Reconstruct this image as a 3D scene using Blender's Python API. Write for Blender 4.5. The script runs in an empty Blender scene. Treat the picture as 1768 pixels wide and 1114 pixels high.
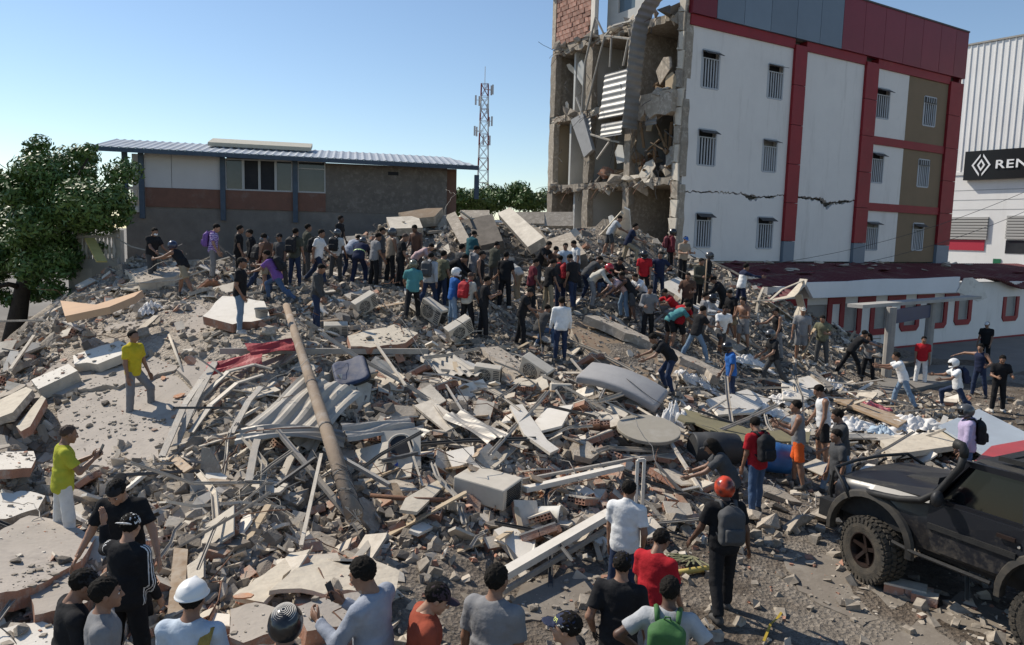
import bpy, bmesh, math, random
import numpy as np
from mathutils import Vector, Matrix, Euler
R = math.radians
random.seed(7); RNG = np.random.default_rng(7)
scene = bpy.context.scene
COL = scene.collection

# ------------------------------------------------------------------ camera
FPX, CX, CY = 1300.0, 884.0, 557.0
PITCH, ROLL, CAMH = R(6.6), 0.025, 4.8
FW = Vector((0, math.cos(PITCH), -math.sin(PITCH)))
R0 = Vector((1, 0, 0)); U0 = Vector((0, math.sin(PITCH), math.cos(PITCH)))
RT = R0 * math.cos(ROLL) + U0 * math.sin(ROLL)
UP = U0 * math.cos(ROLL) - R0 * math.sin(ROLL)
CAM = Vector((0, 0, CAMH))
cam = bpy.data.objects.new('camera', bpy.data.cameras.new('camera'))
cam.data.sensor_width = 36.0
cam.data.lens = FPX / 1768 * 36.0
cam.data.clip_end = 5000
m3 = Matrix((RT, UP, -FW)).transposed()
cam.matrix_world = Matrix.Translation(CAM) @ m3.to_4x4()
COL.objects.link(cam); scene.camera = cam

# ------------------------------------------------------------------ sky, sun, exposure
SUN_AZ = math.atan2(-0.87, 0.49)          # direction to the sun: left and behind the heap (x, y)
SUN_EL = R(44)
w = bpy.data.worlds.new('World'); scene.world = w; w.use_nodes = True
nt = w.node_tree; bg = nt.nodes['Background']
sky = nt.nodes.new('ShaderNodeTexSky'); sky.sky_type = 'NISHITA'; sky.sun_disc = False
sky.sun_elevation = SUN_EL; sky.sun_rotation = SUN_AZ
sky.air_density = 1.0; sky.dust_density = 0.05; sky.ozone_density = 2.0
nt.links.new(sky.outputs[0], bg.inputs[0]); bg.inputs[1].default_value = 0.115
sl = bpy.data.lights.new('sun', 'SUN'); sl.energy = 4.6; sl.angle = R(0.5); sl.color = (1.0, 0.92, 0.80)
so = bpy.data.objects.new('sun', sl); COL.objects.link(so)
sd = Vector((math.sin(SUN_AZ) * math.cos(SUN_EL), math.cos(SUN_AZ) * math.cos(SUN_EL), math.sin(SUN_EL)))
so.rotation_euler = sd.to_track_quat('Z', 'Y').to_euler(); so.location = sd * 60
scene.view_settings.view_transform = 'Standard'; scene.view_settings.look = 'None'
scene.view_settings.exposure = 0.18; scene.view_settings.gamma = 1.0

# ------------------------------------------------------------------ helpers
def at(px, py, d):
    return CAM + (FW + RT * ((px - CX) / FPX) + UP * ((CY - py) / FPX)) * d
def ray(px, py):
    return FW + RT * ((px - CX) / FPX) + UP * ((CY - py) / FPX)
def tag(o, label=None, cat=None, group=None, kind=None):
    if label: o['label'] = label
    if cat: o['category'] = cat
    if group: o['group'] = group
    if kind: o['kind'] = kind
    return o
def mesh(name, verts, faces, mats=None, smooth=False, fm=None):
    me = bpy.data.meshes.new(name)
    if isinstance(verts, np.ndarray): verts = verts.tolist()
    if isinstance(faces, np.ndarray): faces = faces.tolist()
    me.from_pydata(verts, [], faces)
    if mats is not None:
        for m in (mats if isinstance(mats, (list, tuple)) else [mats]): me.materials.append(m)
    if fm is not None: me.polygons.foreach_set('material_index', np.asarray(fm, dtype=np.int32))
    if smooth: me.polygons.foreach_set('use_smooth', np.ones(len(me.polygons), dtype=bool))
    me.update()
    return me
def ob(name, me, parent=None, loc=None, rot=None, mw=None, scale=None):
    o = bpy.data.objects.new(name, me); COL.objects.link(o)
    if parent is not None: o.parent = parent
    if mw is not None: o.matrix_local = mw
    else:
        if loc is not None: o.location = loc
        if rot is not None: o.rotation_euler = rot
        if scale is not None: o.scale = scale
    return o
def empty(name, loc=(0, 0, 0), rz=0, mw=None):
    o = bpy.data.objects.new(name, None); COL.objects.link(o)
    if mw is not None: o.matrix_local = mw
    else: o.location = loc; o.rotation_euler = (0, 0, rz)
    o.empty_display_size = 0.2
    return o

class MB:
    """collects simple solids into one mesh"""
    def __init__(s): s.v = []; s.f = []; s.m = []
    def add(s, verts, faces, mi=0):
        b = len(s.v); s.v += [tuple(v) for v in verts]; s.f += [tuple(b + i for i in f) for f in faces]; s.m += [mi] * len(faces); return s
    def box(s, c, h, rot=None, mi=0):
        c = Vector(c); P = []
        for sx in (-1, 1):
            for sy in (-1, 1):
                for sz in (-1, 1):
                    q = Vector((sx * h[0], sy * h[1], sz * h[2]))
                    if rot is not None: q = rot @ q
                    P.append(c + q)
        return s.add(P, [(0, 1, 3, 2), (4, 6, 7, 5), (0, 4, 5, 1), (2, 3, 7, 6), (0, 2, 6, 4), (1, 5, 7, 3)], mi)
    def bar(s, a, b, wdt, hgt, up=(0, 0, 1), mi=0):
        a = Vector(a); b = Vector(b); d = (b - a); L = d.length; d.normalize(); up = Vector(up)
        x = d.cross(up)
        if x.length < 1e-4: x = d.cross(Vector((1, 0, 0)))
        x.normalize(); z = x.cross(d)
        rot = Matrix((d, x, z)).transposed()
        return s.box((a + b) / 2, (L / 2, wdt / 2, hgt / 2), rot, mi)
    def tube(s, pts, rad, n=6, cap=True, mi=0):
        pts = [Vector(p) for p in pts]
        if not isinstance(rad, (list, tuple)): rad = [rad] * len(pts)
        V = []; F = []; prev = None
        for i, p in enumerate(pts):
            t = (pts[min(i + 1, len(pts) - 1)] - pts[max(i - 1, 0)]).normalized()
            if prev is None:
                u = t.orthogonal().normalized()
            else:
                u = prev - t * prev.dot(t); u.normalize()
            prev = u; vv = t.cross(u)
            for k in range(n):
                a = 2 * math.pi * k / n
                V.append(p + (u * math.cos(a) + vv * math.sin(a)) * rad[i])
        for i in range(len(pts) - 1):
            for k in range(n):
                F.append((i * n + k, i * n + (k + 1) % n, (i + 1) * n + (k + 1) % n, (i + 1) * n + k))
        if cap:
            F.append(tuple(reversed(range(n)))); F.append(tuple(range((len(pts) - 1) * n, len(pts) * n)))
        return s.add(V, F, mi)
    def prism(s, poly, o, u, v, nrm, t, mi=0, mi_side=None):
        """poly of (a,b) in plane o+a*u+b*v, extruded from the plane backwards by t along -nrm"""
        o = Vector(o); u = Vector(u); v = Vector(v); nrm = Vector(nrm); n = len(poly)
        V = [o + u * a + v * b for a, b in poly] + [o + u * a + v * b - nrm * t for a, b in poly]
        F = [(i, (i + 1) % n, n + (i + 1) % n, n + i) for i in range(n)]
        area = sum(poly[i][0] * poly[(i + 1) % n][1] - poly[(i + 1) % n][0] * poly[i][1] for i in range(n))
        flip = (u.cross(v)).dot(nrm) * area < 0
        top = tuple(range(n)); bot = tuple(range(2 * n - 1, n - 1, -1))
        if flip: top = top[::-1]; bot = bot[::-1]
        else: F = [f[::-1] for f in F]
        b = len(s.v)
        s.add(V, [top, bot], mi); s.f += [tuple(b + i for i in f) for f in F]; s.m += [mi if mi_side is None else mi_side] * len(F)
        return s
    def mesh(s, name, mats, smooth=False): return mesh(name, s.v, s.f, mats, smooth, s.m)
    def build(s, name, mats, parent=None, smooth=False, **k): return ob(name, s.mesh(name, mats, smooth), parent, **k)

# ------------------------------------------------------------------ materials
_mc = {}
def mat(name, c1, c2=None, scale=3.0, rough=0.85, bump=0.0, bscale=40.0, orand=0.0, metal=0.0, spec=0.3,
        world=False, c3=None, s3=0.8, f3=(0.5, 0.62), detail=6, bdist=0.02, coat=0.0, dust=0.0, stretch=None):
    if name in _mc: return _mc[name]
    m = bpy.data.materials.new(name); m.use_nodes = True; n = m.node_tree.nodes; L = m.node_tree.links
    b = n['Principled BSDF']; b.inputs['Roughness'].default_value = rough; b.inputs['Metallic'].default_value = metal
    b.inputs['Specular IOR Level'].default_value = spec
    if coat: b.inputs['Coat Weight'].default_value = coat; b.inputs['Coat Roughness'].default_value = 0.08
    c1 = tuple(c1) + (1,)
    co = n.new('ShaderNodeNewGeometry').outputs['Position'] if world else n.new('ShaderNodeTexCoord').outputs['Object']
    col = None
    if c2 is not None:
        c2 = tuple(c2) + (1,)
        nz = n.new('ShaderNodeTexNoise'); nz.inputs['Scale'].default_value = scale; nz.inputs['Detail'].default_value = detail; nz.inputs['Roughness'].default_value = 0.65
        L.new(co, nz.inputs['Vector'])
        rp = n.new('ShaderNodeMapRange'); rp.inputs[1].default_value = 0.32; rp.inputs[2].default_value = 0.68
        L.new(nz.outputs[0], rp.inputs[0])
        mx = n.new('ShaderNodeMix'); mx.data_type = 'RGBA'; mx.inputs[6].default_value = c1; mx.inputs[7].default_value = c2
        L.new(rp.outputs[0], mx.inputs[0]); col = mx.outputs[2]
    if c3 is not None:
        nz3 = n.new('ShaderNodeTexNoise'); nz3.inputs['Scale'].default_value = s3; nz3.inputs['Detail'].default_value = 8; nz3.inputs['Roughness'].default_value = 0.7
        if stretch:
            mp = n.new('ShaderNodeMapping'); mp.inputs['Scale'].default_value = stretch; L.new(co, mp.inputs[0]); L.new(mp.outputs[0], nz3.inputs['Vector'])
        else: L.new(co, nz3.inputs['Vector'])
        r3 = n.new('ShaderNodeMapRange'); r3.inputs[1].default_value = f3[0]; r3.inputs[2].default_value = f3[1]; L.new(nz3.outputs[0], r3.inputs[0])
        m3_ = n.new('ShaderNodeMix'); m3_.data_type = 'RGBA'; m3_.inputs[7].default_value = tuple(c3) + (1,)
        if col is None: m3_.inputs[6].default_value = c1
        else: L.new(col, m3_.inputs[6])
        L.new(r3.outputs[0], m3_.inputs[0]); col = m3_.outputs[2]
    if orand:
        oi = n.new('ShaderNodeObjectInfo'); mr = n.new('ShaderNodeMapRange'); mr.inputs[3].default_value = 1 - orand; mr.inputs[4].default_value = 1 + orand
        L.new(oi.outputs['Random'], mr.inputs[0])
        hs = n.new('ShaderNodeHueSaturation')
        L.new(mr.outputs[0], hs.inputs['Value'])
        if col is None: hs.inputs['Color'].default_value = c1
        else: L.new(col, hs.inputs['Color'])
        col = hs.outputs[0]
    if dust:      # settled concrete dust on faces that look up
        ge = n.new('ShaderNodeNewGeometry'); sx_ = n.new('ShaderNodeSeparateXYZ'); L.new(ge.outputs['Normal'], sx_.inputs[0])
        up_ = n.new('ShaderNodeMapRange'); up_.inputs[1].default_value = .35; up_.inputs[2].default_value = .95; L.new(sx_.outputs[2], up_.inputs[0])
        nd = n.new('ShaderNodeTexNoise'); nd.inputs['Scale'].default_value = 7; nd.inputs['Detail'].default_value = 6; L.new(ge.outputs['Position'], nd.inputs['Vector'])
        md = n.new('ShaderNodeMapRange'); md.inputs[1].default_value = .35; md.inputs[2].default_value = .62; md.inputs[4].default_value = dust; L.new(nd.outputs[0], md.inputs[0])
        mu = n.new('ShaderNodeMath'); mu.operation = 'MULTIPLY'; L.new(up_.outputs[0], mu.inputs[0]); L.new(md.outputs[0], mu.inputs[1])
        xd = n.new('ShaderNodeMix'); xd.data_type = 'RGBA'; xd.inputs[7].default_value = (.42, .365, .295, 1)
        if col is None: xd.inputs[6].default_value = c1
        else: L.new(col, xd.inputs[6])
        L.new(mu.outputs[0], xd.inputs[0]); col = xd.outputs[2]
    if col is None: b.inputs['Base Color'].default_value = c1
    else: L.new(col, b.inputs['Base Color'])
    if bump:
        nb = n.new('ShaderNodeTexNoise'); nb.inputs['Scale'].default_value = bscale; nb.inputs['Detail'].default_value = 5; L.new(co, nb.inputs['Vector'])
        bp = n.new('ShaderNodeBump'); bp.inputs['Strength'].default_value = bump; bp.inputs['Distance'].default_value = bdist
        L.new(nb.outputs[0], bp.inputs['Height']); L.new(bp.outputs[0], b.inputs['Normal'])
    _mc[name] = m
    return m

M_conc = mat('concrete', (.36, .31, .25), (.25, .215, .175), 2.5, .92, .6, 25, .22, c3=(.45, .395, .325), s3=6, dust=.5)
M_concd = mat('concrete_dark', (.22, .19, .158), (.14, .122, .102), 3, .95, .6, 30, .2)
M_dust = mat('dusty_slab', (.43, .38, .325), (.35, .31, .265), 0.9, .93, .5, 18, .08, c3=(.30, .265, .23), s3=2.2, f3=(.52, .7), bdist=.015)
M_plast = mat('plaster', (.60, .54, .45), (.48, .43, .355), 3, .9, .3, 30, .16, c3=(.36, .315, .26), s3=4, f3=(.54, .72), dust=.4)
M_white = mat('white_board', (.73, .68, .60), (.62, .57, .49), 2, .8, .15, 30, .08, c3=(.44, .39, .32), s3=3, f3=(.56, .74))
M_tile = mat('tile_shard', (.47, .41, .335), (.36, .315, .255), 3, .85, .2, 40, .28)
M_brick = mat('clay', (.40, .205, .135), (.33, .18, .125), 6, .92, .5, 40, .22, c3=(.42, .36, .31), s3=5, f3=(.5, .68), dust=.75)
M_orange = mat('clay_orange', (.52, .24, .12), (.42, .2, .11), 6, .9, .4, 40, .25, c3=(.42, .36, .3), s3=5, f3=(.55, .75), dust=.6)
M_hole = mat('clay_hole_shade', (.16, .10, .075), (.2, .13, .1), 8, .95)  # clay darkened to stand in for shade inside the brick cells
M_metal = mat('galvanised', (.42, .395, .355), (.30, .28, .25), 5, .6, .2, 30, .2, metal=.12, spec=.3, c3=(.40, .36, .31), s3=3, f3=(.55, .7), dust=.6)
M_rust = mat('rusty_steel', (.21, .11, .07), (.13, .075, .05), 9, .85, .4, 50, .2, metal=.2)
M_wood = mat('wood', (.38, .27, .17), (.27, .185, .115), 5, .8, .3, 30, .25, dust=.6)
M_black = mat('black_plastic', (.02, .02, .021), (.03, .03, .031), 8, .5)
M_gdark = mat('dark_grey', (.06, .06, .062), (.085, .083, .08), 8, .6, orand=.2)
# ------------------------------------------------------------------ who stands where: feet pixel, distance, facing (0 away, 90 right, 180 to us, 270 left), pose, clothes
KC = dict(blk=(.016, .016, .018), wht=(.74, .74, .73), gry=(.23, .23, .235), lgr=(.42, .43, .44), dgr=(.075, .077, .08), nav=(.02, .028, .065),
          jean=(.075, .12, .21), ljean=(.19, .27, .37), djean=(.025, .04, .085), kha=(.30, .25, .175), red=(.42, .022, .03), rust=(.36, .085, .05),
          yel=(.58, .47, .035), lime=(.50, .51, .06), teal=(.09, .26, .27), blue=(.035, .13, .40), lbl=(.34, .37, .43), sky=(.47, .54, .62), tan=(.36, .29, .22),
          pur=(.20, .10, .34), lav=(.50, .42, .60), org=(.75, .13, .03), pink=(.58, .42, .42), olv=(.15, .15, .10), mar=(.14, .03, .04), brn=(.12, .07, .05),
          camo=(.07, .072, .055), dteal=(.03, .10, .12), cream=(.60, .57, .50), grn=(.06, .16, .05), white2=(.62, .62, .60))
# px, py, d, yaw, pose, top, colour, bottom, colour, skin, headgear, colour, bag colour, label, height
PEOPLE = [
 (1012, 522, 24.6, 80, 'bend2', 'tee', 'dgr', 'jeans', 'djean', 2, 'hair', 0, 0, 'man in charcoal tee and jeans stooping behind the red helmet', 1.72),
 (1064, 520, 25.4, 150, 'crouch2', 'tee', 'blk', 'pants', 'dgr', 2, 'cap', 'blk', 0, 'man in black tee and cap squatting behind the pink tee', 1.72),
 (1092, 566, 23.4, 300, 'lean', 'tank', 'blk', 'shorts', 'dgr', 3, 'hair', 0, 0, 'man in black tank top and shorts leaning beside the grey long sleeves', 1.70),
 (1184, 562, 24.6, 200, 'carry', 'tee', 'brn', 'pants', 'blk', 2, 'hair', 0, 0, 'man in brown tee below the white strip slab', 1.72),
 (1208, 596, 23.2, 100, 'stand', 'tee', 'gry', 'pants', 'dgr', 2, 'hair', 0, 0, 'man in mid grey tee behind the pale jeans', 1.70),
 (1262, 592, 24.2, 250, 'look', 'tee', 'blk', 'shorts', 'kha', 2, 'hair', 0, 0, 'man in black tee and khaki shorts beside the white tee', 1.70),
 (644, 500, 23.2, 60, 'look', 'tee', 'gry', 'pants', 'blk', 2, 'hair', 0, 0, 'man in grey tee beside the uniformed rescuer', 1.72),
 (655, 482, 25.0, 90, 'stand', 'jacket', 'dgr', 'pants', 'dgr', 2, 'cap', 'blk', 0, 'man in charcoal jacket behind the tan vest', 1.72),
 (760, 538, 22.2, 45, 'stand', 'tee', 'olv', 'jeans', 'djean', 2, 'hair', 0, 0, 'man in olive tee and dark jeans beside the pale grey jacket', 1.72),
 (915, 548, 23.0, 80, 'look', 'tee', 'mar', 'pants', 'blk', 2, 'hair', 0, 0, 'man in maroon tee behind the digging man', 1.70),
 (926, 506, 25.2, 120, 'lean', 'tee', 'blk', 'pants', 'dgr', 2, 'hair', 0, 0, 'man in black tee leaning below the crumbled slab', 1.72),
 (366, 476, 23.0, 80, 'look', 'tee', 'pur', 'pants', 'gry', 1, 'hair', 0, 'pur', 'man in purple zigzag shirt wearing a purple backpack', 1.72),
 (411, 486, 23.5, 75, 'stand', 'tee', 'blk', 'pants', 'blk', 2, 'hair', 0, 0, 'bareheaded man in plain black tee behind the capped man in light jeans', 1.75),
 (413, 574, 16.9, 85, 'pocket', 'polo', 'blk', 'jeans', 'ljean', 2, 'cap', 'blk', 0, 'man in black polo, black cap and light skinny jeans on white slab', 1.73),
 (437, 492, 22.6, 250, 'stand', 'jacket', 'blk', 'pants', 'dgr', 2, 'cap', 'blk', 0, 'man in black jacket and cap turned towards the tree', 1.70),
 (447, 508, 21.6, 40, 'walk', 'tee', 'mar', 'jeans', 'djean', 2, 'moto', 'dgr', 'blk', 'person in maroon tee with black backpack and dark helmet', 1.70),
 (463, 508, 21.6, 300, 'look', 'tank', 'brn', 'shorts', 'kha', 2, 'hair', 0, 0, 'man in brown tank top and khaki shorts', 1.76),
 (488, 516, 20.6, 275, 'lunge', 'tee', 'pur', 'jeans', 'jean', 2, 'hair', 0, 'blk', 'man in plum tee lunging with arms stretched out', 1.72),
 (487, 500, 23.2, 200, 'stand', 'tee', 'dgr', 'pants', 'dgr', 2, 'cap', 'blk', 0, 'man in charcoal tee and black cap in the middle of the crowd', 1.70),
 (509, 502, 22.0, 20, 'stand', 'tee', 'camo', 'jeans', 'djean', 2, 'hair', 0, 'blk', 'man with a big black backpack and dark jeans, back turned', 1.72),
 (528, 478, 24.8, 60, 'stand', 'jacket', 'camo', 'pants', 'dgr', 2, 'hair', 0, 0, 'tall man in camouflage jacket above the crowd', 1.78),
 (544, 497, 22.9, 95, 'walk', 'polo', 'wht', 'pants', 'djean', 2, 'hair', 0, 'blk', 'man in white polo and dark trousers with a black backpack', 1.74),
 (579, 487, 24.0, 10, 'look', 'tee', 'white2', 'pants', 'dgr', 2, 'moto', 'dgr', 'blk', 'helmeted man in white tee with black backpack, back turned', 1.66),
 (586, 466, 26.2, 100, 'stand', 'tee', 'blk', 'pants', 'dgr', 3, 'hair', 0, 0, 'lone man in black shirt standing highest above the crowd', 1.74),
 (619, 486, 23.6, 5, 'bend2', 'jacket', 'nav', 'pants', 'nav', 2, 'moto', 'dgr', 0, 'rescuer in navy uniform with green reflective band bending down', 1.74),
 (602, 478, 24.6, 30, 'bend2', 'tee', 'lbl', 'jeans', 'djean', 2, 'cap', 'nav', 0, 'man in light blue tee and navy cap beside the uniformed rescuer', 1.68),
 (672, 498, 23.4, 50, 'stand', 'tank', 'tan', 'pants', 'blk', 2, 'moto', 'dgr', 0, 'man in tan vest, black trousers and dark helmet', 1.78),
 (690, 497, 23.0, 80, 'look', 'tee', 'blk', 'pants', 'blk', 2, 'bald', 0, 0, 'bald man all in black looking down beside the tan vest', 1.74),
 (719, 474, 25.6, 200, 'look', 'tank', 'brn', 'pants', 'dgr', 3, 'hair', 0, 0, 'man in dark brown tank top facing out of the heap', 1.74),
 (715, 492, 24.2, 90, 'bend', 'tee', 'pink', 'pants', 'blk', 1, 'hair', 0, 0, 'person in faded pink top stooping over the heap', 1.66),
 (711, 562, 20.6, 355, 'stride', 'polo', 'teal', 'pants', 'blk', 2, 'moto', 'olv', 0, 'man in teal polo, olive helmet and black trousers', 1.72),
 (738, 522, 21.8, 25, 'walk', 'jacket', 'lgr', 'jeans', 'djean', 2, 'cap', 'blk', 'dgr', 'man in pale grey jacket with a charcoal backpack and jeans', 1.74),
 (768, 512, 22.6, 100, 'bend', 'jacket', 'blk', 'pants', 'blk', 2, 'hair', 0, 0, 'man in black jacket bent double', 1.72),
 (546, 592, 18.7, 90, 'look', 'long', 'dgr', 'jeans', 'djean', 2, 'hair', 0, 0, 'man in charcoal long sleeve shirt and jeans beside the fallen pole', 1.70),
 (781, 573, 20.8, 75, 'reach1', 'tee', 'blue', 'jeans', 'ljean', 2, 'moto', 'wht', 0, 'man in blue tee and white helmet', 1.70),
 (806, 575, 20.6, 40, 'look', 'tee', 'cream', 'pants', 'blk', 2, 'bald', 0, 'red', 'man in cream tee with a red backpack', 1.72),
 (833, 584, 20.4, 80, 'phone', 'tee', 'blk', 'pants', 'blk', 2, 'hair', 0, 0, 'man in black tee with both hands raised beside the red backpack', 1.70),
 (793, 520, 23.2, 50, 'stand', 'tee', 'dgr', 'pants', 'dgr', 2, 'hair', 0, 0, 'man in grey tee behind the white helmet', 1.72),
 (813, 518, 23.3, 70, 'look', 'hoodie', 'gry', 'pants', 'dgr', 2, 'hair', 0, 0, 'person in a grey hoodie', 1.70),
 (826, 536, 22.6, 100, 'stand', 'tank', 'blk', 'pants', 'dgr', 2, 'cap', 'blk', 0, 'man in black tank top and black cap behind the red backpack', 1.70),
 (811, 486, 25.8, 40, 'look', 'jacket', 'dteal', 'pants', 'dgr', 2, 'cap', 'blk', 0, 'man in dark teal jacket and black cap near the leaning slabs', 1.72),
 (850, 498, 24.8, 60, 'look', 'jacket', 'camo', 'pants', 'dgr', 2, 'cap', 'dgr', 0, 'man in camouflage jacket and grey cap near the leaning slabs', 1.74),
 (870, 535, 23.0, 20, 'stand', 'tee', 'blk', 'pants', 'blk', 2, 'cap', 'blk', 0, 'man in black tee, cap and trousers with his back turned', 1.76),
 (894, 528, 23.8, 300, 'bend', 'tee', 'cream', 'pants', 'kha', 2, 'cap', 'tan', 0, 'man in cream tee and tan cap bent over', 1.70),
 (897, 590, 20.6, 100, 'shovel', 'tee', 'blk', 'pants', 'blk', 2, 'cap', 'blk', 0, 'man in black tee and cap digging with a shovel', 1.70),
 (973, 504, 25.6, 170, 'reach1', 'polo', 'sky', 'pants', 'dgr', 2, 'hair', 0, 0, 'man in pale blue shirt facing out of the heap', 1.76),
 (953, 506, 25.0, 40, 'look', 'tank', 'brn', 'pants', 'dgr', 2, 'cap', 'dteal', 0, 'man in brown tank top and teal cap', 1.68),
 (995, 500, 26.0, 250, 'look', 'tee', 'wht', 'pants', 'dgr', 2, 'hair', 0, 0, 'man in white tee beside the pale blue shirt', 1.68),
 (944, 545, 23.2, 60, 'look', 'tee', 'blk', 'pants', 'kha', 2, 'hair', 0, 0, 'man in black tee and khaki trousers', 1.74),
 (967, 536, 23.8, 330, 'stand', 'tee', 'dgr', 'pants', 'nav', 2, 'hair', 0, 'red', 'man in charcoal tee with a crimson backpack among black shirts', 1.74),
 (990, 543, 23.6, 310, 'look', 'tee', 'blk', 'jeans', 'djean', 2, 'hair', 0, 0, 'tall man in black tee and dark jeans looking down', 1.80),
 (1034, 494, 25.6, 270, 'crouch', 'none', 0, 'shorts', 'dgr', 2, 'hair', 0, 0, 'shirtless man crouching and reaching', 1.74),
 (1047, 512, 25.0, 200, 'crouch', 'tee', 'nav', 'jeans', 'jean', 2, 'hair', 0, 0, 'man in navy tee crouching', 1.74),
 (1021, 538, 23.6, 110, 'bend', 'long', 'cream', 'pants', 'gry', 2, 'moto', 'red', 0, 'man in cream shirt and red helmet bending to dig', 1.72),
 (1078, 543, 23.6, 260, 'bend', 'tee', 'pink', 'jeans', 'ljean', 2, 'hair', 0, 0, 'man in pale pink tee bending to dig', 1.72),
 (1103, 530, 24.6, 240, 'crouch', 'tee', 'wht', 'pants', 'dgr', 2, 'hair', 0, 0, 'man in white tee crouching behind the pink tee', 1.70),
 (1110, 530, 25.2, 200, 'look', 'tee', 'red', 'pants', 'blk', 2, 'moto', 'blk', 0, 'man in red jersey and black helmet', 1.70),
 (1117, 580, 22.9, 175, 'carry', 'long', 'gry', 'pants', 'blk', 2, 'hair', 0, 0, 'man in grey long sleeve shirt and black trousers facing out', 1.70),
 (1136, 519, 25.6, 185, 'hips', 'polo', 'nav', 'jeans', 'djean', 2, 'hair', 0, 0, 'man in navy polo with hands on hips', 1.74),
 (1156, 556, 24.2, 260, 'crouch', 'tee', 'red', 'pants', 'gry', 2, 'cap', 'blk', 0, 'man in red jersey crouching behind the teal tee', 1.72),
 (1153, 604, 22.4, 80, 'bend', 'tee', 'teal', 'shorts', 'blk', 2, 'hair', 0, 0, 'man in grey teal tee and black shorts bending', 1.72),
 (1168, 607, 22.4, 40, 'lean', 'tee', 'red', 'shorts', 'blk', 2, 'hair', 0, 0, 'man in bright red tee and black shorts leaning forward', 1.72),
 (1048, 450, 28.6, 80, 'lean', 'tee', 'lgr', 'shorts', 'dgr', 2, 'hair', 0, 0, 'man in pale grey tee and dark shorts under the broken building', 1.72),
 (1083, 458, 28.0, 100, 'climb', 'tee', 'nav', 'pants', 'kha', 2, 'hair', 0, 0, 'man in navy tee and khaki trousers climbing the heap', 1.74),
 (1155, 486, 28.6, 100, 'stand', 'jacket', 'mar', 'pants', 'blk', 2, 'moto', 'blk', 'mar', 'man in dark helmet and maroon jacket at the white wall', 1.70),
 (1176, 488, 28.0, 150, 'carry', 'tee', 'tan', 'pants', 'blk', 1, 'cap', 'blue', 0, 'man in tan tee and blue cap standing on the white panel', 1.74),
 (966, 632, 20.0, 355, 'stand', 'long', 'wht', 'jeans', 'djean', 2, 'hair', 0, 0, 'man in white long sleeve shirt and jeans, back turned', 1.74),
 (939, 606, 21.2, 40, 'crouch2', 'tee', 'dgr', 'jeans', 'jean', 2, 'hair', 0, 0, 'person in jeans stooping beside the white shirt', 1.68),
 (1154, 694, 18.6, 275, 'bend2', 'tee', 'blk', 'jeans', 'djean', 2, 'hair', 0, 0, 'man in black tee and jeans bending over the mattress end', 1.74),
 (1202, 536, 25.4, 150, 'carry', 'jacket', 'camo', 'pants', 'blk', 2, 'hair', 0, 0, 'man in dark jacket holding a long stick', 1.72),
 (1216, 520, 26.4, 110, 'stand', 'hoodie', 'blk', 'pants', 'blk', 2, 'moto', 'dgr', 0, 'person in black hoodie and grey helmet below the white wall', 1.72),
 (1276, 532, 26.6, 85, 'reach', 'jacket', 'wht', 'pants', 'nav', 2, 'hair', 0, 0, 'man in white jacket reaching out by the red roof', 1.74),
 (1222, 580, 24.0, 130, 'crouch2', 'jacket', 'lgr', 'pants', 'gry', 2, 'moto', 'blk', 0, 'man in pale grey jacket and black helmet squatting', 1.74),
 (1197, 621, 21.8, 60, 'stride2', 'tee', 'blk', 'jeans', 'ljean', 2, 'hair', 0, 0, 'man in black tee and pale jeans in a wide stance', 1.76),
 (1250, 566, 25.2, 280, 'lean', 'jacket', 'blk', 'pants', 'blk', 2, 'cap', 'blk', 0, 'man in black jacket and cap stooping', 1.70),
 (1241, 622, 22.6, 170, 'climb', 'tee', 'wht', 'shorts', 'dgr', 3, 'hair', 0, 0, 'man in white tee and dark shorts stepping down the heap', 1.72),
 (1282, 606, 23.8, 230, 'carry', 'none', 0, 'shorts', 'gry', 2, 'hair', 0, 0, 'shirtless man in grey shorts', 1.72),
 (1260, 703, 19.6, 275, 'look', 'tee', 'blue', 'jeans', 'djean', 2, 'moto', 'blk', 0, 'man in royal blue tee, black helmet and jeans', 1.74),
 (1340, 628, 24.2, 250, 'reach1', 'tank', 'blk', 'pants', 'gry', 2, 'cap', 'blk', 0, 'man in black tank top and bucket hat', 1.74),
 (1380, 632, 24.6, 200, 'stand', 'tee', 'gry', 'shorts', 'gry', 2, 'cap', 'cream', 0, 'tall man in grey tee, grey shorts and pale cap', 1.86),
 (1417, 634, 24.8, 220, 'carry', 'tee', 'olv', 'pants', 'dgr', 2, 'hair', 0, 0, 'man in olive grey tee holding a wooden plank', 1.70),
 (1338, 674, 21.6, 260, 'stride', 'tee', 'blk', 'jeans', 'dgr', 2, 'moto', 'dgr', 0, 'man in black tee and dark helmet stepping over debris', 1.76),
 (1463, 655, 25.0, 90, 'lean2', 'tee', 'blk', 'pants', 'blk', 2, 'cap', 'blk', 0, 'man in black leaning over to pass a block', 1.74),
 (1497, 659, 25.2, 230, 'carry', 'tee', 'gry', 'pants', 'blk', 1, 'long', 0, 0, 'woman with long dark hair in grey top and black trousers', 1.68),
 (1560, 709, 21.8, 285, 'lean3', 'tee', 'wht', 'jeans', 'ljean', 2, 'hair', 0, 0, 'man in white tee and light jeans taking a block', 1.76),
 (1588, 662, 26.0, 200, 'stand', 'tee', 'red', 'pants', 'wht', 2, 'hair', 0, 0, 'man in red tee and white trousers at the shelter', 1.70),
 (1655, 708, 21.8, 290, 'lunge2', 'tee', 'wht', 'jeans', 'djean', 2, 'moto', 'wht', 'nav', 'man in white tee and white helmet with a navy backpack', 1.74),
 (1690, 682, 23.6, 240, 'armsout', 'tank', 'nav', 'jeans', 'djean', 2, 'hair', 0, 0, 'man in dark tank top with elbows out', 1.74),
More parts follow.
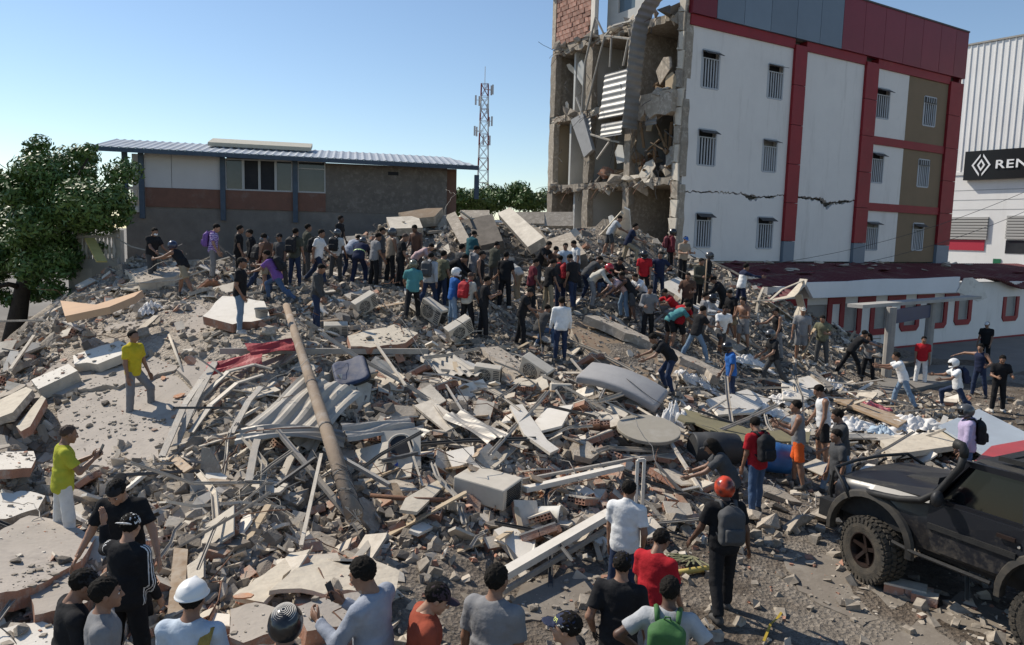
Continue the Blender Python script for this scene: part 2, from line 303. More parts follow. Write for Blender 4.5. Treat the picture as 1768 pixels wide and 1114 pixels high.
 (1699, 628, 30.0, 230, 'stand', 'tee', 'blk', 'pants', 'blk', 2, 'cap', 'wht', 0, 'man in black with a white cap in the shade of the wall', 1.74),
 (1720, 721, 22.0, 195, 'carry', 'polo', 'blk', 'pants', 'blk', 2, 'hair', 0, 0, 'man in black polo and black trousers facing out', 1.72),
 (1378, 846, 14.4, 290, 'carry2', 'tank', 'gry', 'shorts', 'org', 2, 'hair', 0, 0, 'man in grey tank top and orange shorts', 1.72),
 (1419, 808, 15.6, 280, 'look', 'tank', 'wht', 'shorts', 'blk', 2, 'hair', 0, 0, 'man in white tank top and black shorts', 1.76),
 (1442, 892, 13.0, 270, 'stand', 'tee', 'dgr', 'pants', 'blk', 2, 'hair', 0, 0, 'young man in slate tee and black trousers at the car bumper', 1.62),
 (1452, 868, 14.2, 280, 'walk', 'tee', 'dgr', 'jeans', 'ljean', 2, 'hair', 0, 0, 'man in charcoal tee and pale jeans behind the slate tee', 1.74),
 (1664, 840, 14.0, 285, 'stand', 'hoodie', 'lav', 'jeans', 'jean', 2, 'moto', 'dgr', 'blk', 'person in lavender hoodie, grey helmet and black backpack behind the car', 1.66),
 (1303, 892, 12.9, 330, 'look', 'tee', 'red', 'jeans', 'jean', 2, 'hair', 0, 'blk', 'man in red tee and jeans with a black backpack', 1.72),
 (1264, 912, 12.0, 285, 'lean', 'tee', 'dgr', 'pants', 'blk', 2, 'capl', 'blk', 0, 'long haired person in grey tee and black cap leaning', 1.68),
 (1248, 1052, 9.55, 350, 'walk0', 'tee', 'blk', 'pants', 'blk', 3, 'moto', 'ored', 'dgr', 'man in black with an orange and black helmet and grey backpack', 1.80),
 (1072, 1046, 9.5, 25, 'pocket', 'polo', 'wht', 'jeans', 'djean', 2, 'hair', 0, 0, 'man in white short sleeve shirt and dark jeans', 1.72),
 (1118, 1183, 8.1, 40, 'look', 'tee', 'red', 'pants', 'gry', 2, 'cap', 'blk', 0, 'man in loose red tee and black cap', 1.70),
 (1056, 1259, 7.15, 20, 'handback', 'tee', 'blk', 'pants', 'blk', 2, 'cap', 'nav', 0, 'man in black tee, navy cap and black gloves', 1.74),
 (1136, 1342, 6.5, 15, 'hips', 'tee', 'lgr', 'jeans', 'djean', 3, 'hair', 0, 'grn', 'man in pale grey tee with a green backpack', 1.72),
 (985, 1395, 5.6, 285, 'stand', 'tee', 'blk', 'pants', 'blk', 1, 'police', 'nav', 0, 'police officer in a navy cap with a checkered band', 1.70),
 (842, 1359, 6.2, 20, 'stand', 'tee', 'gry', 'jeans', 'djean', 2, 'hair', 0, 0, 'broad man in heather grey tee, back turned', 1.78),
 (712, 1340, 6.0, 80, 'look', 'tee', 'rust', 'jeans', 'djean', 1, 'cap', 'mar2', 0, 'man in rust red tee and dark cap', 1.68),
 (650, 1322, 6.0, 290, 'phone', 'long', 'lbl', 'jeans', 'djean', 2, 'hair', 0, 0, 'older man in light blue long sleeve shirt holding a phone', 1.80),
 (490, 1415, 5.4, 0, 'stand', 'tee', 'dgr', 'pants', 'blk', 2, 'motos', 'blk', 0, 'person in a black helmet with pale rings', 1.66),
 (338, 1385, 5.7, 5, 'stand', 'long', 'sky', 'jeans', 'djean', 2, 'hard', 'wht', 0, 'worker in white hard hat and pale blue shirt with a coiled rope', 1.76),
 (124, 1347, 6.1, 50, 'look', 'tee', 'blk', 'pants', 'blk', 2, 'cap', 'blk', 0, 'man in black cap and black tee beside the cracked slab', 1.74),
 (174, 1385, 5.9, 60, 'stand', 'tee', 'gry', 'pants', 'blk', 2, 'hair', 0, 0, 'man with short black hair in ash grey tee', 1.72),
 (220, 1202, 7.2, 10, 'handhead', 'long', 'blk', 'pants', 'blk', 1, 'capb', 'wht', 0, 'man in black track top and backward white cap, hand raised', 1.70),
 (228, 1095, 8.3, 175, 'lookdown', 'tee', 'blk', 'pants', 'blk', 1, 'capb', 'blk', 0, 'big man in black tee and backward black cap looking down', 1.80),
 (112, 985, 10.1, 45, 'phone', 'tee', 'lime', 'pants', 'white2', 2, 'bald', 0, 0, 'balding man in lime yellow tee and white trousers holding a phone', 1.74),
 (243, 728, 14.6, 100, 'step', 'polo', 'yel', 'pants', 'gry', 2, 'hair', 0, 0, 'young man in yellow polo and grey trousers on the tilted slab', 1.72),
 (262, 490, 22.5, 110, 'reachlow', 'tee', 'blk', 'pants', 'dgr', 2, 'mask', 0, 0, 'man in black tee and white face mask', 1.74),
 (322, 512, 21.3, 285, 'lean2', 'tank', 'blk', 'shorts', 'kha', 2, 'moto', 'nav', 0, 'man in black tank top, khaki shorts and navy helmet reaching out', 1.72),
]

# ------------------------------------------------------------------ terrain: the heap's height from surveyed points, thin plate spline
CTRL = [(50,660,16.2),(0,760,13.2),(110,530,20.5),(180,462,24),(330,762,13.4),(500,560,17.6),(600,890,11.0),(560,740,13.6),(800,700,15.6),(840,860,12.1),
 (1070,690,17.2),(1115,780,14.6),(1000,850,12.4),(400,900,10.7),(300,1000,8.9),(520,1000,8.9),(450,1090,7.6),(1240,790,14.8),(1200,720,17.2),(1300,770,16.2),
 (1500,730,19.9),(700,392,28.5),(620,412,27.5),(780,385,29),(880,390,29),(940,402,30),(1010,405,30),(1075,385,31.3),(1130,440,30),(1230,540,26.6),(1300,580,26),
 (30,930,9.6),(60,1060,7.9),(150,830,12.0),(200,640,16.4),(330,560,18.6),(640,660,16.2),(700,620,17.6),(900,660,17.6),(1060,600,20.6),(1130,650,19.5),(1180,500,27.2),
 (640,540,20.4),(700,760,13.8),(480,840,11.8),(460,690,14.2),(850,770,13.9),(960,740,14.9)]
FLAT = [(-20,28),(-17.5,24),(-21,18),(-15.5,20),(-24,10),(-24,35),(-12.6,13.5),(-11.5,9),(20,26),(26,22),(13.5,24),(16,20),(22,14),(10,14.5),(7,12.5),(5,11),(3,9),(1.5,10.6),(0,8.7),(5,6),(9,9),
        (18,34),(26,40),(10,18.6),(4,10.2),(9,11),(3.4,12.2),(15,28),(13,25.5),(-24,2),(26,2),(10,2)]
BACK = [(-14,31,1.8),(-6,34,2.5),(0,36,2.5),(6,38,2),(12,33,2.2),(-18,33,.6),(9.5,29.5,2.9),(-9,29.5,3.4)]
pts = []
for q in PEOPLE:
    p_ = at(q[0], q[1], q[2])
    pts.append((p_.x, p_.y, p_.z))
for q in CTRL:
    p_ = at(*q); pts.append((p_.x, p_.y, p_.z))
pts += [(a, b, 0.0) for a, b in FLAT] + BACK
pts = np.array(pts); pts[:, 2] = np.maximum(pts[:, 2], 0)
def tps_k(r2): return np.where(r2 > 1e-9, 0.5 * r2 * np.log(np.maximum(r2, 1e-9)), 0)
n_ = len(pts); d2 = ((pts[:, None, :2] - pts[None, :, :2]) ** 2).sum(-1)
A_ = np.zeros((n_ + 3, n_ + 3)); A_[:n_, :n_] = tps_k(d2) + np.eye(n_) * 1.6
A_[:n_, n_] = 1; A_[:n_, n_ + 1:] = pts[:, :2]; A_[n_, :n_] = 1; A_[n_ + 1:, :n_] = pts[:, :2].T
sol = np.linalg.solve(A_, np.concatenate([pts[:, 2], [0, 0, 0]]))
GX0, GX1, GY0, GY1, GS = -25.0, 27.0, 2.0, 42.0, 0.125
gx = np.arange(GX0, GX1 + 1e-6, GS); gy = np.arange(GY0, GY1 + 1e-6, GS)
XX, YY = np.meshgrid(gx, gy, indexing='ij')
ZB = sol[n_] + sol[n_ + 1] * XX + sol[n_ + 2] * YY
for i_ in range(n_): ZB += sol[i_] * tps_k((XX - pts[i_, 0]) ** 2 + (YY - pts[i_, 1]) ** 2)
ZB = np.maximum(ZB, 0.0)
def vnoise(x, y, s, seed):
    rg = np.random.default_rng(seed); T = rg.random((64, 64)); x = x * s + 31.7; y = y * s + 17.3
    i = np.floor(x).astype(int); j = np.floor(y).astype(int); fx = x - i; fy = y - j; fx = fx * fx * (3 - 2 * fx); fy = fy * fy * (3 - 2 * fy)
    g = lambda a, b: T[a % 64, b % 64]
    return (g(i, j) * (1 - fx) + g(i + 1, j) * fx) * (1 - fy) + (g(i, j + 1) * (1 - fx) + g(i + 1, j + 1) * fx) * fy - .5
MASK = np.clip((ZB - .08) / .5, 0, 1)
ZR = (vnoise(XX, YY, .8, 1) * .26 + vnoise(XX, YY, 1.9, 2) * .17 + vnoise(XX, YY, 4.3, 3) * .09) * MASK + vnoise(XX, YY, 3.1, 4) * .03 * (ZB < .3) + vnoise(XX, YY, 1.1, 5) * .04
ZG = np.maximum(ZB + ZR * np.clip(np.hypot(XX + 7.6, YY - 15.5) / 3.0 - .3, .12, 1), -.02)
def proj_np(X, Y, Z):
    v = np.stack([X, Y, Z - CAMH], -1); d = np.maximum(v @ np.array(FW), .1); return CX + FPX * (v @ np.array(RT)) / d, CY - FPX * (v @ np.array(UP)) / d
for px_, py_, dd_, rad_, dep_ in ((72, 745, 13.6, .75, .8), (600, 915, 10.6, .55, .3), (520, 880, 11.2, .6, .3)):      # cavities in the heap
    c_ = at(px_, py_, dd_); ZG -= dep_ * np.exp(-((XX - c_.x) ** 2 + (YY - c_.y) ** 2) / rad_ ** 2)
ZG = np.maximum(ZG, -.03)
def gz(x, y, G=None):
    G = ZG if G is None else G
    fx = min(max((x - GX0) / GS, 0), len(gx) - 1.001); fy = min(max((y - GY0) / GS, 0), len(gy) - 1.001)
    i = int(fx); j = int(fy); fx -= i; fy -= j
    return float((G[i, j] * (1 - fx) + G[i + 1, j] * fx) * (1 - fy) + (G[i, j + 1] * (1 - fx) + G[i + 1, j + 1] * fx) * fy)
def gnormal(x, y, e=.35):
    return Vector((gz(x - e, y) - gz(x + e, y), gz(x, y - e) - gz(x, y + e), 2 * e)).normalized()
_DS = np.arange(4.5, 46, .06)
def hit(px, py):
    r_ = ray(px, py); X = CAM.x + r_.x * _DS; Y = CAM.y + r_.y * _DS; Z = CAM.z + r_.z * _DS
    i = np.clip(((X - GX0) / GS).astype(int), 0, len(gx) - 1); j = np.clip(((Y - GY0) / GS).astype(int), 0, len(gy) - 1)
    k = np.nonzero(Z <= ZG[i, j])[0]
    k = k[0] if len(k) else len(_DS) - 1
    return Vector((X[k], Y[k], ZG[i[k], j[k]]))
# ------------------------------------------------------------------ ground and heap
def ground_mat():
    m = bpy.data.materials.new('rubble_ground'); m.use_nodes = True; n = m.node_tree.nodes; L = m.node_tree.links; b = n['Principled BSDF']
    b.inputs['Roughness'].default_value = .95; b.inputs['Specular IOR Level'].default_value = .15
    co = n.new('ShaderNodeNewGeometry').outputs['Position']
    def noise(s, d=6):
        t = n.new('ShaderNodeTexNoise'); t.inputs['Scale'].default_value = s; t.inputs['Detail'].default_value = d; t.inputs['Roughness'].default_value = .65; L.new(co, t.inputs['Vector']); return t.outputs[0]
    def rng(x, a, c):
        t = n.new('ShaderNodeMapRange'); t.inputs[1].default_value = a; t.inputs[2].default_value = c; L.new(x, t.inputs[0]); return t.outputs[0]
    def mix(f, a, c):
        t = n.new('ShaderNodeMix'); t.data_type = 'RGBA'; L.new(f, t.inputs[0])
        for k, v in ((6, a), (7, c)):
            if isinstance(v, tuple): t.inputs[k].default_value = v + (1,)
            else: L.new(v, t.inputs[k])
        return t.outputs[2]
    # the street is dark damp earth, the heap mixes gap shade with concrete dust
    at_ = n.new('ShaderNodeAttribute'); at_.attribute_name = 'heap'
    street = mix(rng(noise(1.3), .38, .6), (.095, .075, .057), (.15, .122, .096))
    street = mix(rng(noise(.35), .5, .6), street, (.235, .205, .17))
    heap = mix(rng(noise(.9), .35, .65), (.235, .20, .165), (.135, .116, .095))  # base darkened to stand in for the shade between the pieces
    heap = mix(rng(noise(5), .5, .7), heap, (.34, .295, .24))
    du = n.new('ShaderNodeAttribute'); du.attribute_name = 'dusty'
    heap = mix(du.outputs['Fac'], heap, mix(rng(noise(1.1), .4, .65), (.42, .365, .30), (.34, .295, .24)))
    c = mix(at_.outputs['Fac'], street, heap)
    vo = n.new('ShaderNodeTexVoronoi'); vo.inputs['Scale'].default_value = 16; L.new(co, vo.inputs['Vector'])
    hs = n.new('ShaderNodeHueSaturation'); L.new(c, hs.inputs['Color'])
    mr = n.new('ShaderNodeMapRange'); mr.inputs[3].default_value = .75; mr.inputs[4].default_value = 1.3; L.new(vo.outputs['Color'], mr.inputs[0]); L.new(mr.outputs[0], hs.inputs['Value'])
    L.new(hs.outputs[0], b.inputs['Base Color'])
    bp = n.new('ShaderNodeBump'); bp.inputs['Strength'].default_value = .9; bp.inputs['Distance'].default_value = .05
    ad = n.new('ShaderNodeMath'); ad.operation = 'ADD'; L.new(vo.outputs['Distance'], ad.inputs[0]); L.new(noise(30), ad.inputs[1]); L.new(ad.outputs[0], bp.inputs['Height'])
    L.new(bp.outputs[0], b.inputs['Normal'])
    return m
M_ground = ground_mat()
nx_, ny_ = len(gx), len(gy)
V_ = np.stack([XX, YY, ZG], -1).reshape(-1, 3)
I_ = np.arange(nx_ * ny_).reshape(nx_, ny_)
F_ = np.stack([I_[:-1, :-1], I_[1:, :-1], I_[1:, 1:], I_[:-1, 1:]], -1).reshape(-1, 4)
me = mesh('rubble_mound', V_, F_, M_ground, True)
a_ = me.attributes.new('heap', 'FLOAT', 'POINT'); a_.data.foreach_set('value', np.clip((ZB - .05 + vnoise(XX, YY, 1.3, 9) * .3) / .3, 0, 1).reshape(-1).astype(np.float32))
pc = proj_np(XX, YY, ZG); dm = np.clip(1.25 - np.hypot((pc[0] - 265) / 245, (pc[1] - 665) / 165) + vnoise(XX, YY, 1.7, 12) * .5, 0, .3) / .3
a_ = me.attributes.new('dusty', 'FLOAT', 'POINT'); a_.data.foreach_set('value', dm.reshape(-1).astype(np.float32))
tag(ob('rubble_mound', me), kind='structure')
S_ = 1500
tag(ob('ground', mesh('ground', [(-S_, -S_, -.12), (S_, -S_, -.12), (S_, S_, -.12), (-S_, S_, -.12)], [(0, 1, 2, 3)], mat('earth', (.17, .155, .135), (.24, .22, .19), .2, .95, world=True))), kind='structure')
# ------------------------------------------------------------------ implicit surfaces for bodies and clothes
def surfnet(S, o, h):
    ins = S < 0
    c = np.zeros(tuple(s - 1 for s in S.shape), np.int8)
    sl_ = lambda a, n: slice(a, n - 1 + a)
    nx, ny, nz = S.shape
    for a in (0, 1):
        for b in (0, 1):
            for d in (0, 1): c += ins[sl_(a, nx), sl_(b, ny), sl_(d, nz)]
    act = (c > 0) & (c < 8); idx = np.full(c.shape, -1, np.int64); cells = np.argwhere(act); idx[act] = np.arange(len(cells))
    sm = np.zeros((len(cells), 3)); ct = np.zeros(len(cells))
    E = []
    for ax in range(3):
        for u in (0, 1):
            for v in (0, 1):
                a = [0, 0, 0]; o1, o2 = [k for k in range(3) if k != ax]; a[o1] = u; a[o2] = v; b = list(a); b[ax] = 1; E.append((np.array(a), np.array(b)))
    for a, b in E:
        pa = cells + a; pb = cells + b
        va = S[pa[:, 0], pa[:, 1], pa[:, 2]]; vb = S[pb[:, 0], pb[:, 1], pb[:, 2]]
        k = (va < 0) != (vb < 0); t = va[k] / (va[k] - vb[k]); sm[k] += a + t[:, None] * (b - a); ct[k] += 1
    V = np.asarray(o) + h * (cells + sm / np.maximum(ct, 1)[:, None])
    F = []
    for ax, (p, q) in ((0, (1, 2)), (1, (2, 0)), (2, (0, 1))):
        s0 = [slice(None)] * 3; s1 = [slice(None)] * 3; s0[ax] = slice(0, -1); s1[ax] = slice(1, None)
        df = ins[tuple(s0)] != ins[tuple(s1)]
        e = np.argwhere(df); e = e[(e[:, p] > 0) & (e[:, q] > 0) & (e[:, p] < S.shape[p] - 1) & (e[:, q] < S.shape[q] - 1)]
        if not len(e): continue
        fl = ins[e[:, 0], e[:, 1], e[:, 2]]
        def ci(dp, dq):
            g = e.copy(); g[:, p] += dp; g[:, q] += dq; return idx[g[:, 0], g[:, 1], g[:, 2]]
        Q = np.stack([ci(-1, -1), ci(0, -1), ci(0, 0), ci(-1, 0)], 1)
        Q[~fl] = Q[~fl][:, ::-1]; F.append(Q)
    F = np.concatenate(F) if F else np.zeros((0, 4), int)
    return V, F[(F >= 0).all(1)]

class Field:
    def __init__(s, lo, hi, h):
        s.h = h; s.o = np.asarray(lo, float) - 2 * h; s.n = np.ceil((np.asarray(hi, float) + 2 * h - s.o) / h).astype(int) + 1
        s.S = np.full(tuple(s.n), .5, np.float32)
        s.ax = [s.o[k] + h * np.arange(s.n[k]) for k in range(3)]
    def op(s, lo, hi, f, mode='u', k=.02):
        a = np.maximum(((np.asarray(lo) - s.o) / s.h).astype(int), 0); b = np.minimum(((np.asarray(hi) - s.o) / s.h).astype(int) + 2, s.n)
        if (b <= a).any(): return
        g = tuple(slice(a[i], b[i]) for i in range(3))
        P = np.stack(np.meshgrid(s.ax[0][g[0]], s.ax[1][g[1]], s.ax[2][g[2]], indexing='ij'), -1)
        d = f(P).astype(np.float32); c = s.S[g]
        if mode == 'u':
            hh = np.maximum(k - np.abs(c - d), 0) / k; s.S[g] = np.minimum(c, d) - hh * hh * k * .25
        else:  # cut away where f < 0
            s.S[g] = np.maximum(c, -d)
    def cone(s, a, b, ra, rb, k=.02, cut=None):
        a = np.asarray(a, float); b = np.asarray(b, float); m = max(ra, rb) + k + 2 * s.h
        def f(P):
            ab = b - a; t = np.clip(((P - a) @ ab) / max(ab @ ab, 1e-9), 0, 1)
            d = np.linalg.norm(P - a - t[..., None] * ab, axis=-1) - (ra + (rb - ra) * t)
            if cut is not None:
                u = ab / np.linalg.norm(ab); d = np.maximum(d, (P - (a + ab * cut)) @ u)
            return d
        s.op(np.minimum(a, b) - m, np.maximum(a, b) + m, f, 'u', k)
    def ell(s, c, r, M=None, k=.02, mode='u'):
        c = np.asarray(c, float); r = np.asarray(r, float); m = r.max() + k + 2 * s.h
        def f(P):
            q = P - c
            if M is not None: q = q @ M
            k0 = np.linalg.norm(q / r, axis=-1); k1 = np.linalg.norm(q / (r * r), axis=-1) + 1e-9
            return k0 * (k0 - 1) / k1
        s.op(c - m, c + m, f, mode, k)
    def prof(s, o, M, tab, off=0., k=.03, zc=None):
        """stacked ellipses along the local z of frame M at o: rows z, half width, half depth, y offset"""
        o = np.asarray(o, float); T = np.array(tab); z0, z1 = T[0, 0], T[-1, 0]
        if zc is not None: z0 = zc
        m = T[:, 1].max() + off + k + .03
        e = [o + M @ np.array([sx * m, sy * m, z]) for sx in (-1, 1) for sy in (-1, 1) for z in (z0 - .04, z1 + .04)]
        def f(P):
            q = (P - o) @ M; z = q[..., 2]; zz = np.clip(z, T[0, 0], T[-1, 0])
            a = np.interp(zz, T[:, 0], T[:, 1]) + off; b = np.interp(zz, T[:, 0], T[:, 2]) + off; y0 = np.interp(zz, T[:, 0], T[:, 3])
            d = (np.sqrt((q[..., 0] / a) ** 2 + ((q[..., 1] - y0) / b) ** 2) - 1) * np.minimum(a, b)
            return np.maximum(d, np.maximum(z0 - z, z - z1 - off * .5))
        s.op(np.min(e, 0), np.max(e, 0), f, 'u', k)
    def noise(s, amp, fr, seed=0):
        X, Y, Z = np.meshgrid(*s.ax, indexing='ij'); p = seed * 1.7
        s.S += amp * (np.sin(X * fr + 1.3 * np.sin(Z * fr * .6 + p) + p) * np.sin(Z * fr * .8 + 1.1 * np.sin(Y * fr * .9 + p)) + .5 * np.sin(Z * fr * 2.1 + X * fr * 1.4 + p) * np.sin(Y * fr * 1.7 + p)).astype(np.float32)
    def out(s): return surfnet(s.S, s.o, s.h)

# ---- shared heads, hair, hats, helmets (head frame: y forward, z up, metres for a 1.72 m adult)
def head_field(h):
    f = Field((-.1, -.13, -.2), (.1, .14, .13), h)
    f.ell((0, -.014, .026), (.076, .096, .088)); f.ell((0, .030, -.022), (.060, .062, .076), k=.03); f.ell((0, .030, -.058), (.054, .058, .056), k=.03)
    f.cone((-.032, .083, .020), (.032, .083, .020), .011, .011, .015); f.ell((0, .074, -.098), (.024, .020, .018), k=.02)
    for sx in (-1, 1):
        f.ell((sx * .033, .098, .004), (.017, .014, .011), mode='c'); f.ell((sx * .079, -.006, -.006), (.009, .020, .031), k=.012)
        f.ell((sx * .036, .068, -.024), (.022, .02, .018), k=.02)
    f.cone((0, .092, .012), (0, .112, -.026), .008, .0125, .012); f.cone((-.012, .1, -.03), (.012, .1, -.03), .0085, .0085, .008)
    f.ell((0, .090, -.056), (.023, .010, .006), k=.008); f.ell((0, .088, -.067), (.020, .010, .006), k=.008)
    f.cone((0, -.018, -.06), (0, -.042, -.19), .050, .056, .03)
    return f.out()
HEADS = {0: head_field(.0062), 1: head_field(.0135)}
def blob(lo, hi, h, fn):
    f = Field(lo, hi, h); fn(f); return f.out()
def cutfn(fld, g): fld.op((-.3, -.3, -.3), (.3, .3, .3), g, 'c')
def hair_short(h, lift=.008, thin=False):
    def fn(f):
        f.ell((0, -.018, .032), (.079 + lift, .099 + lift, .086 + lift)); f.noise(.0045, 130, 1); f.noise(.003, 230, 3)
        ys = [-.13, -.06, -.03, .015, .03, .06, .085, .1]; zs = [-.085, -.075, -.02, -.005, .02, .058, .066, .07]
        if thin: zs = [-.05, -.03, .0, .01, .06, .1, .13, .14]
        cutfn(f, lambda P: P[..., 2] - np.interp(P[..., 1], ys, zs))
    return blob((-.11, -.14, -.11), (.11, .12, .15), h, fn)
def hair_long(h):
    def fn(f):
        f.ell((0, -.02, .03), (.09, .105, .095)); f.cone((0, -.07, -.02), (0, -.095, -.27), .085, .06, .05)
        for sx in (-1, 1): f.cone((sx * .07, -.02, -.02), (sx * .085, -.03, -.25), .035, .025, .03)
        f.noise(.004, 90, 2); cutfn(f, lambda P: np.maximum(P[..., 2] - np.interp(P[..., 1], [.0, .03, .06, .1], [-.4, .0, .06, .07]), -P[..., 1] + .0))
    return blob((-.15, -.2, -.34), (.15, .13, .15), h, fn)
def cap_mesh(h, back=1):
    def fn(f):
        f.ell((0, -.014, .036), (.086, .106, .088)); cutfn(f, lambda P: P[..., 2] - (.028 + P[..., 1] * .12))
        M = np.array([[1, 0, 0], [0, .98, -.2], [0, .2, .98]]).T
        f.ell((0, .118 * back - .008, .034 - .004 * back), (.072, .075, .0085), M.T if back > 0 else M, k=.012); f.ell((0, -.014, .124), (.008, .008, .007), k=.006)
    return blob((-.12, -.23, .0), (.12, .23, .15), h, fn)
def hard_mesh(h):
    def fn(f):
        f.ell((0, -.012, .045), (.108, .132, .105)); cutfn(f, lambda P: P[..., 2] - .034)
        f.ell((0, -.006, .038), (.125, .158, .009), k=.012); f.cone((0, -.09, .115), (0, .06, .135), .012, .012, .02)
    return blob((-.16, -.2, .0), (.16, .2, .18), h, fn)
def moto_mesh(h):
    def fn(f):
        f.ell((0, -.012, .014), (.125, .150, .140)); f.ell((0, .065, -.075), (.085, .085, .055), k=.05); f.noise(.0015, 60, 4)
        cutfn(f, lambda P: np.maximum(np.maximum(np.abs(P[..., 2] - .004) - .048, np.abs(P[..., 0]) - .098), .045 - P[..., 1]))
        cutfn(f, lambda P: np.linalg.norm((P - np.array([0, -.005, -.13])) / np.array([.095, .12, .07]), axis=-1) * .07 - .07)
    return blob((-.16, -.2, -.17), (.16, .19, .18), h, fn)
def visor_mesh(h):
    def fn(f):
        f.ell((0, -.008, .012), (.119, .146, .126)); cutfn(f, lambda P: -np.maximum(np.maximum(np.abs(P[..., 2] - .006) - .046, np.abs(P[..., 0]) - .12), .05 - P[..., 1]))
        f.ell((0, -.008, .012), (.108, .135, .12), mode='c')
    return blob((-.15, -.0, -.08), (.15, .17, .09), h, fn)
HG = {}
def gear(kind, near):
    k = (kind, near)
    if k not in HG:
        h = .007 if near else .0145
        HG[k] = {'hair': lambda: hair_short(h), 'bald': lambda: hair_short(h, .003, True), 'long': lambda: hair_long(h * 1.3), 'cap': lambda: cap_mesh(h * .9), 'capb': lambda: cap_mesh(h * .9, -1),
                 'hard': lambda: hard_mesh(h), 'moto': lambda: moto_mesh(h * 1.15), 'visor': lambda: visor_mesh(h)}[kind]()
    return HG[k]
_shared = {}
def shared(name, VF, mats, scale=1.0):
    k = (name, tuple(m.name for m in mats), round(scale, 3), len(VF[0]))
    if k not in _shared: _shared[k] = mesh(name, VF[0] * scale, VF[1], mats, True)
    return _shared[k]

def hand_vf(curl, side, n=5):
    """open relaxed hand, wrist at the origin, fingers along +x, thumb towards +y, palm towards -z*side"""
    mb = MB(); s = -side
    for (x0, x1, wy, tz) in ((-.02, .085, .040, .0135),):
        rings = [(-.03, .026, .019), (.0, .028, .018), (.04, .040, .015), (.085, .041, .012), (.094, .036, .008)]
        V = []; F = []
        for x, a, b in rings:
            for k in range(8):
                t = 2 * math.pi * k / 8 + .39; V.append((x, a * math.cos(t), b * math.sin(t)))
        for i in range(len(rings) - 1):
            for k in range(8): F.append((i * 8 + k, (i + 1) * 8 + k, (i + 1) * 8 + (k + 1) % 8, i * 8 + (k + 1) % 8))
        F.append(tuple(range(8))); F.append(tuple(range(39, 31, -1))); mb.add(V, F)
    for y, L, r0 in ((.030, .072, .0088), (.0105, .080, .009), (-.0095, .074, .0087), (-.029, .058, .0078)):
        p = Vector((.086, y, 0)); a = curl * .35; P = [p - Vector((.012, 0, 0)), p]
        for sg in (.45, .30, .25):
            p = p + Vector((math.cos(a), y * .25, s * math.sin(a))) * L * sg; P.append(p); a += curl * .75
        mb.tube(P, [r0, r0, r0 * .95, r0 * .88, r0 * .6], n)
    P = [Vector((.012, .022, 0)), Vector((.038, .050, s * .008)), Vector((.066, .064, s * .018)), Vector((.088, .066, s * .026))]
    mb.tube(P, [.012, .0115, .0095, .0065], n)
    return np.array([tuple(v) for v in mb.v]), mb.f
HANDS = {(c, s): hand_vf(c, s) for c in (.35, .95) for s in (-1, 1)}

def shoe_vf(h):
    def fn(f):
        f.cone((0, -.045, .035), (0, .115, .022), .046, .043, .03); f.cone((0, -.03, .05), (0, -.02, .10), .044, .042, .03)
        cutfn(f, lambda P: P[..., 2] + .035)
        f.op((-.3, -.3, -.3), (.3, .3, .3), lambda P: P[..., 2] + .0, 'c')
    f = Field((-.08, -.12, -.03), (.08, .19, .16), h); fn(f)
    f.S = np.maximum(f.S, -(np.meshgrid(*f.ax, indexing='ij')[2] - .002).astype(np.float32))
    return f.out()
SHOES = {0: shoe_vf(.011), 1: shoe_vf(.021)}

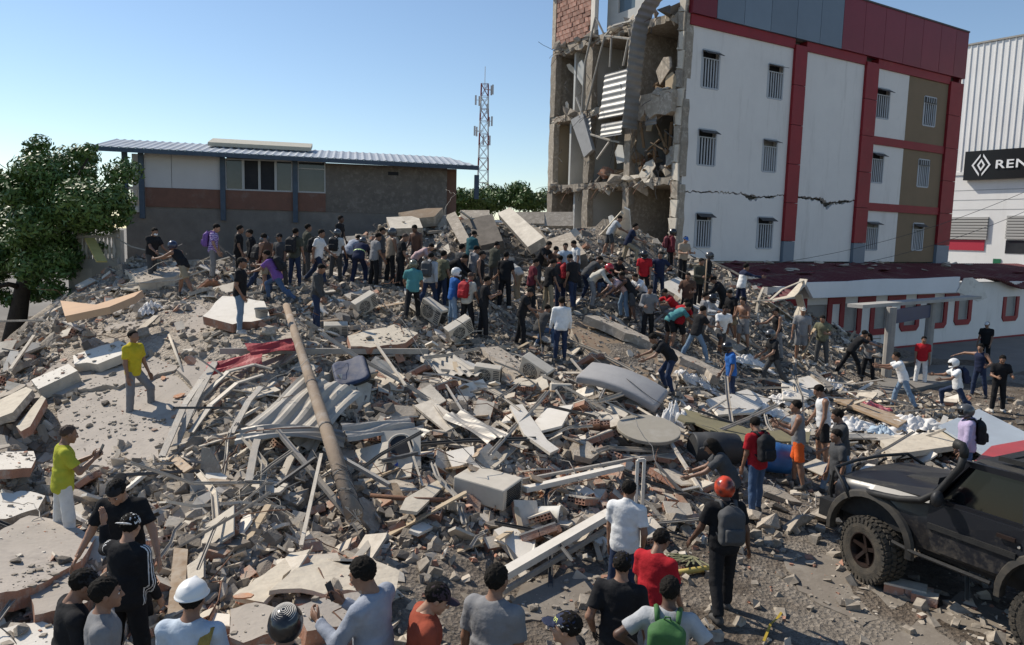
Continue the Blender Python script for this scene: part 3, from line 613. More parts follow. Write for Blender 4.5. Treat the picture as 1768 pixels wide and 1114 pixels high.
# ---- poses: bend = trunk pitch, head = (pitch, yaw), arms (forward, out, elbow, inward), legs (forward, out, knee)
def P_(bend=3, head=(4, 0), ra=(4, 9, 14, 4), la=(4, 9, 14, 4), rl=(2, 4, 3), ll=(-2, 4, 3), twist=0, side=0, grip=0):
    return dict(bend=bend, head=head, ra=ra, la=la, rl=rl, ll=ll, twist=twist, side=side, grip=grip)
POSES = dict(
 stand=P_(), look=P_(bend=6, head=(26, 6), ra=(8, 8, 22, 8), rl=(7, 5, 8), ll=(-5, 5, 4)), pocket=P_(head=(8, 10), ra=(-8, 14, 38, 26), la=(0, 7, 10, 2), rl=(6, 5, 8), ll=(-4, 5, 3)),
 walk=P_(bend=7, ra=(-20, 9, 18, 3), la=(26, 9, 30, 3), rl=(24, 3, 12), ll=(-20, 3, 20), head=(12, 0)), walk0=P_(bend=5, ra=(-6, 14, 22, 2), la=(10, 14, 26, 2), rl=(13, 5, 9), ll=(-14, 5, 14), head=(14, 8)),
 stride=P_(bend=9, head=(18, -8), ra=(14, 14, 40, 10), la=(24, 16, 42, 10), rl=(30, 5, 26), ll=(-22, 6, 16)), stride2=P_(bend=16, head=(16, 10), ra=(38, 14, 50, 14), la=(30, 12, 60, 14), rl=(24, 16, 12), ll=(-18, 16, 8)),
 lunge=P_(bend=30, head=(4, 0), ra=(66, 10, 16, 6), la=(44, 10, 30, 8), rl=(62, 8, 70), ll=(-34, 6, 22)), lunge2=P_(bend=10, head=(12, 10), ra=(50, 16, 30, 8), la=(40, 18, 44, 8), rl=(66, 10, 72), ll=(-26, 8, 18)),
 bend=P_(bend=62, head=(14, 0), ra=(34, 10, 16, 6), la=(44, 10, 10, 6), rl=(16, 8, 26), ll=(4, 8, 16)), bend2=P_(bend=48, head=(24, 0), ra=(38, 10, 30, 8), la=(30, 10, 38, 8), rl=(36, 9, 52), ll=(14, 9, 36)),
 lean=P_(bend=34, head=(22, 4), ra=(34, 10, 26, 6), la=(42, 10, 20, 6), rl=(14, 6, 16), ll=(-8, 6, 10)), lean2=P_(bend=40, head=(2, 0), ra=(66, 8, 10, 8), la=(58, 8, 16, 8), rl=(26, 5, 16), ll=(-24, 5, 6), grip=1),
 lean3=P_(bend=22, head=(4, 0), ra=(70, 8, 24, 8), la=(66, 8, 28, 8), rl=(22, 9, 14), ll=(-22, 9, 6), grip=1),
 crouch=P_(bend=44, head=(6, 0), ra=(58, 14, 20, 10), la=(50, 14, 30, 10), rl=(98, 14, 122), ll=(78, 16, 118)), crouch2=P_(bend=34, head=(12, 0), ra=(44, 12, 44, 10), la=(40, 12, 50, 10), rl=(84, 12, 96), ll=(70, 14, 104)),
 reach=P_(bend=10, head=(8, 0), ra=(66, 10, 20, 2), la=(58, 14, 28, 2), rl=(12, 6, 10), ll=(-8, 6, 6)), reach1=P_(bend=6, head=(10, 6), ra=(50, 12, 40, 6), la=(6, 10, 16, 4), rl=(6, 5, 6), ll=(-4, 5, 4)),
 reachlow=P_(bend=12, head=(10, 8), ra=(30, 12, 34, 4), la=(24, 10, 30, 4), rl=(10, 8, 6), ll=(-8, 8, 6)),
 phone=P_(bend=4, head=(16, 0), ra=(32, 10, 92, 26), la=(28, 10, 84, 26), rl=(5, 5, 5), ll=(-4, 5, 3), grip=1), shovel=P_(bend=16, head=(24, 0), ra=(30, 12, 46, 16), la=(12, 12, 26, 10), rl=(12, 8, 12), ll=(-10, 8, 6), grip=1),
 carry=P_(bend=5, head=(16, 4), ra=(14, 14, 74, 26), la=(16, 14, 80, 26), rl=(5, 6, 5), ll=(-4, 6, 4), grip=1), carry2=P_(bend=5, head=(6, 0), ra=(22, 14, 84, 10), la=(24, 12, 90, 14), rl=(8, 7, 8), ll=(-6, 7, 5), grip=1),
 hips=P_(bend=3, head=(10, 6), ra=(-18, 46, 42, 96), la=(-18, 46, 42, 96), rl=(3, 7, 3), ll=(-3, 7, 3)),
 climb=P_(bend=26, head=(2, 0), ra=(30, 12, 40, 6), la=(-16, 14, 30, 4), rl=(58, 6, 66), ll=(-14, 8, 10)), step=P_(bend=2, head=(-4, 4), ra=(2, 10, 12, 2), la=(6, 9, 18, 4), rl=(2, 5, 4), ll=(34, 10, 40)),
 armsout=P_(bend=6, head=(8, -14), ra=(10, 82, 40, 30), la=(14, 40, 66, 30), rl=(6, 6, 5), ll=(-5, 6, 5)), handback=P_(bend=4, head=(10, -8), ra=(2, 12, 18, 6), la=(-24, 16, 60, 20), rl=(3, 5, 3), ll=(-3, 5, 3)),
 handhead=P_(bend=4, head=(10, -10), ra=(4, 10, 22, 4), la=(58, 44, 118, 40), rl=(4, 5, 4), ll=(-4, 5, 4)), lookdown=P_(bend=10, head=(34, 4), ra=(10, 22, 18, 2), la=(8, 22, 20, 2), rl=(6, 7, 10), ll=(-4, 7, 6)),
)
def rx(a): c, s = math.cos(a), math.sin(a); return np.array([[1, 0, 0], [0, c, -s], [0, s, c]])
def ry(a): c, s = math.cos(a), math.sin(a); return np.array([[c, 0, s], [0, 1, 0], [-s, 0, c]])
def rz(a): c, s = math.cos(a), math.sin(a); return np.array([[c, -s, 0], [s, c, 0], [0, 0, 1]])
CH = [(-.03, .080, .056, 0), (0, .078, .055, 0), (.06, .086, .060, .002), (.12, .098, .066, .004), (.16, .104, .063, .002), (.19, .096, .052, -.004), (.212, .060, .040, -.008), (.222, .034, .03, -.01)]
PE = [(-.055, .070, .056, -.002), (-.03, .086, .063, -.004), (0, .092, .066, -.006), (.04, .091, .062, -.003), (.09, .081, .056, 0), (.12, .079, .055, 0)]

def skeleton(ps, H):
    dv = lambda sd, f, o: np.array([sd * math.sin(R(o)), math.sin(R(f)) * math.cos(R(o)), -math.cos(R(f)) * math.cos(R(o))])
    J = {}; b = R(ps['bend']); Mp = rx(-b * .55) @ ry(R(ps['side']) * .5); Mc = rz(R(ps['twist'])) @ rx(-b) @ ry(R(ps['side']))
    J['Mp'], J['Mc'] = Mp, Mc; J['pel'] = np.zeros(3); J['waist'] = Mp @ np.array([0, 0, .09 * H])
    J['neck'] = J['waist'] + Mc @ np.array([0, -.008, .212]) * H
    Mh = rz(R(ps['twist'] - ps['head'][1])) @ rx(-(b * .45 + R(ps['head'][0]))); Mn = rx(-(b * .75 + R(ps['head'][0]) * .4))
    J['Mh'] = Mh; J['hbase'] = J['neck'] + Mn @ np.array([0, .012, .045]) * H; J['head'] = J['hbase'] + Mh @ np.array([0, .012, .052]) * H
    for sd, c in ((1, 'r'), (-1, 'l')):
        f, o, e, i = ps[c + 'a']; sh = J['waist'] + Mc @ np.array([sd * .106, -.004, .182]) * H
        d1 = dv(sd, f, o); d2 = dv(sd, f + e, o - i); J[c + 'sh'] = sh; J[c + 'el'] = sh + d1 * .172 * H; J[c + 'wr'] = J[c + 'el'] + d2 * .148 * H; J[c + 'hd'] = d2
        f, o, kn = ps[c + 'l']; hp = Mp @ np.array([sd * .05, -.003, 0]) * H; t1 = dv(sd, f, o); t2 = dv(sd, f - kn, o * .6)
        J[c + 'hp'] = hp; J[c + 'kn'] = hp + t1 * .245 * H; J[c + 'an'] = J[c + 'kn'] + t2 * .236 * H; J[c + 'ft'] = f - kn
    z = min(J['ran'][2], J['lan'][2]) - .042 * H; c = (J['ran'] + J['lan']) / 2
    sh = np.array([-c[0], -c[1], -z])
    for k in list(J):
        if isinstance(J[k], np.ndarray) and J[k].shape == (3,) and k not in ('rhd', 'lhd'): J[k] = J[k] + sh
    return J

def body_vf(J, H, h, fat, top, bot):
    keys = ['pel', 'waist', 'neck', 'hbase', 'rsh', 'lsh', 'rel', 'lel', 'rwr', 'lwr', 'rkn', 'lkn', 'ran', 'lan', 'rhp', 'lhp']
    A = np.array([J[k] for k in keys]); f = Field(A.min(0) - .11 * H, A.max(0) + .11 * H, h); k = .03 * H; sk = -.004 * H if top != 'none' else 0
    T = lambda tab: [(a * H, b * H * fat, c * H * fat, d * H) for a, b, c, d in tab]
    f.prof(J['pel'], J['Mp'], T(PE), -.005 * H, k); f.prof(J['waist'], J['Mc'], T(CH), sk, k)
    f.cone(J['neck'] + J['Mc'] @ np.array([0, 0, -.02]) * H, J['hbase'] + (J['head'] - J['hbase']) * .3, .036 * H, .031 * H, .02)
    for c, sd in (('r', 1), ('l', -1)):
        f.cone(J['neck'] + J['Mc'] @ np.array([sd * .02, -.005, -.008]) * H, J[c + 'sh'], .026 * H, .031 * H, .03 * H)
        f.cone(J[c + 'sh'], J[c + 'el'], .031 * H * fat, .0235 * H, .02 * H); f.cone(J[c + 'el'], J[c + 'wr'], .0245 * H, .0155 * H, .012 * H)
        th = .046 * H * fat; lk = .78 if bot != 'shorts' else 1.0
        f.cone(J[c + 'hp'], J[c + 'kn'], th, .032 * H * lk, .02 * H); f.cone(J[c + 'kn'], J[c + 'an'], .031 * H * lk, .021 * H, .012 * H)
        m = J[c + 'kn'] * .68 + J[c + 'an'] * .32
        if lk == 1: f.ell(m + np.array([0, -.008, 0]) * H, (.031 * H, .033 * H, .062 * H), None, .02 * H)
    return f.out()
def wear(J, H, h, fat, top, seed):
    if top == 'none': return None
    loose = {'tee': .011, 'polo': .010, 'tank': .008, 'long': .011, 'jacket': .017, 'hoodie': .019}[top] * H
    ends = [J['pel'], J['waist'], J['neck'], J['rsh'], J['lsh'], J['rel'], J['lel']] + ([J['rwr'], J['lwr']] if top in ('long', 'jacket', 'hoodie') else [])
    A = np.array(ends); f = Field(A.min(0) - .13 * H, A.max(0) + .13 * H, h); k = .03 * H
    T = lambda tab: [(a * H, b * H * fat, c * H * fat, d * H) for a, b, c, d in tab]
    f.prof(J['pel'], J['Mp'], T(PE), loose + .004 * H, k, zc=-.045 * H); f.prof(J['waist'], J['Mc'], T(CH), loose, k)
    for c, sd in (('r', 1), ('l', -1)):
        nk = J['neck'] + J['Mc'] @ np.array([sd * .03, -.005, -.012]) * H
        if top == 'tank':
            f.cone(nk, J[c + 'sh'] * .72 + nk * .28, .030 * H, .024 * H, .02 * H); continue
        f.cone(nk, J[c + 'sh'], .029 * H, .034 * H, .03 * H)
        if top in ('tee', 'polo'):
            f.cone(J[c + 'sh'], J[c + 'el'], .036 * H * fat, .044 * H, .02 * H, cut=.70)
        else:
            e = loose * .6; f.cone(J[c + 'sh'], J[c + 'el'], .034 * H * fat + e * .5, .028 * H + e, .02 * H); f.cone(J[c + 'el'], J[c + 'wr'], .028 * H + e, .020 * H + e * .7, .015 * H, cut=.97)
    if top == 'hoodie': f.ell(J['neck'] + J['Mc'] @ np.array([0, -.045, .0]) * H, (.055 * H, .035 * H, .035 * H), None, .02)
    if top in ('polo', 'jacket'): f.cone(J['neck'] + J['Mc'] @ np.array([0, -.005, -.005]) * H, J['neck'] + J['Mc'] @ np.array([0, .002, .012]) * H, .041 * H, .040 * H, .012)
    f.noise(.0033 if h > .018 else .0032, 26 if h > .018 else 30, seed)
    return f.out()
def trousers(J, H, h, fat, bot, seed):
    A = np.array([J[k] for k in ('pel', 'waist', 'rhp', 'lhp', 'rkn', 'lkn', 'ran', 'lan')]); f = Field(A.min(0) - .12 * H, A.max(0) + .12 * H, h)
    T = lambda tab: [(a * H, b * H * fat, c * H * fat, d * H) for a, b, c, d in tab]
    f.prof(J['pel'], J['Mp'], T(PE[:-1]), .004 * H, .03 * H)
    slim = bot == 'jeans'
    for c in 'rl':
        if bot == 'shorts':
            f.cone(J[c + 'hp'], J[c + 'kn'], .054 * H * fat, .054 * H, .02 * H, cut=.86); continue
        f.cone(J[c + 'hp'], J[c + 'kn'], .053 * H * fat, (.037 if slim else .044) * H, .02 * H)
        f.cone(J[c + 'kn'], J[c + 'an'], (.037 if slim else .043) * H, (.029 if slim else .038) * H, .015 * H, cut=.96)
        m = J[c + 'kn'] * .68 + J[c + 'an'] * .32
        if slim: f.ell(m + np.array([0, -.008, 0]) * H, (.036 * H, .038 * H, .07 * H), None, .02 * H)
    f.noise(.003, 24, seed + 5)
    return f.out()

SKIN = {1: ((.40, .235, .155), (.33, .18, .115)), 2: ((.27, .15, .095), (.21, .11, .07)), 3: ((.115, .062, .042), (.085, .045, .03))}
def skin_mat(i): return mat('skin_tone_%s' % 'abc'[i - 1], SKIN[i][0], SKIN[i][1], 8, .5, .15, 90, spec=.4, bdist=.004)
def cloth(cn):
    c = KC[cn]; k = .78 if max(c) > .1 else .6
    return mat('cloth_' + cn, c, tuple(x * k + (.012 if max(c) < .1 else 0) for x in c), 6, .9, .6, 10, .12, spec=.12, bdist=.03, c3=tuple(min(1, x * .8 + .045) for x in c), s3=2.5, f3=(.56, .8))
def zigzag():
    m = mat('zigzag_cloth', (.20, .10, .34), None, 6, .9); n = m.node_tree.nodes; L = m.node_tree.links
    if 'zz' in n: return m
    tc = n.new('ShaderNodeTexCoord'); wv = n.new('ShaderNodeTexWave'); wv.name = 'zz'; wv.wave_profile = 'TRI'; wv.bands_direction = 'Z'; wv.inputs['Scale'].default_value = 5.5; wv.inputs['Distortion'].default_value = 6; wv.inputs['Detail Scale'].default_value = 3
    L.new(tc.outputs['Object'], wv.inputs['Vector']); rp = n.new('ShaderNodeValToRGB'); rp.color_ramp.elements[0].position = .45; rp.color_ramp.elements[1].position = .55
    rp.color_ramp.elements[0].color = (.16, .07, .30, 1); rp.color_ramp.elements[1].color = (.55, .47, .68, 1); L.new(wv.outputs[0], rp.inputs[0]); L.new(rp.outputs[0], n['Principled BSDF'].inputs['Base Color'])
    return m
M_hair = mat('hair', (.008, .007, .006), (.018, .015, .012), 60, .8, .8, 160, bdist=.006, spec=.12)
M_buzz = mat('buzz_hair', (.05, .032, .024), (.07, .045, .033), 60, .7)
M_visor = mat('visor', (.008, .009, .01), None, rough=.08, spec=.6)
M_shoe = mat('shoe', (.03, .028, .027), (.10, .095, .09), 7, .7, orand=.3)
M_shoew = mat('shoe_white', (.6, .58, .55), (.4, .38, .35), 7, .7)
M_eye = mat('eye_white', (.6, .57, .54), None, rough=.3); M_iris = mat('iris', (.015, .01, .008), None, rough=.15); M_lip = mat('brow', (.03, .02, .016), None, rough=.8)
M_maskc = mat('mask_cloth', (.72, .74, .75), (.62, .64, .66), 9, .9)
def helmet_mat(cn):
    if cn == 'ored': return mat('helmet_orange', (.60, .06, .02), (.02, .02, .02), 9, .25, spec=.5, detail=1)
    c = KC[cn]; return mat('helmet_' + cn, c, tuple(x * .75 for x in c), 5, .28, spec=.5, coat=.4)
def m4(M, o=(0, 0, 0), s=1.0):
    q = Matrix.Identity(4)
    for i in range(3):
        for j in range(3): q[i][j] = float(M[i][j]) * s
        q[i][3] = float(o[i])
    return q

def backpack(world, cn, owner, H):
    c = KC[cn]; m = mat('bag_' + cn, c, tuple(min(1, x * .7 + .01) for x in c), 8, .75, .4, 40, spec=.25, bdist=.006)
    h = .016
    key = ('bp', cn)
    if key not in _shared:
        f = Field((-.2, -.2, -.3), (.2, .12, .26), h); rb = lambda c_, b_, r_: (lambda P: (lambda q: np.linalg.norm(np.maximum(q, 0), axis=-1) + np.minimum(q.max(-1), 0) - r_)(np.abs(P - np.array(c_)) - np.array(b_)))
        f.op((-.4, -.4, -.4), (.4, .4, .4), rb((0, -.01, -.05), (.10, .035, .15), .05)); f.ell((0, -.005, .10), (.135, .075, .12), k=.04); f.noise(.005, 26, 2)
        f.op((-.4, -.4, -.4), (.4, .4, .4), lambda P: .055 - P[..., 1], 'c')
        a = f.out(); f = Field((-.2, -.2, -.3), (.2, .12, .26), h); f.op((-.4, -.4, -.4), (.4, .4, .4), rb((0, -.095, -.12), (.085, .02, .06), .025)); f.noise(.003, 40, 1); b = f.out()
        s = []
        for sx in (-1, 1):
            mb = MB(); mb.tube([(sx * .085, .05, .17), (sx * .092, .12, .235), (sx * .10, .22, .22), (sx * .11, .27, .08), (sx * .135, .20, -.1), (sx * .13, .06, -.17)], [.02, .024, .024, .022, .014, .012], 6)
            s.append(mb.mesh('strap', [m], True))
        hd = MB().tube([(-.03, -.0, .20), (-.02, -.02, .245), (.02, -.02, .245), (.03, 0, .20)], .008, 5).mesh('grab_handle', [m], True)
        _shared[key] = (mesh('backpack', a[0], a[1], [m], True), mesh('pocket', b[0], b[1], [m], True), s, hd)
    a, b, s, hd = _shared[key]
    o = ob('backpack', a, mw=world); ob('pocket', b, o)
    for q in s: ob('strap', q, o)
    ob('grab_handle', hd, o)
    tag(o, owner, 'backpack', 'backpacks worn in the crowd')
    return o

BAGLAB = {}
def person(i, q):
    px, py, d, yaw, pose, top, tc, bot, bc, skin, hg, hc, bag, label, H = q
    near = 0 if d < 11 else 1
    h = .0135 if d < 7.6 else .0165 if d < 11 else .0215 if d < 16 else .027
    rs = random.Random(i * 13 + 5)
    fat = {'broad': 1.1}.get(label.split()[0], rs.uniform(.95, 1.08))
    ps = dict(POSES[pose])
    j_ = lambda t, a: tuple(x + rs.uniform(-a, a) for x in t)
    ps['ra'] = j_(ps['ra'], 4); ps['la'] = j_(ps['la'], 4); ps['rl'] = j_(ps['rl'], 2); ps['ll'] = j_(ps['ll'], 2); ps['twist'] += rs.uniform(-8, 8); ps['head'] = j_(ps['head'], 5)
    J = skeleton(ps, H)
    w_ = at(px, py, d); z = gz(w_.x, w_.y)
    FT = Matrix.Translation((w_.x, w_.y, z)) @ Matrix.Rotation(-R(yaw), 4, 'Z')
    # each foot on the uneven heap: stand on the lower of the two
    zs = []
    for c in 'rl':
        f_ = FT @ Vector(J[c + 'an']); zs.append(gz(f_.x, f_.y) - (J[c + 'an'][2] - .042 * H))
    FT = Matrix.Translation((w_.x, w_.y, min(max(zs), z + .12))) @ Matrix.Rotation(-R(yaw), 4, 'Z')
    V, F = body_vf(J, H, h, fat, top, bot); V = [V]; F = [F.tolist()]; nb = len(V[0]); fm = [0] * len(F[0])
    hv, hf = HEADS[near]; s = H / 1.72
    V.append(J['head'] + (hv * s) @ J['Mh'].T); F.append((hf + nb).tolist()); fm += [0] * len(hf); nb += len(hv)
    mats = [skin_mat(skin)]
    glove = 'gloves' in label
    if glove: mats.append(M_black)
    for c, sd in (('r', 1), ('l', -1)):
        x = J[c + 'hd']; ref = np.array([0, 1., 0]) if abs(x[1]) < .75 else np.array([0, 0, 1.])
        y = ref - x * (ref @ x); y /= np.linalg.norm(y); zc = np.cross(x, y); M = np.stack([x, y, zc], 1)
        if sd < 0: pass
        v, f = HANDS[(.95 if ps['grip'] else .35, sd)]
        V.append(J[c + 'wr'] + (v * s * 1.04) @ M.T); F.append([tuple(k + nb for k in t) for t in f]); fm += [1 if glove else 0] * len(f); nb += len(v)
    root = empty('person', mw=FT); tag(root, label, 'person', 'people on and around the collapsed building')
    me = mesh('body', np.concatenate(V), sum(F, []), mats, True, fm); ob('body', me, root)
    t = wear(J, H, h, fat, top, i)
    tname = {'tee': 't_shirt', 'polo': 'shirt', 'tank': 'tank_top', 'long': 'shirt', 'jacket': 'jacket', 'hoodie': 'hoodie'}.get(top)
    if t is not None:
        cm = zigzag() if 'zigzag' in label else cloth(tc); mm = [cm]; fmt = None
        cen = t[0][t[1]].mean(1); q_ = (cen - J['waist']) @ J['Mc'] / H
        if 'reflective' in label: mm.append(mat('reflective_band', (.55, .75, .30), None, rough=.4)); fmt = (np.abs(q_[:, 2] - .02) < .014).astype(int)
        if label.startswith('man in white jacket'): mm.append(cloth('nav')); fmt = (q_[:, 2] > .135).astype(int)
        if 'track top' in label: mm.append(cloth('wht')); e = ((cen - J['rsh']) @ (J['rel'] - J['rsh']) / ((J['rel'] - J['rsh']) @ (J['rel'] - J['rsh']))); fmt = ((np.abs(np.mod(cen[:, 1] - J['rsh'][1] + .01, .026) - .013) < .0045) & (np.abs(cen[:, 1] - J['rsh'][1]) < .04) & (np.abs(q_[:, 0]) > .105)).astype(int)
        ob(tname, mesh(tname, t[0], t[1], mm, True, fmt), root)
    b = trousers(J, H, h, fat, bot, i); ob('shorts' if bot == 'shorts' else 'trousers', mesh('trousers', b[0], b[1], [cloth(bc)], True), root)
    sm = M_shoew if rs.random() < .3 else M_shoe; sv = SHOES[0 if d < 13 else 1]
    for c, sd in (('r', 1), ('l', -1)):
        tilt = max(0., -J[c + 'ft'] - 32) if J[c + 'an'][2] < .1 * H else max(0., -J[c + 'ft'] - 10) * .8
        M = rz(-sd * R(9)) @ rx(-R(min(tilt, 55)))
        o_ = J[c + 'an'] + M @ np.array([0, .012, -.042]) * H
        ob('shoe', shared('shoe', sv, [sm], s), root, mw=m4(M, o_))
    HM = m4(J['Mh'], J['head'], s); HA = HM @ Matrix.Diagonal((rs.uniform(.96, 1.03), rs.uniform(.97, 1.05), rs.uniform(.94, 1.1), 1))
    if near == 0:
        for sx in (-1, 1):
            e = ob('eye', shared('eye', blob((-.02, -.02, -.02), (.02, .02, .02), .004, lambda f: f.ell((0, 0, 0), (.0125, .0125, .0105))), [M_eye]), root, mw=HM @ Matrix.Translation((sx * .032, .079, .004)))
            ob('pupil', shared('pupil', blob((-.01, -.01, -.01), (.01, .01, .01), .002, lambda f: f.ell((0, 0, 0), (.0055, .003, .0055))), [M_iris]), e, loc=(0, .0115, 0))
            ob('eyebrow', shared('eyebrow', blob((-.03, -.01, -.01), (.03, .01, .01), .003, lambda f: f.ell((0, 0, 0), (.019, .006, .0045))), [M_lip]), root, mw=HM @ Matrix.Translation((sx * .032, .091, .024)))
    nr = near == 0
    kinds = {'hair': ['hair'], 'bald': ['bald'], 'long': ['long'], 'cap': ['hair', 'cap'], 'capl': ['long', 'cap'], 'capb': ['hair', 'capb'], 'police': ['hair', 'cap'], 'hard': ['hair', 'hard'], 'moto': ['moto', 'visor'], 'motos': ['moto', 'visor'], 'mask': ['hair']}[hg]
    for k in kinds:
        if k in ('hair', 'long', 'bald'):
            ob('hair', shared('hair', gear(k, nr), [M_buzz if k == 'bald' else M_hair]), root, mw=HA if hg in ('hair', 'mask') else HM)
        elif k in ('cap', 'capb'):
            cm = mat('cap_mar2', (.03, .018, .025), (.05, .03, .04), 6, .8) if hc == 'mar2' else mat('cap_' + hc, KC[hc], tuple(x * .8 + .004 for x in KC[hc]), 6, .8, .3, 60, bdist=.004)
            co = ob('cap', shared('cap', gear(k, nr), [cm]), root, mw=HM)
            if hg == 'police': police_marks(co)
        elif k == 'hard': ob('hard_hat', shared('hard_hat', gear('hard', nr), [mat('hard_hat_white', (.78, .78, .77), (.7, .7, .68), 4, .35, spec=.5)]), root, mw=HM)
        elif k == 'moto':
            ho = ob('helmet', shared('helmet', gear('moto', nr), [helmet_mat(hc)]), root, mw=HM)
            if hg == 'motos':
                for r_ in range(7):
                    a_ = .12 + r_ * .10; mb = MB(); P = []
                    for t_ in range(41):
                        th = 2 * math.pi * t_ / 40; e_ = Vector((math.sin(a_) * math.cos(th) * .1265, -.012 - .1515 * math.sin(a_ * .98) * math.sin(th) * .98, .014 + .1415 * math.cos(a_)))
                        P.append(e_)
                    ob('ring_stripe', mb.tube(P, .0032, 4, False).mesh('ring_stripe', [M_white]), ho, mw=Matrix.Translation((0, -.012, .014)) @ Matrix.Rotation(R(24), 4, 'X') @ Matrix.Translation((0, .012, -.014)))
        elif k == 'visor': ob('visor', shared('visor', gear('visor', nr), [M_visor]), root, mw=HM)
    if hg == 'mask': ob('face_mask', shared('face_mask', blob((-.08, .0, -.12), (.08, .15, .0), .012, lambda f: f.ell((0, .066, -.055), (.058, .056, .048))), [M_maskc]), root, mw=HM)
    if bag:
        BW = FT @ m4(J['Mc'], J['waist'] + J['Mc'] @ np.array([0, -.115 * H * fat, .1 * H]), s)
        CN = dict(pur='purple', blk='black', dgr='charcoal', red='red', mar='maroon', nav='navy', grn='green')
        backpack(BW, bag, CN[bag] + ' backpack on the back of the ' + label.split(' with a ')[0].split(' wearing')[0].split(' and ')[0].split(' with ')[0], H)
    return J, FT
def police_marks(co):
    cu = bpy.data.curves.new('lettering', 'FONT'); cu.body = 'POLICÍA'; cu.size = .042; cu.align_x = 'CENTER'; cu.extrude = .0008
    t = bpy.data.objects.new('lettering', cu); COL.objects.link(t)
    dg = bpy.context.evaluated_depsgraph_get(); me = bpy.data.meshes.new_from_object(t.evaluated_get(dg)); bpy.data.objects.remove(t)
    for v in me.vertices:
        a = v.co.x / .098; z = .058 + v.co.y; rr = math.sqrt(max(0, 1 - ((z - .036) / .088) ** 2)); k = 1.03 + v.co.z
        v.co = (-math.sin(a) * -.086 * rr * k, -.014 + math.cos(a) * .106 * rr * k, z)
    me.materials.append(mat('lettering_yellow', (.75, .8, .25), None, rough=.6)); ob('lettering', me, co)
    mb = MB(); mb2 = MB(); N = 44
    for r_ in range(2):
        for k in range(N):
            a = 2 * math.pi * k / N; a2 = 2 * math.pi * (k + 1) / N
            if abs((a + math.pi) % (2 * math.pi) - math.pi) < .9: continue
            V = []
            for aa, zz in ((a, 0), (a2, 0), (a2, 1), (a, 1)):
                y_ = math.cos(aa); z = .034 + (r_ + zz) * .0085 + y_ * .0125; rr = math.sqrt(max(0, 1 - ((z - .036) / .088) ** 2)) * 1.02
                V.append((math.sin(aa) * .086 * rr, -.014 + y_ * .106 * rr, z))
            (mb if (k + r_) % 2 else mb2).add(V, [(0, 1, 2, 3)])
    mb.build('checker_band', [M_white], co); mb2.build('checker_band', [M_black], co)
# ------------------------------------------------------------------ buildings
def onplane(px, py, o, n):
    r_ = ray(px, py); n = Vector(n); return CAM + r_ * ((Vector(o) - CAM).dot(n) / r_.dot(n))
Zv = Vector((0, 0, 1))
class Plane:
    """a wall plane: origin on the ground, u along the wall, n outwards; pixel lookups give (s, z)"""
    def __init__(s, o, u): s.o = Vector((o[0], o[1], 0)); s.u = Vector((u[0], u[1], 0)).normalized(); s.n = s.u.cross(Zv) 
    def sz(s, px, py):
        p = onplane(px, py, s.o, s.n); return (p - s.o).dot(s.u), p.z
    def pt(s, a, z, out=0.0): return s.o + s.u * a + Zv * z + s.n * out
    def slab(s, mb, s0, s1, z0, z1, out, t, mi=0):
        """box whose front face is `out` in front of the plane and t thick"""
        return mb.prism([(s0, z0), (s1, z0), (s1, z1), (s0, z1)], s.o + s.n * out, s.u, Zv, s.n, t, mi)
    def poly(s, mb, P, out, t, mi=0): return mb.prism(P, s.o + s.n * out, s.u, Zv, s.n, t, mi)

M_wallw = mat('painted_wall', (.74, .71, .67), (.69, .66, .625), .8, .85, .2, 9, bdist=.015, c3=(.50, .47, .43), s3=1.6, f3=(.55, .85), stretch=(1, 1, .14))
M_redp = mat('red_paint', (.27, .018, .026), (.21, .016, .022), 1.2, .55, c3=(.30, .06, .05), s3=1.1, f3=(.6, .75))
M_redpan = mat('red_panel', (.20, .018, .03), (.17, .016, .026), .6, .45, orand=.12)
M_grypan = mat('grey_panel', (.17, .215, .265), (.15, .19, .235), .6, .45, orand=.1)
M_tanw = mat('tan_paint', (.225, .165, .105), (.20, .148, .095), 1.2, .85, .1, 20)
M_barw = mat('window_bar_paint', (.42, .44, .46), None, rough=.6)
M_dark = mat('dark_interior', (.022, .024, .028), (.035, .036, .04), 2, .9)  # near-black: shade of rooms and openings put in colour; also dark doors
M_glass = mat('window_glass', (.025, .03, .036), (.05, .055, .06), 1, .08, spec=.6)
M_crack = mat('crack_shade', (.15, .14, .13), (.09, .085, .08), 6, .95, .6, 30)
M_beige = mat('beige_room', (.48, .38, .26), (.43, .34, .23), 1, .85); M_rwhite = mat('room_white', (.52, .52, .50), (.44, .44, .42), 1, .85); M_rtan = mat('room_brown', (.20, .13, .075), (.15, .10, .06), 2, .85)
M_rmar = mat('room_maroon', (.13, .05, .045), (.10, .04, .036), 1, .9); M_rgreen = mat('green_door', (.03, .12, .10), (.025, .09, .08), 1, .7)
M_grey = mat('grey_render', (.19, .175, .16), (.145, .135, .123), 1.5, .95, .5, 14, c3=(.23, .215, .195), s3=.6, f3=(.5, .7))
def jag(rs, x0, x1, y, step, amp):
    n = max(2, int(abs(x1 - x0) / step)); return [(x0 + (x1 - x0) * k / n, y + (rs.uniform(-amp, amp) if 0 < k < n else 0)) for k in range(n + 1)]

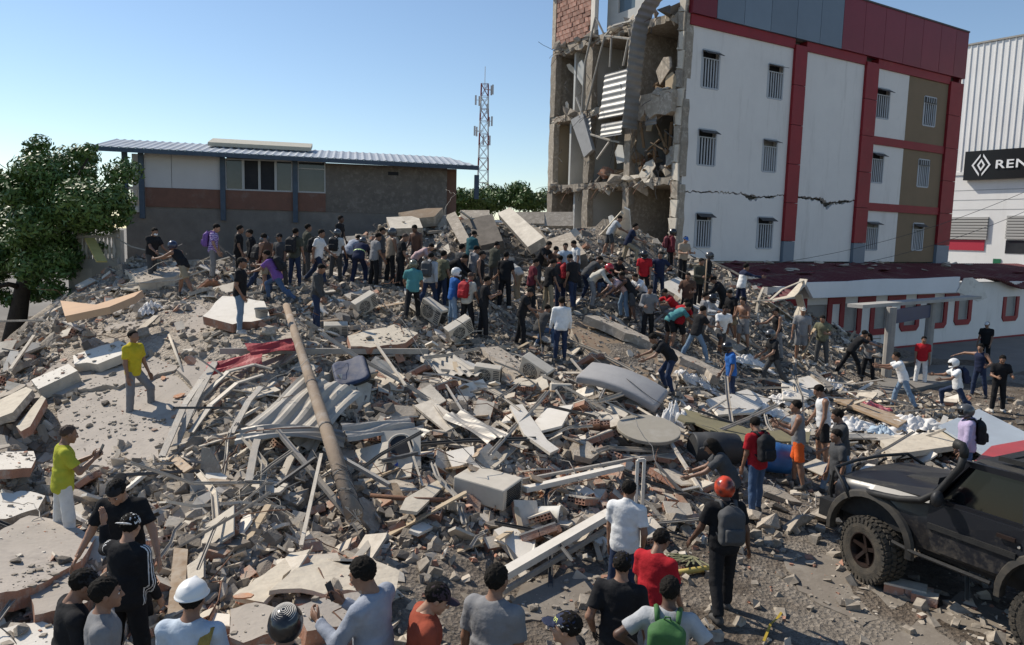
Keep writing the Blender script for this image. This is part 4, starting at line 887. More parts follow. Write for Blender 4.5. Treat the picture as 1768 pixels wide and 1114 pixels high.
# ---- the tall white and red block, its street side
C0 = (6.93, 32.1); FA = Plane(C0, (.848, .53)); LEN = FA.sz(1650, 250)[0]
TB = empty('damaged_building', (C0[0], C0[1], 0)); TB['label'] = 'four storey white building with red bands and its end torn off'; TB['category'] = 'building'
def inbld(o):
    o.parent = TB; o.matrix_parent_inverse = Matrix.Translation((-C0[0], -C0[1], 0)); return o
def part(mb, name, mats, smooth=False, parent=None):
    o = mb.build(name, mats if isinstance(mats, list) else [mats], None, smooth)
    if parent is None: return inbld(o)
    o.parent = parent; o.matrix_parent_inverse = Matrix.Identity(4) @ Matrix.Translation((-C0[0], -C0[1], 0)) if parent is TB else Matrix.Translation((-C0[0], -C0[1], 0)); return o
LV = [3.9, 7.45, 10.95, 14.35]; ZT = 16.45
s1a, s1b = FA.sz(1358, 265)[0], FA.sz(1378, 265)[0]; s2a, s2b = FA.sz(1481, 265)[0], FA.sz(1502, 265)[0]; s3a, s3b = FA.sz(1627, 265)[0], LEN
stan = FA.sz(1566, 180)[0]; ztrim = FA.sz(1180, 40)[1]
WIN = [(1210, 1242, 88, 153), (1324, 1352, 112, 171), (1203, 1236, 224, 286), (1315, 1341, 241, 297), (1199, 1228, 368, 427), (1306, 1334, 375, 429), (1511, 1536, 153, 205), (1593, 1616, 168, 218), (1503, 1525, 264, 316), (1583, 1604, 276, 323), (1493, 1516, 383, 432), (1574, 1594, 386, 432)]
wins = []
for (x0, x1, y0, y1) in WIN:
    a = FA.sz(x0 + 1, (y0 + y1) / 2); b = FA.sz(x1 - 1, (y0 + y1) / 2); zt = FA.sz((x0 + x1) / 2, y0)[1]; zb = FA.sz((x0 + x1) / 2, y1)[1]
    wins.append((a[0], b[0], zb, zt))
def wall_bay(s0, s1, z0, z1, mats, name, crack=None, rs=random.Random(3)):
    """wall with window holes; with crack=[(s,z)...] it is split along the crack, a gap left open"""
    ws = [q for q in wins if q[0] > s0 - .1 and q[1] < s1 + .1 and q[2] > z0 - .1 and q[3] < z1 + .1]
    mb = MB(); ss = sorted({s0, s1} | {x for q in ws for x in q[:2]}); zz = sorted({z0, z1} | {x for q in ws for x in q[2:]})
    for i in range(len(zz) - 1):
        za, zb = zz[i], zz[i + 1]
        if crack and za < crack[0][1] < zb:
            top = [(s, z + .012 + rs.uniform(0, .03)) for s, z in crack]; bot = [(s, z - g) for (s, z), g in zip(crack, CG)]
            FA.poly(mb, [(s0, za), (s1, za)] + bot[::-1], 0, .22); FA.poly(mb, top + [(s1, zb), (s0, zb)], .015, .22); continue
        run = s0
        cut = sorted([q for q in ws if q[2] < (za + zb) / 2 < q[3]])
        for q in cut:
            if q[0] - run > .02: FA.slab(mb, run, q[0], za, zb, 0 if za < CRZ else .015, .22)
            run = q[1]
        if s1 - run > .02: FA.slab(mb, run, s1, za, zb, 0 if za < CRZ else .015, .22)
    return part(mb, name, mats)
CRZ = FA.sz(1300, 338)[1]
rs_ = random.Random(11)
def crackline(s0, s1, pix, hole):
    out = []; global CG; CG = []
    n = max(8, int((s1 - s0) / .09))
    zl = [FA.sz(*p) for p in pix]; xs = [q[0] for q in zl]; zs = [q[1] for q in zl]
    for k in range(n + 1):
        s = s0 + (s1 - s0) * k / n; z = float(np.interp(s, xs, zs)) + rs_.uniform(-.045, .045); g = .012 + rs_.random() * .035
        for hs, hw, hd in hole:
            if abs(s - hs) < hw: g += hd * (1 - abs(s - hs) / hw) * rs_.uniform(.6, 1.1)
        out.append((s, z)); CG.append(g)
    return out
cr1 = crackline(.05, s1a, [(1170, 330), (1280, 334), (1305, 340), (1350, 338)], [(FA.sz(1297, 340)[0], .55, .30), (FA.sz(1330, 340)[0], .4, .12)])
wall_bay(.05, s1a, LV[0], ztrim, [M_wallw], 'wall', cr1)
cr2 = crackline(s1b, s2a, [(1378, 340), (1420, 343), (1428, 350), (1475, 346)], [(FA.sz(1426, 347)[0], .7, .42), (FA.sz(1400, 343)[0], 1.2, .12), (FA.sz(1455, 345)[0], .9, .16)])
wall_bay(s1b, s2a, LV[0], ztrim, [M_wallw], 'wall', cr2)
zb1, zb2 = FA.sz(1506, 242)[1], FA.sz(1500, 357)[1]
for z0, z1 in ((LV[0], zb2 - .2), (zb2 + .2, zb1 - .2), (zb1 + .2, ztrim)):
    wall_bay(s2b, stan, z0, z1, [M_wallw], 'wall'); wall_bay(stan, s3a, z0, z1, [M_tanw], 'tan_wall')
mb = MB(); FA.slab(mb, .3, LEN - .1, LV[0] - 3.9, ZT - 1.5, -.32, .1); part(mb, 'crack_backing', [M_crack])  # dark sheet behind the facade, standing in for shade in the crack
for nm, (a, b) in (('red_pilaster', (s1a, s1b)), ('red_pilaster', (s2a, s2b)), ('red_pilaster', (s3a, s3b))):
    zz = LV[0] + .95; k = 0
    while zz < ztrim:
        z2 = min(zz + 1.78, ztrim + .425); mb = MB(); FA.slab(mb, a, b, zz + .012, z2 - .012, .16, .5); part(mb, nm + '_segment', [M_redp]); zz = z2
    mb = MB(); FA.slab(mb, a + .02, b - .02, LV[0] - .3, LV[0] + .94, .16, .5); part(mb, 'grey_plinth', [M_grypan])
for z in (zb1, zb2):
    mb = MB(); FA.slab(mb, s2b + .003, s3a - .003, z - .2, z + .2, .09, .32); part(mb, 'red_band', [M_redp])
for a, b in ((.05, s1a), (s1b, s2a), (s2b, s3a)):
    mb = MB(); FA.slab(mb, a + .003, b - .003, ztrim + .002, ztrim + .42, .10, .4); part(mb, 'red_trim', [M_redp])
edges = [1182, 1230, 1277, 1323, 1367, 1408, 1446, 1483, 1518, 1552, 1583, 1614, 1640]
es = [FA.sz(x, 60 + (x - 1180) * .13)[0] for x in edges] + [LEN]; es[0] = .02
for k in range(len(es) - 1):
    mb = MB(); FA.slab(mb, es[k] + .012, es[k + 1] - .012, ztrim + .43, ZT + (.0 if k < 6 else .012), .2, .25)
    part(mb, 'parapet_panel', [M_grypan if 1 <= k < 6 else M_redpan])
mb = MB(); FA.slab(mb, .02, LEN, ZT + .013, ZT + .09, .24, .4); part(mb, 'coping', [mat('coping', (.10, .09, .09), None)])
# far end wall and roof
mb = MB(); mb.prism([(0, LV[0] - 3.9), (9.6, LV[0] - 3.9), (9.6, ZT), (0, ZT)], FA.pt(LEN, 0), -FA.n, Zv, FA.u, .25); part(mb, 'end_wall', [M_redpan])
for (a, b, z0, z1) in wins:
    wi = empty('window'); inbld(wi); wp = Matrix.Translation((-C0[0], -C0[1], 0))
    def sub(mb, nm, m):
        o = mb.build(nm, [m]); o.parent = wi; return o
    mb = MB(); FA.slab(mb, a - .06, b + .06, z0 - .06, z1 + .06, -.235, .03); sub(mb, 'room_shade_sheet', M_dark if (a * 7 + z0) % 3 > .9 else mat('lighter_interior', (.30, .30, .29), (.22, .22, .215), 3, .9))  # flat sheet coloured as the dimness of the room, some lighter
    mb = MB()
    for p, q, r_, t in ((a - .04, a + .03, z0, z1), (b - .03, b + .04, z0, z1)): FA.slab(mb, p, q, r_, t, .03, .1)
    FA.slab(mb, a + .031, b - .031, z0 - .04, z0 + .03, .03, .1); FA.slab(mb, a + .031, b - .031, z1 - .03, z1 + .04, .03, .1); FA.slab(mb, a + .031, b - .031, z1 - .34, z1 - .30, .02, .05)
    sub(mb, 'window_frame', M_barw)
    nb = 6
    for k in range(nb):
        x = a + .03 + (b - a - .06) * (k + .5) / nb; mb = MB(); FA.slab(mb, x - .032, x + .032, z0 + .031, z1 - .341, -.01, .03); sub(mb, 'window_bar', M_barw)
    tilt = random.Random(int(a * 100 + z0)).choice([.0, .35, .4, .42])
    mb = MB(); p0 = FA.pt(a, z1 - .02, .05); d_ = (FA.n * math.sin(tilt * 3) - Zv * math.cos(tilt * 3)).normalized()
    mb.prism([(0, 0), (b - a, 0), (b - a, .3), (0, .3)], p0, FA.u, d_, FA.u.cross(d_) * -1, .02); sub(mb, 'louvre_pane', M_gdark)
    if tilt == 0:
        for k in range(5):
            x = a + .05 + (b - a - .1) * (k + .5) / 5; mb = MB(); FA.slab(mb, x - .02, x + .02, z1 - .29, z1 - .04, .09, .02); sub(mb, 'window_bar', M_barw)

# ---- the torn end: floors, columns, rooms open to the air
FB = Plane(C0, (-.53, .848)); FB.n = Vector((-.848, -.53, 0)); WB = 9.66       # t runs away from the corner, outwards to the left
def ragged_slab(z, t0, t1, depth, th, seed, mats, name, out=.0):
    r_ = random.Random(seed); mb = MB(); n = int((t1 - t0) / .22)
    P = [(t0 + (t1 - t0) * k / n, out + r_.uniform(-.28, .12)) for k in range(n + 1)]
    poly = [(t, o) for t, o in P] + [(t1, -depth), (t0, -depth)]
    mb.prism(poly, FB.o + Zv * z, FB.u, FB.n, Zv, th); return part(mb, name, mats)
for k, z in enumerate(LV):
    ragged_slab(z, .1, WB, 8.5 if k else 6, .34, 20 + k, [M_conc], 'floor_slab', .05 if k < 3 else .0)
    mb = MB()
    for a, b in ((.3, 3.2), (3.6, 6.3), (6.6, WB)):
        if k == 3 and a < 3: continue
        FB.poly(mb, jag(rs_, a, b, z - .34, .3, .10) + [(b, z - .02), (a, z - .02)], .06, .3)
    part(mb, 'edge_beam', [M_conc])
def column(t, z0, z1, wd, m=M_conc, lean=0.0, dp=.35, seed=0):
    r_ = random.Random(seed * 7 + int(t * 10)); n = max(3, int((z1 - z0) / .35)); L1 = []; L2 = []
    for k in range(n + 1):
        z = z0 + (z1 - z0) * k / n; c = t + lean * k / n; L1.append((c - wd / 2 + r_.uniform(-.05, .03), z)); L2.append((c + wd / 2 + r_.uniform(-.03, .05), z))
    mb = MB(); FB.poly(mb, L1 + L2[::-1], .10, dp); return part(mb, 'column', [m])
for k in range(4):
    z0 = LV[k] - 3.9 if k == 0 else LV[k - 1]; z1 = LV[k] - .34 if k else 3.5
    for t in (.22, 3.4, 6.45, WB - .16): column(t, z0, z1, .42 if t > .3 else .5, seed=k)
# ragged plaster rind running up the corner
for k in range(14):
    z = 4.2 + k * .76; mb = MB(); q = [(.02 + rs_.uniform(-.06, .06), z)] + jag(rs_, .45, .3, z + .1, .2, .1) + [(.36 + rs_.uniform(-.1, .12), z + .74), (-.0 + rs_.uniform(-.06, .04), z + .74)]
    FB.poly(mb, q, .16 + rs_.random() * .04, .1); part(mb, 'torn_plaster', [M_plast if k % 3 else M_conc])
# rooms: back walls 2.6 - 4 m behind the torn plane and cross walls
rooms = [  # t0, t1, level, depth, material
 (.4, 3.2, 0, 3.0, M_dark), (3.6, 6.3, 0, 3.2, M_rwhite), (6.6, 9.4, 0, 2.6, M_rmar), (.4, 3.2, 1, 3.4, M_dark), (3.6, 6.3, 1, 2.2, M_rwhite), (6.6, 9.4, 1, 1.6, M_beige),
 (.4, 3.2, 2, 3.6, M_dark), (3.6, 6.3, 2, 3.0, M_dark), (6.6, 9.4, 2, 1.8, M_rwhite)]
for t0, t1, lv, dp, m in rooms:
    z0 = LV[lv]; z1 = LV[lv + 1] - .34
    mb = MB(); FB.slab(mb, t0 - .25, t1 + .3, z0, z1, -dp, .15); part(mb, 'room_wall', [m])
for t, lv, dp, m in ((6.45, 0, 2.6, M_rwhite), (6.45, 1, 2.2, M_rwhite), (6.45, 2, 3, M_rwhite), (3.4, 0, 3, M_conc), (3.4, 1, 3.4, M_rwhite), (3.4, 2, 3.4, M_conc), (8.1, 2, 1.8, M_rwhite), (8.3, 1, 1.6, M_rwhite), (7.8, 0, 2.4, M_rwhite), (9.5, 1, 1.6, M_beige), (9.5, 2, 1.8, M_conc), (9.5, 0, 2, M_conc)):
    z0 = LV[lv] + .002; z1 = LV[lv + 1] - .345
    mb = MB(); mb.prism([(-.25, z0), (-dp, z0), (-dp, z1), (-.25, z1)], FB.o + FB.u * (t + .07), FB.n, Zv, FB.u, .14); part(mb, 'partition', [m])
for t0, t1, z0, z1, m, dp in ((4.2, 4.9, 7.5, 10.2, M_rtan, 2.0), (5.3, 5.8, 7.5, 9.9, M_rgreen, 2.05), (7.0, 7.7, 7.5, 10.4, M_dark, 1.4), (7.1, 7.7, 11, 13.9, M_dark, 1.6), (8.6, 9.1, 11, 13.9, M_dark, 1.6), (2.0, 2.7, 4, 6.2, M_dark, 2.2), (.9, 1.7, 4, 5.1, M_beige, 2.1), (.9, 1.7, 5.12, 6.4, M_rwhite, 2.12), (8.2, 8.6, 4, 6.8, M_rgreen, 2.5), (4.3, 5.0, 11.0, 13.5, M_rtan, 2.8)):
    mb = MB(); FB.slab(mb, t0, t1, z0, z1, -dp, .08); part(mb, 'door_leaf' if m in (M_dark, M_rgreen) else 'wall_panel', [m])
# penthouse: brick panel, each brick laid, white wall with a window
bw, bh = .33, .235; zb0, zb1_ = 14.45, 17.9
mb = MB(); FB.slab(mb, 6.15, WB - .05, zb0 - .1, zb1_ + .1, .02, .12); part(mb, 'mortar_bed', [mat('mortar', (.30, .27, .235), (.24, .215, .19), 4, .95)])
brick_me = []
for v in range(4):
    b_ = MB(); b_.box((0, 0, 0), (bw / 2 - .012, .05, bh / 2 - .012)); brick_me.append(b_.mesh('brick', [mat('facing_brick', (.36, .19, .145), (.30, .16, .12), 5, .92, .4, 40, .28, c3=(.40, .30, .25), s3=4, f3=(.5, .7))]))
RB = Matrix((FB.u, -FB.n, Zv)).transposed().to_4x4(); row = 0; z = zb0
while z < zb1_ - .1:
    t = 6.2 + (bw / 2 if row % 2 else 0)
    while t < WB - .3:
        if rs_.random() > .035:
            o = ob('brick', brick_me[0], None, mw=Matrix.Translation(FB.pt(t + bw / 2, z + bh / 2, .035 + rs_.uniform(-.02, .025))) @ RB); inbld(o)
        t += bw
    z += bh; row += 1
mb = MB(); FB.slab(mb, WB - .28, WB + .02, 14.4, 18.2, .12, .3); part(mb, 'column', [M_conc])
mb = MB(); FB.slab(mb, 3.3, 4.1, 14.36, 18.3, -.6, .15); FB.slab(mb, 5.3, 6.1, 14.36, 18.3, -.6, .15); FB.slab(mb, 4.1, 5.3, 14.36, 15.3, -.6, .15); FB.slab(mb, 4.1, 5.3, 17.2, 18.3, -.6, .15); part(mb, 'penthouse_wall', [M_rwhite])
mb = MB(); FB.slab(mb, 4.12, 5.28, 15.3, 17.2, -.68, .05); part(mb, 'window_pane', [mat('penthouse_glass', (.10, .14, .17), None, rough=.1)])
mb = MB(); FB.slab(mb, 6.05, 6.35, 14.4, 18.4, .2, .2); part(mb, 'white_trim', [M_white])
mb = MB(); FB.poly(mb, [(8.6, 17.75), (WB + .5, 17.35), (WB + .55, 17.6), (8.6, 18.5)], .5, .5); part(mb, 'eave_piece', [M_plast])
# hanging roof sheet: long ribbon of corrugated metal sagging off the roof
M_sheet = mat('hanging_sheet', (.33, .325, .315), (.26, .255, .245), 2, .5, metal=.3, c3=(.30, .28, .25), s3=2.5, f3=(.55, .75))
def ribbon(pix, wid, outs, name, wave=.022, nw=26, m=M_sheet, sdv=None):
    sdv = FB.u if sdv is None else sdv
    P = []; 
    for (x, y), o_ in zip(pix, outs):
        p = onplane(x, y, FB.o + FB.n * o_, FB.n); P.append(p)
    P = [Vector(p) for p in P]; L = [0]
    for i in range(1, len(P)): L.append(L[-1] + (P[i] - P[i - 1]).length)
    n = int(L[-1] / .05); A = np.array([tuple(p) for p in P]); V = []; F = []
    sm = lambda s: Vector([float(np.interp(s, L, A[:, k])) for k in range(3)])
    def pos(s): return sum((sm(min(max(s + e, 0), L[-1])) for e in (-.5, -.25, 0, .25, .5)), Vector()) / 5
    for i in range(n + 1):
        s = L[-1] * i / n; p = pos(s); tdir = (pos(s + .05) - pos(s - .05)).normalized(); wv = math.sin(s * 2 * math.pi / .3) * wave
        side = sdv; nn = tdir.cross(side).normalized()
        for e in (-1, 1):
            for q in (0, 1): V.append(p + side * e * wid / 2 + nn * (wv + q * .012))
    for i in range(n):
        a = i * 4; b = a + 4; F += [(a, b, b + 2, a + 2), (a + 1, a + 3, b + 3, b + 1), (a, a + 1, b + 1, b), (a + 2, b + 2, b + 3, a + 3)]
    F += [(0, 2, 3, 1), (n * 4, n * 4 + 1, n * 4 + 3, n * 4 + 2)]
    o = ob(name, mesh(name, V, F, m)); return inbld(o)
ribbon([(1150, -30), (1128, 0), (1112, 22), (1104, 50), (1099, 90), (1094, 140), (1090, 190), (1086, 229)], .92, [.3, .5, .8, 1.0, 1.0, .95, .9, .85], 'hanging_roof_sheet', sdv=(FA.u * .97 + FB.u * .1).normalized())
ribbon([(1066, 117), (1062, 150), (1058, 185), (1052, 209)], 1.75, [.25, .35, .45, .5], 'hanging_roof_sheet')
ribbon([(1012, 200), (1016, 228), (1012, 252)], .55, [.2, .35, .4], 'hanging_roof_sheet')
ribbon([(1122, 172), (1126, 196), (1122, 222)], .7, [.2, .3, .35], 'hanging_roof_sheet')
ribbon([(1056, 206), (1056, 222), (1053, 240)], 1.5, [.5, .6, .75], 'hanging_roof_sheet')
def fbp(x, y, o_): return onplane(x, y, FB.o + FB.n * o_, FB.n)
mb = MB(); a, b, c, d_ = fbp(985, 207, .4), fbp(1006, 196, .4), fbp(1023, 258, .5), fbp(1008, 272, .5)
nn = (b - a).cross(d_ - a).normalized()
mb.add([a, b, c, d_, a + nn * .18, b + nn * .18, c + nn * .18, d_ + nn * .18], [(0, 1, 2, 3), (7, 6, 5, 4), (0, 4, 5, 1), (1, 5, 6, 2), (2, 6, 7, 3), (3, 7, 4, 0)]); part(mb, 'dangling_panel', [mat('dangling_grey', (.30, .30, .30), (.24, .24, .24), 3, .7)])
for pth in ([(1030, 32), (1044, 62), (1012, 190)], [(1044, 62), (1094, 68)], [(1056, 66), (1053, 116)], [(1085, 68), (1076, 114)], [(1044, 62), (1060, 44), (1090, 36)], [(995, 168), (1018, 232)], [(1018, 232), (1052, 242), (1070, 246)], [(1052, 245), (1031, 275)], [(1028, 30), (1010, 110), (1004, 200)]):
    mb = MB(); mb.tube([fbp(x, y, .35) for x, y in pth], .055, 5); part(mb, 'bent_frame_rod', [M_metal])
for k in range(26):
    x = rs_.uniform(960, 1140); y = rs_.uniform(110, 330); L = rs_.uniform(15, 70); mb = MB(); o_ = rs_.uniform(.1, .4)
    mb.tube([fbp(x + math.sin(j * 1.3 + k) * rs_.uniform(1, 5), y + L * j / 5, o_) for j in range(6)], .014, 4); part(mb, 'dangling_wire', [M_gdark])
# broken masonry lying in the open rooms
def lump(c, r, seed, m, sx=1, sy=1, sz=.7):
    rg = random.Random(seed); bm = bmesh.new()
    for _ in range(14): bm.verts.new((rg.gauss(0, .5) * r * sx, rg.gauss(0, .5) * r * sy, rg.gauss(0, .5) * r * sz))
    bmesh.ops.convex_hull(bm, input=bm.verts); bmesh.ops.delete(bm, geom=[v for v in bm.verts if not v.link_faces], context='VERTS')
    me = bpy.data.meshes.new('broken_masonry'); bm.to_mesh(me); bm.free(); me.materials.append(m); o = ob('broken_masonry', me, loc=c); return inbld(o)
for k in range(60):
    t = rs_.choice([rs_.uniform(.5, 3.1), rs_.uniform(3.7, 6.2)]); lv = rs_.choice([1, 1, 1, 2, 0]) if t < 3.2 else rs_.choice([1, 1, 0])
    z = LV[lv] + (rs_.uniform(.05, 1.3) if t < 3.2 and lv == 1 else rs_.uniform(.05, .6))
    lump(FB.pt(t, z, -rs_.uniform(.1, 1.2)), rs_.uniform(.15, .42), k, rs_.choice([M_conc, M_rtan, M_brick, M_plast, M_rtan]))
for k in range(22):
    t = rs_.uniform(.6, 2.8); z = LV[1] + rs_.uniform(.4, 1.6); a = FB.pt(t, z, -rs_.uniform(.1, .9)); b = a + FB.u * rs_.uniform(-.7, .7) + Zv * rs_.uniform(.3, 1.1) + FB.n * rs_.uniform(-.2, .5)
    mb = MB(); mb.bar(a, b, .12, .05); part(mb, 'splintered_timber', [rs_.choice([M_wood, M_rtan, M_gdark])])
for k in range(95):
    lv = rs_.choice([1, 2, 3, 3, 2, 1]); t = rs_.uniform(.2, 9.5); z = LV[lv] - rs_.uniform(-.12, .42)
    lump(FB.pt(t, z, rs_.uniform(-.15, .16)), rs_.uniform(.10, .34), 500 + k, rs_.choice([M_conc, M_conc, M_plast, M_concd]), 1.1, 1, 1)
for k in range(70):
    lv = rs_.choice([1, 2, 3]); t = rs_.uniform(.3, 9.4); z = LV[lv] - rs_.uniform(.05, .3); p = FB.pt(t, z, .05); L = rs_.uniform(.3, 1.3); P = [p]
    dr = (FB.n * rs_.uniform(.3, 1) + FB.u * rs_.uniform(-.6, .6) + Zv * rs_.uniform(-.3, .3)).normalized()
    for j in range(4): dr = (dr + Zv * rs_.uniform(-.55, .1) + FB.u * rs_.uniform(-.3, .3)).normalized(); P.append(P[-1] + dr * L / 4)
    mb = MB(); mb.tube(P, .013, 4); part(mb, 'bent_rebar', [M_rust if k % 2 else M_gdark])
for k in range(15):
    lv = rs_.choice([0, 1, 2]); t = rs_.uniform(.6, 9.0); z = LV[lv] + rs_.uniform(.1, 2.6); p = FB.pt(t, z, -rs_.uniform(.0, .5)); a_ = rs_.uniform(-1, 1); u2 = (FB.u * math.cos(a_) + Zv * math.sin(a_)).normalized(); v2 = (Zv * math.cos(a_) - FB.u * math.sin(a_) + FB.n * rs_.uniform(-.6, .6)).normalized()
    w2, h2 = rs_.uniform(.12, .42), rs_.uniform(.2, .6); mb = MB(); mb.prism([(-w2, -h2), (w2 * .7, -h2 * .8), (w2, h2 * .4), (w2 * .2, h2), (-w2 * .8, h2 * .7)], p, u2, v2, u2.cross(v2).normalized(), .05); part(mb, 'broken_board', [rs_.choice([M_plast, M_white, M_rwhite, M_conc, M_beige])])
mb = MB(); FB.poly(mb, [(.3, 10.5)] + jag(rs_, .3, 2.6, 10.1, .3, .2) + [(2.8, 11.0), (.3, 11.0)], .45, .5); part(mb, 'edge_beam', [M_conc])

# ---- low red roofed hall in front of it
Q0 = (13.1, 31.3); LW = Plane(Q0, (.848, .53)); HB = empty('market_hall', (Q0[0], Q0[1], 0)); tag(HB, 'low white hall with dark red roof and shuttered openings edged in red', 'building')
def inh(mb, name, mats, par=None, smooth=False):
    o = mb.build(name, mats, None, smooth); o.parent = HB; o.matrix_parent_inverse = Matrix.Translation((-Q0[0], -Q0[1], 0)); return o
M_hallw = mat('hall_wall', (.76, .735, .70), (.70, .675, .64), .7, .85, c3=(.52, .49, .45), s3=1.6, f3=(.55, .85), stretch=(1, 1, .2))
M_roofr = mat('red_roof', (.135, .03, .036), (.11, .026, .031), 1.5, .65, c3=(.19, .115, .10), s3=1.3, f3=(.5, .72))
SL0, SL1 = -3.2, 26
sh = []
for x, top, bot, hw in ((1340, 520, 625, .55), (1411, 518, 610, .72), (1470, 516, 572, .5), (1522, 514, 568, .5), (1573, 512, 562, .5), (1622, 508, 558, .5), (1665, 505, 552, .5), (1747, 503, 546, .55)):
    s, zt = LW.sz(x, top); sh.append((s, LW.sz(x, bot)[1], hw))
ZH = 3.05; ZSH = LW.sz(1470, 524)[1]
run = SL0; mb = MB()
for s, zb, hw in sh:
    LW.slab(mb, run, s - hw, .0, ZH, 0, .25); LW.slab(mb, s - hw, s + hw, .0, max(zb, .02), 0, .25); LW.slab(mb, s - hw, s + hw, ZSH, ZH, 0, .25); run = s + hw
LW.slab(mb, run, SL1, 0, ZH, 0, .25); inh(mb, 'wall', [M_hallw])
M_shut = mat('shutter', (.36, .35, .33), (.29, .28, .265), 2, .6)
for k, (s, zb, hw) in enumerate(sh):
    z = max(zb, .05); mb = MB()
    while z < ZSH - .02: LW.slab(mb, s - hw, s + hw, z, z + .085, -.08 + .0, .04); LW.slab(mb, s - hw, s + hw, z + .085, z + .1, -.095, .03); z += .1
    inh(mb, 'roller_shutter', [M_shut])
    mb = MB(); g = .27; c = .2; zl = max(zb, .02) + .02
    outer = [(s - hw - g, ZSH), (s - hw - g, zl - g + c), (s - hw - g + c, zl - g), (s + hw + g - c, zl - g), (s + hw + g, zl - g + c), (s + hw + g, ZSH)]
    inner = [(s + hw - .03, ZSH), (s + hw - .03, zl), (s - hw + .03, zl), (s - hw + .03, ZSH)]
    LW.poly(mb, outer + inner, .05, .06); inh(mb, 'red_surround', [M_redp])
    if k + 1 < len(sh) and k not in (6,):
        a = s + hw - .03; b = sh[k + 1][0] - sh[k + 1][2] + .03
        mb = MB(); LW.slab(mb, a, b, ZSH + .002, ZSH + .28, .055, .065); inh(mb, 'red_lintel', [M_redp])
mb = MB(); LW.slab(mb, SL0, SL1, .0, .2, .08, .1); inh(mb, 'red_plinth', [M_redp])
# white fascia, partly torn, one end dropped
fa = LW.sz(1392, 500)[0]; fb = LW.sz(1655, 490)[0]
LF = Plane(Q0, (.848, .53)); LF.o = LW.o + LW.n * .75; f1, f2, f3, f4 = LF.sz(1404, 515), LF.sz(1654, 505), LF.sz(1658, 478), LF.sz(1390, 488)
fa, fb = f4[0], f3[0]; mb = MB(); LW.poly(mb, [f1, f2, f3] + [(f4[0] + (f3[0] - f4[0]) * k / 8, f4[1] + (f3[1] - f4[1]) * k / 8 + rs_.uniform(-.025, .025)) for k in range(7, 0, -1)] + [f4], .75, .14); inh(mb, 'fascia', [mat('fascia_paint', (.74, .74, .75), (.68, .68, .68), .7, .8)])
mb = MB(); p = LW.pt(fb + .1, 3.3, .8); u2 = (LW.u * .8 - Zv * .45 + LW.n * .3).normalized(); v2 = (Zv * .8 + LW.u * .45).normalized(); mb.prism([(0, -.7), (1.3, -.5), (1.7, -.1), (1.1, .35), (.5, .35), (.1, .1)], p, u2, v2, u2.cross(v2), .05); inh(mb, 'torn_fascia_piece', [M_white])
# corrugated roof from the tall block down to the fascia
V = []; F = []; n = 480; gap = 3.95
for i in range(n + 1):
    s = -6.4 + (24 + 6.4) * i / n; w_ = .04 * (1 if i % 4 < 2 else -1)
    drop = max(0, -2.2 - s) * .38
    sg = .12 * math.sin(s * .7) - (.35 * math.exp(-((s - 15.5) / 1.4) ** 2))
    V += [LW.pt(s, 3.78 + w_ - drop * .6, -gap + .2), LW.pt(s, 3.55 + w_ - drop * .8 + sg * .5, -gap / 2), LW.pt(s, 3.18 + w_ - drop + sg, .5)]
for i in range(n):
    a = i * 3; F += [(a, a + 3, a + 4, a + 1), (a + 1, a + 4, a + 5, a + 2)]
me = mesh('red_roof', V, F, M_roofr); o = ob('red_roof', me); o.parent = HB; o.matrix_parent_inverse = Matrix.Translation((-Q0[0], -Q0[1], 0))
sm_ = o.modifiers.new('thick', 'SOLIDIFY'); sm_.thickness = .03
for k in range(40):
    s = rs_.uniform(-5, 18); q = rs_.random() ** 2 * 3.2; lump(LW.pt(s, 3.86 - (q / gap) * .5 - max(0, -2.2 - s) * .3, -gap + .25 + q), rs_.uniform(.08, .3), 300 + k, rs_.choice([M_conc, M_plast, M_roofr]), 1.4, 1, .35)
# torn perforated ceiling strips at its near corner
def strip(pts3, wid, name, m, parent=None, holes=False, updir=Zv):
    mb = MB()
    for i in range(len(pts3) - 1): mb.bar(pts3[i], pts3[i + 1], wid, .03, updir)
    return mb.build(name, [m])
for pix in ([(1330, 520), (1365, 512), (1384, 492), (1388, 482)], [(1325, 522), (1350, 540), (1376, 560)], [(1378, 508), (1384, 530), (1372, 555)], [(1300, 520), (1330, 518), (1350, 500), (1388, 484)], [(1305, 545), (1310, 515), (1318, 497)]):
    P = [onplane(x, y, LW.o + LW.n * 1.2, LW.n) for x, y in pix]
    tag(strip(P, .34 if pix[0][0] > 1320 else .1, 'torn_ceiling_strip', M_plast), 'pale perforated metal strip torn loose from the red roofed hall', 'metal strip', 'torn strips hanging off the red roofed hall')

# ---- bus shelter
sb = hit(1530, 650); BSr = Matrix.Rotation(math.atan2(.53, .848), 4, 'Z')
BS = empty('bus_shelter', (sb.x, sb.y, 0)); tag(BS, 'bus shelter with thin flat roof, two concrete posts and a blue panel', 'bus shelter')
p2 = at(1601, 610, sb.y * 1.13); e1 = at(1476, 531, sb.y * .985); e2 = at(1682, 521, sb.y * 1.22)
def inb(mb, name, m):
    o = mb.build(name, [m], None, False); o.parent = BS; o.matrix_parent_inverse = Matrix.Translation((-sb.x, -sb.y, 0)); return o
zr = 2.62
mb = MB(); mb.tube([(sb.x, sb.y, -.05), (sb.x, sb.y, zr)], .17, 10); inb(mb, 'post', mat('post_concrete', (.34, .32, .29), (.27, .255, .235), 3, .9))
mb = MB(); mb.tube([(p2.x, p2.y, -.05), (p2.x, p2.y, zr)], .17, 10); inb(mb, 'post', mat('post_concrete', (.3, .3, .3)))
mb = MB(); mb.bar((e1.x, e1.y, zr + .05), (e2.x, e2.y, zr + .05), .55, .12); inb(mb, 'shelter_roof', mat('shelter_sheet', (.42, .40, .37), (.33, .315, .29), 2, .8))
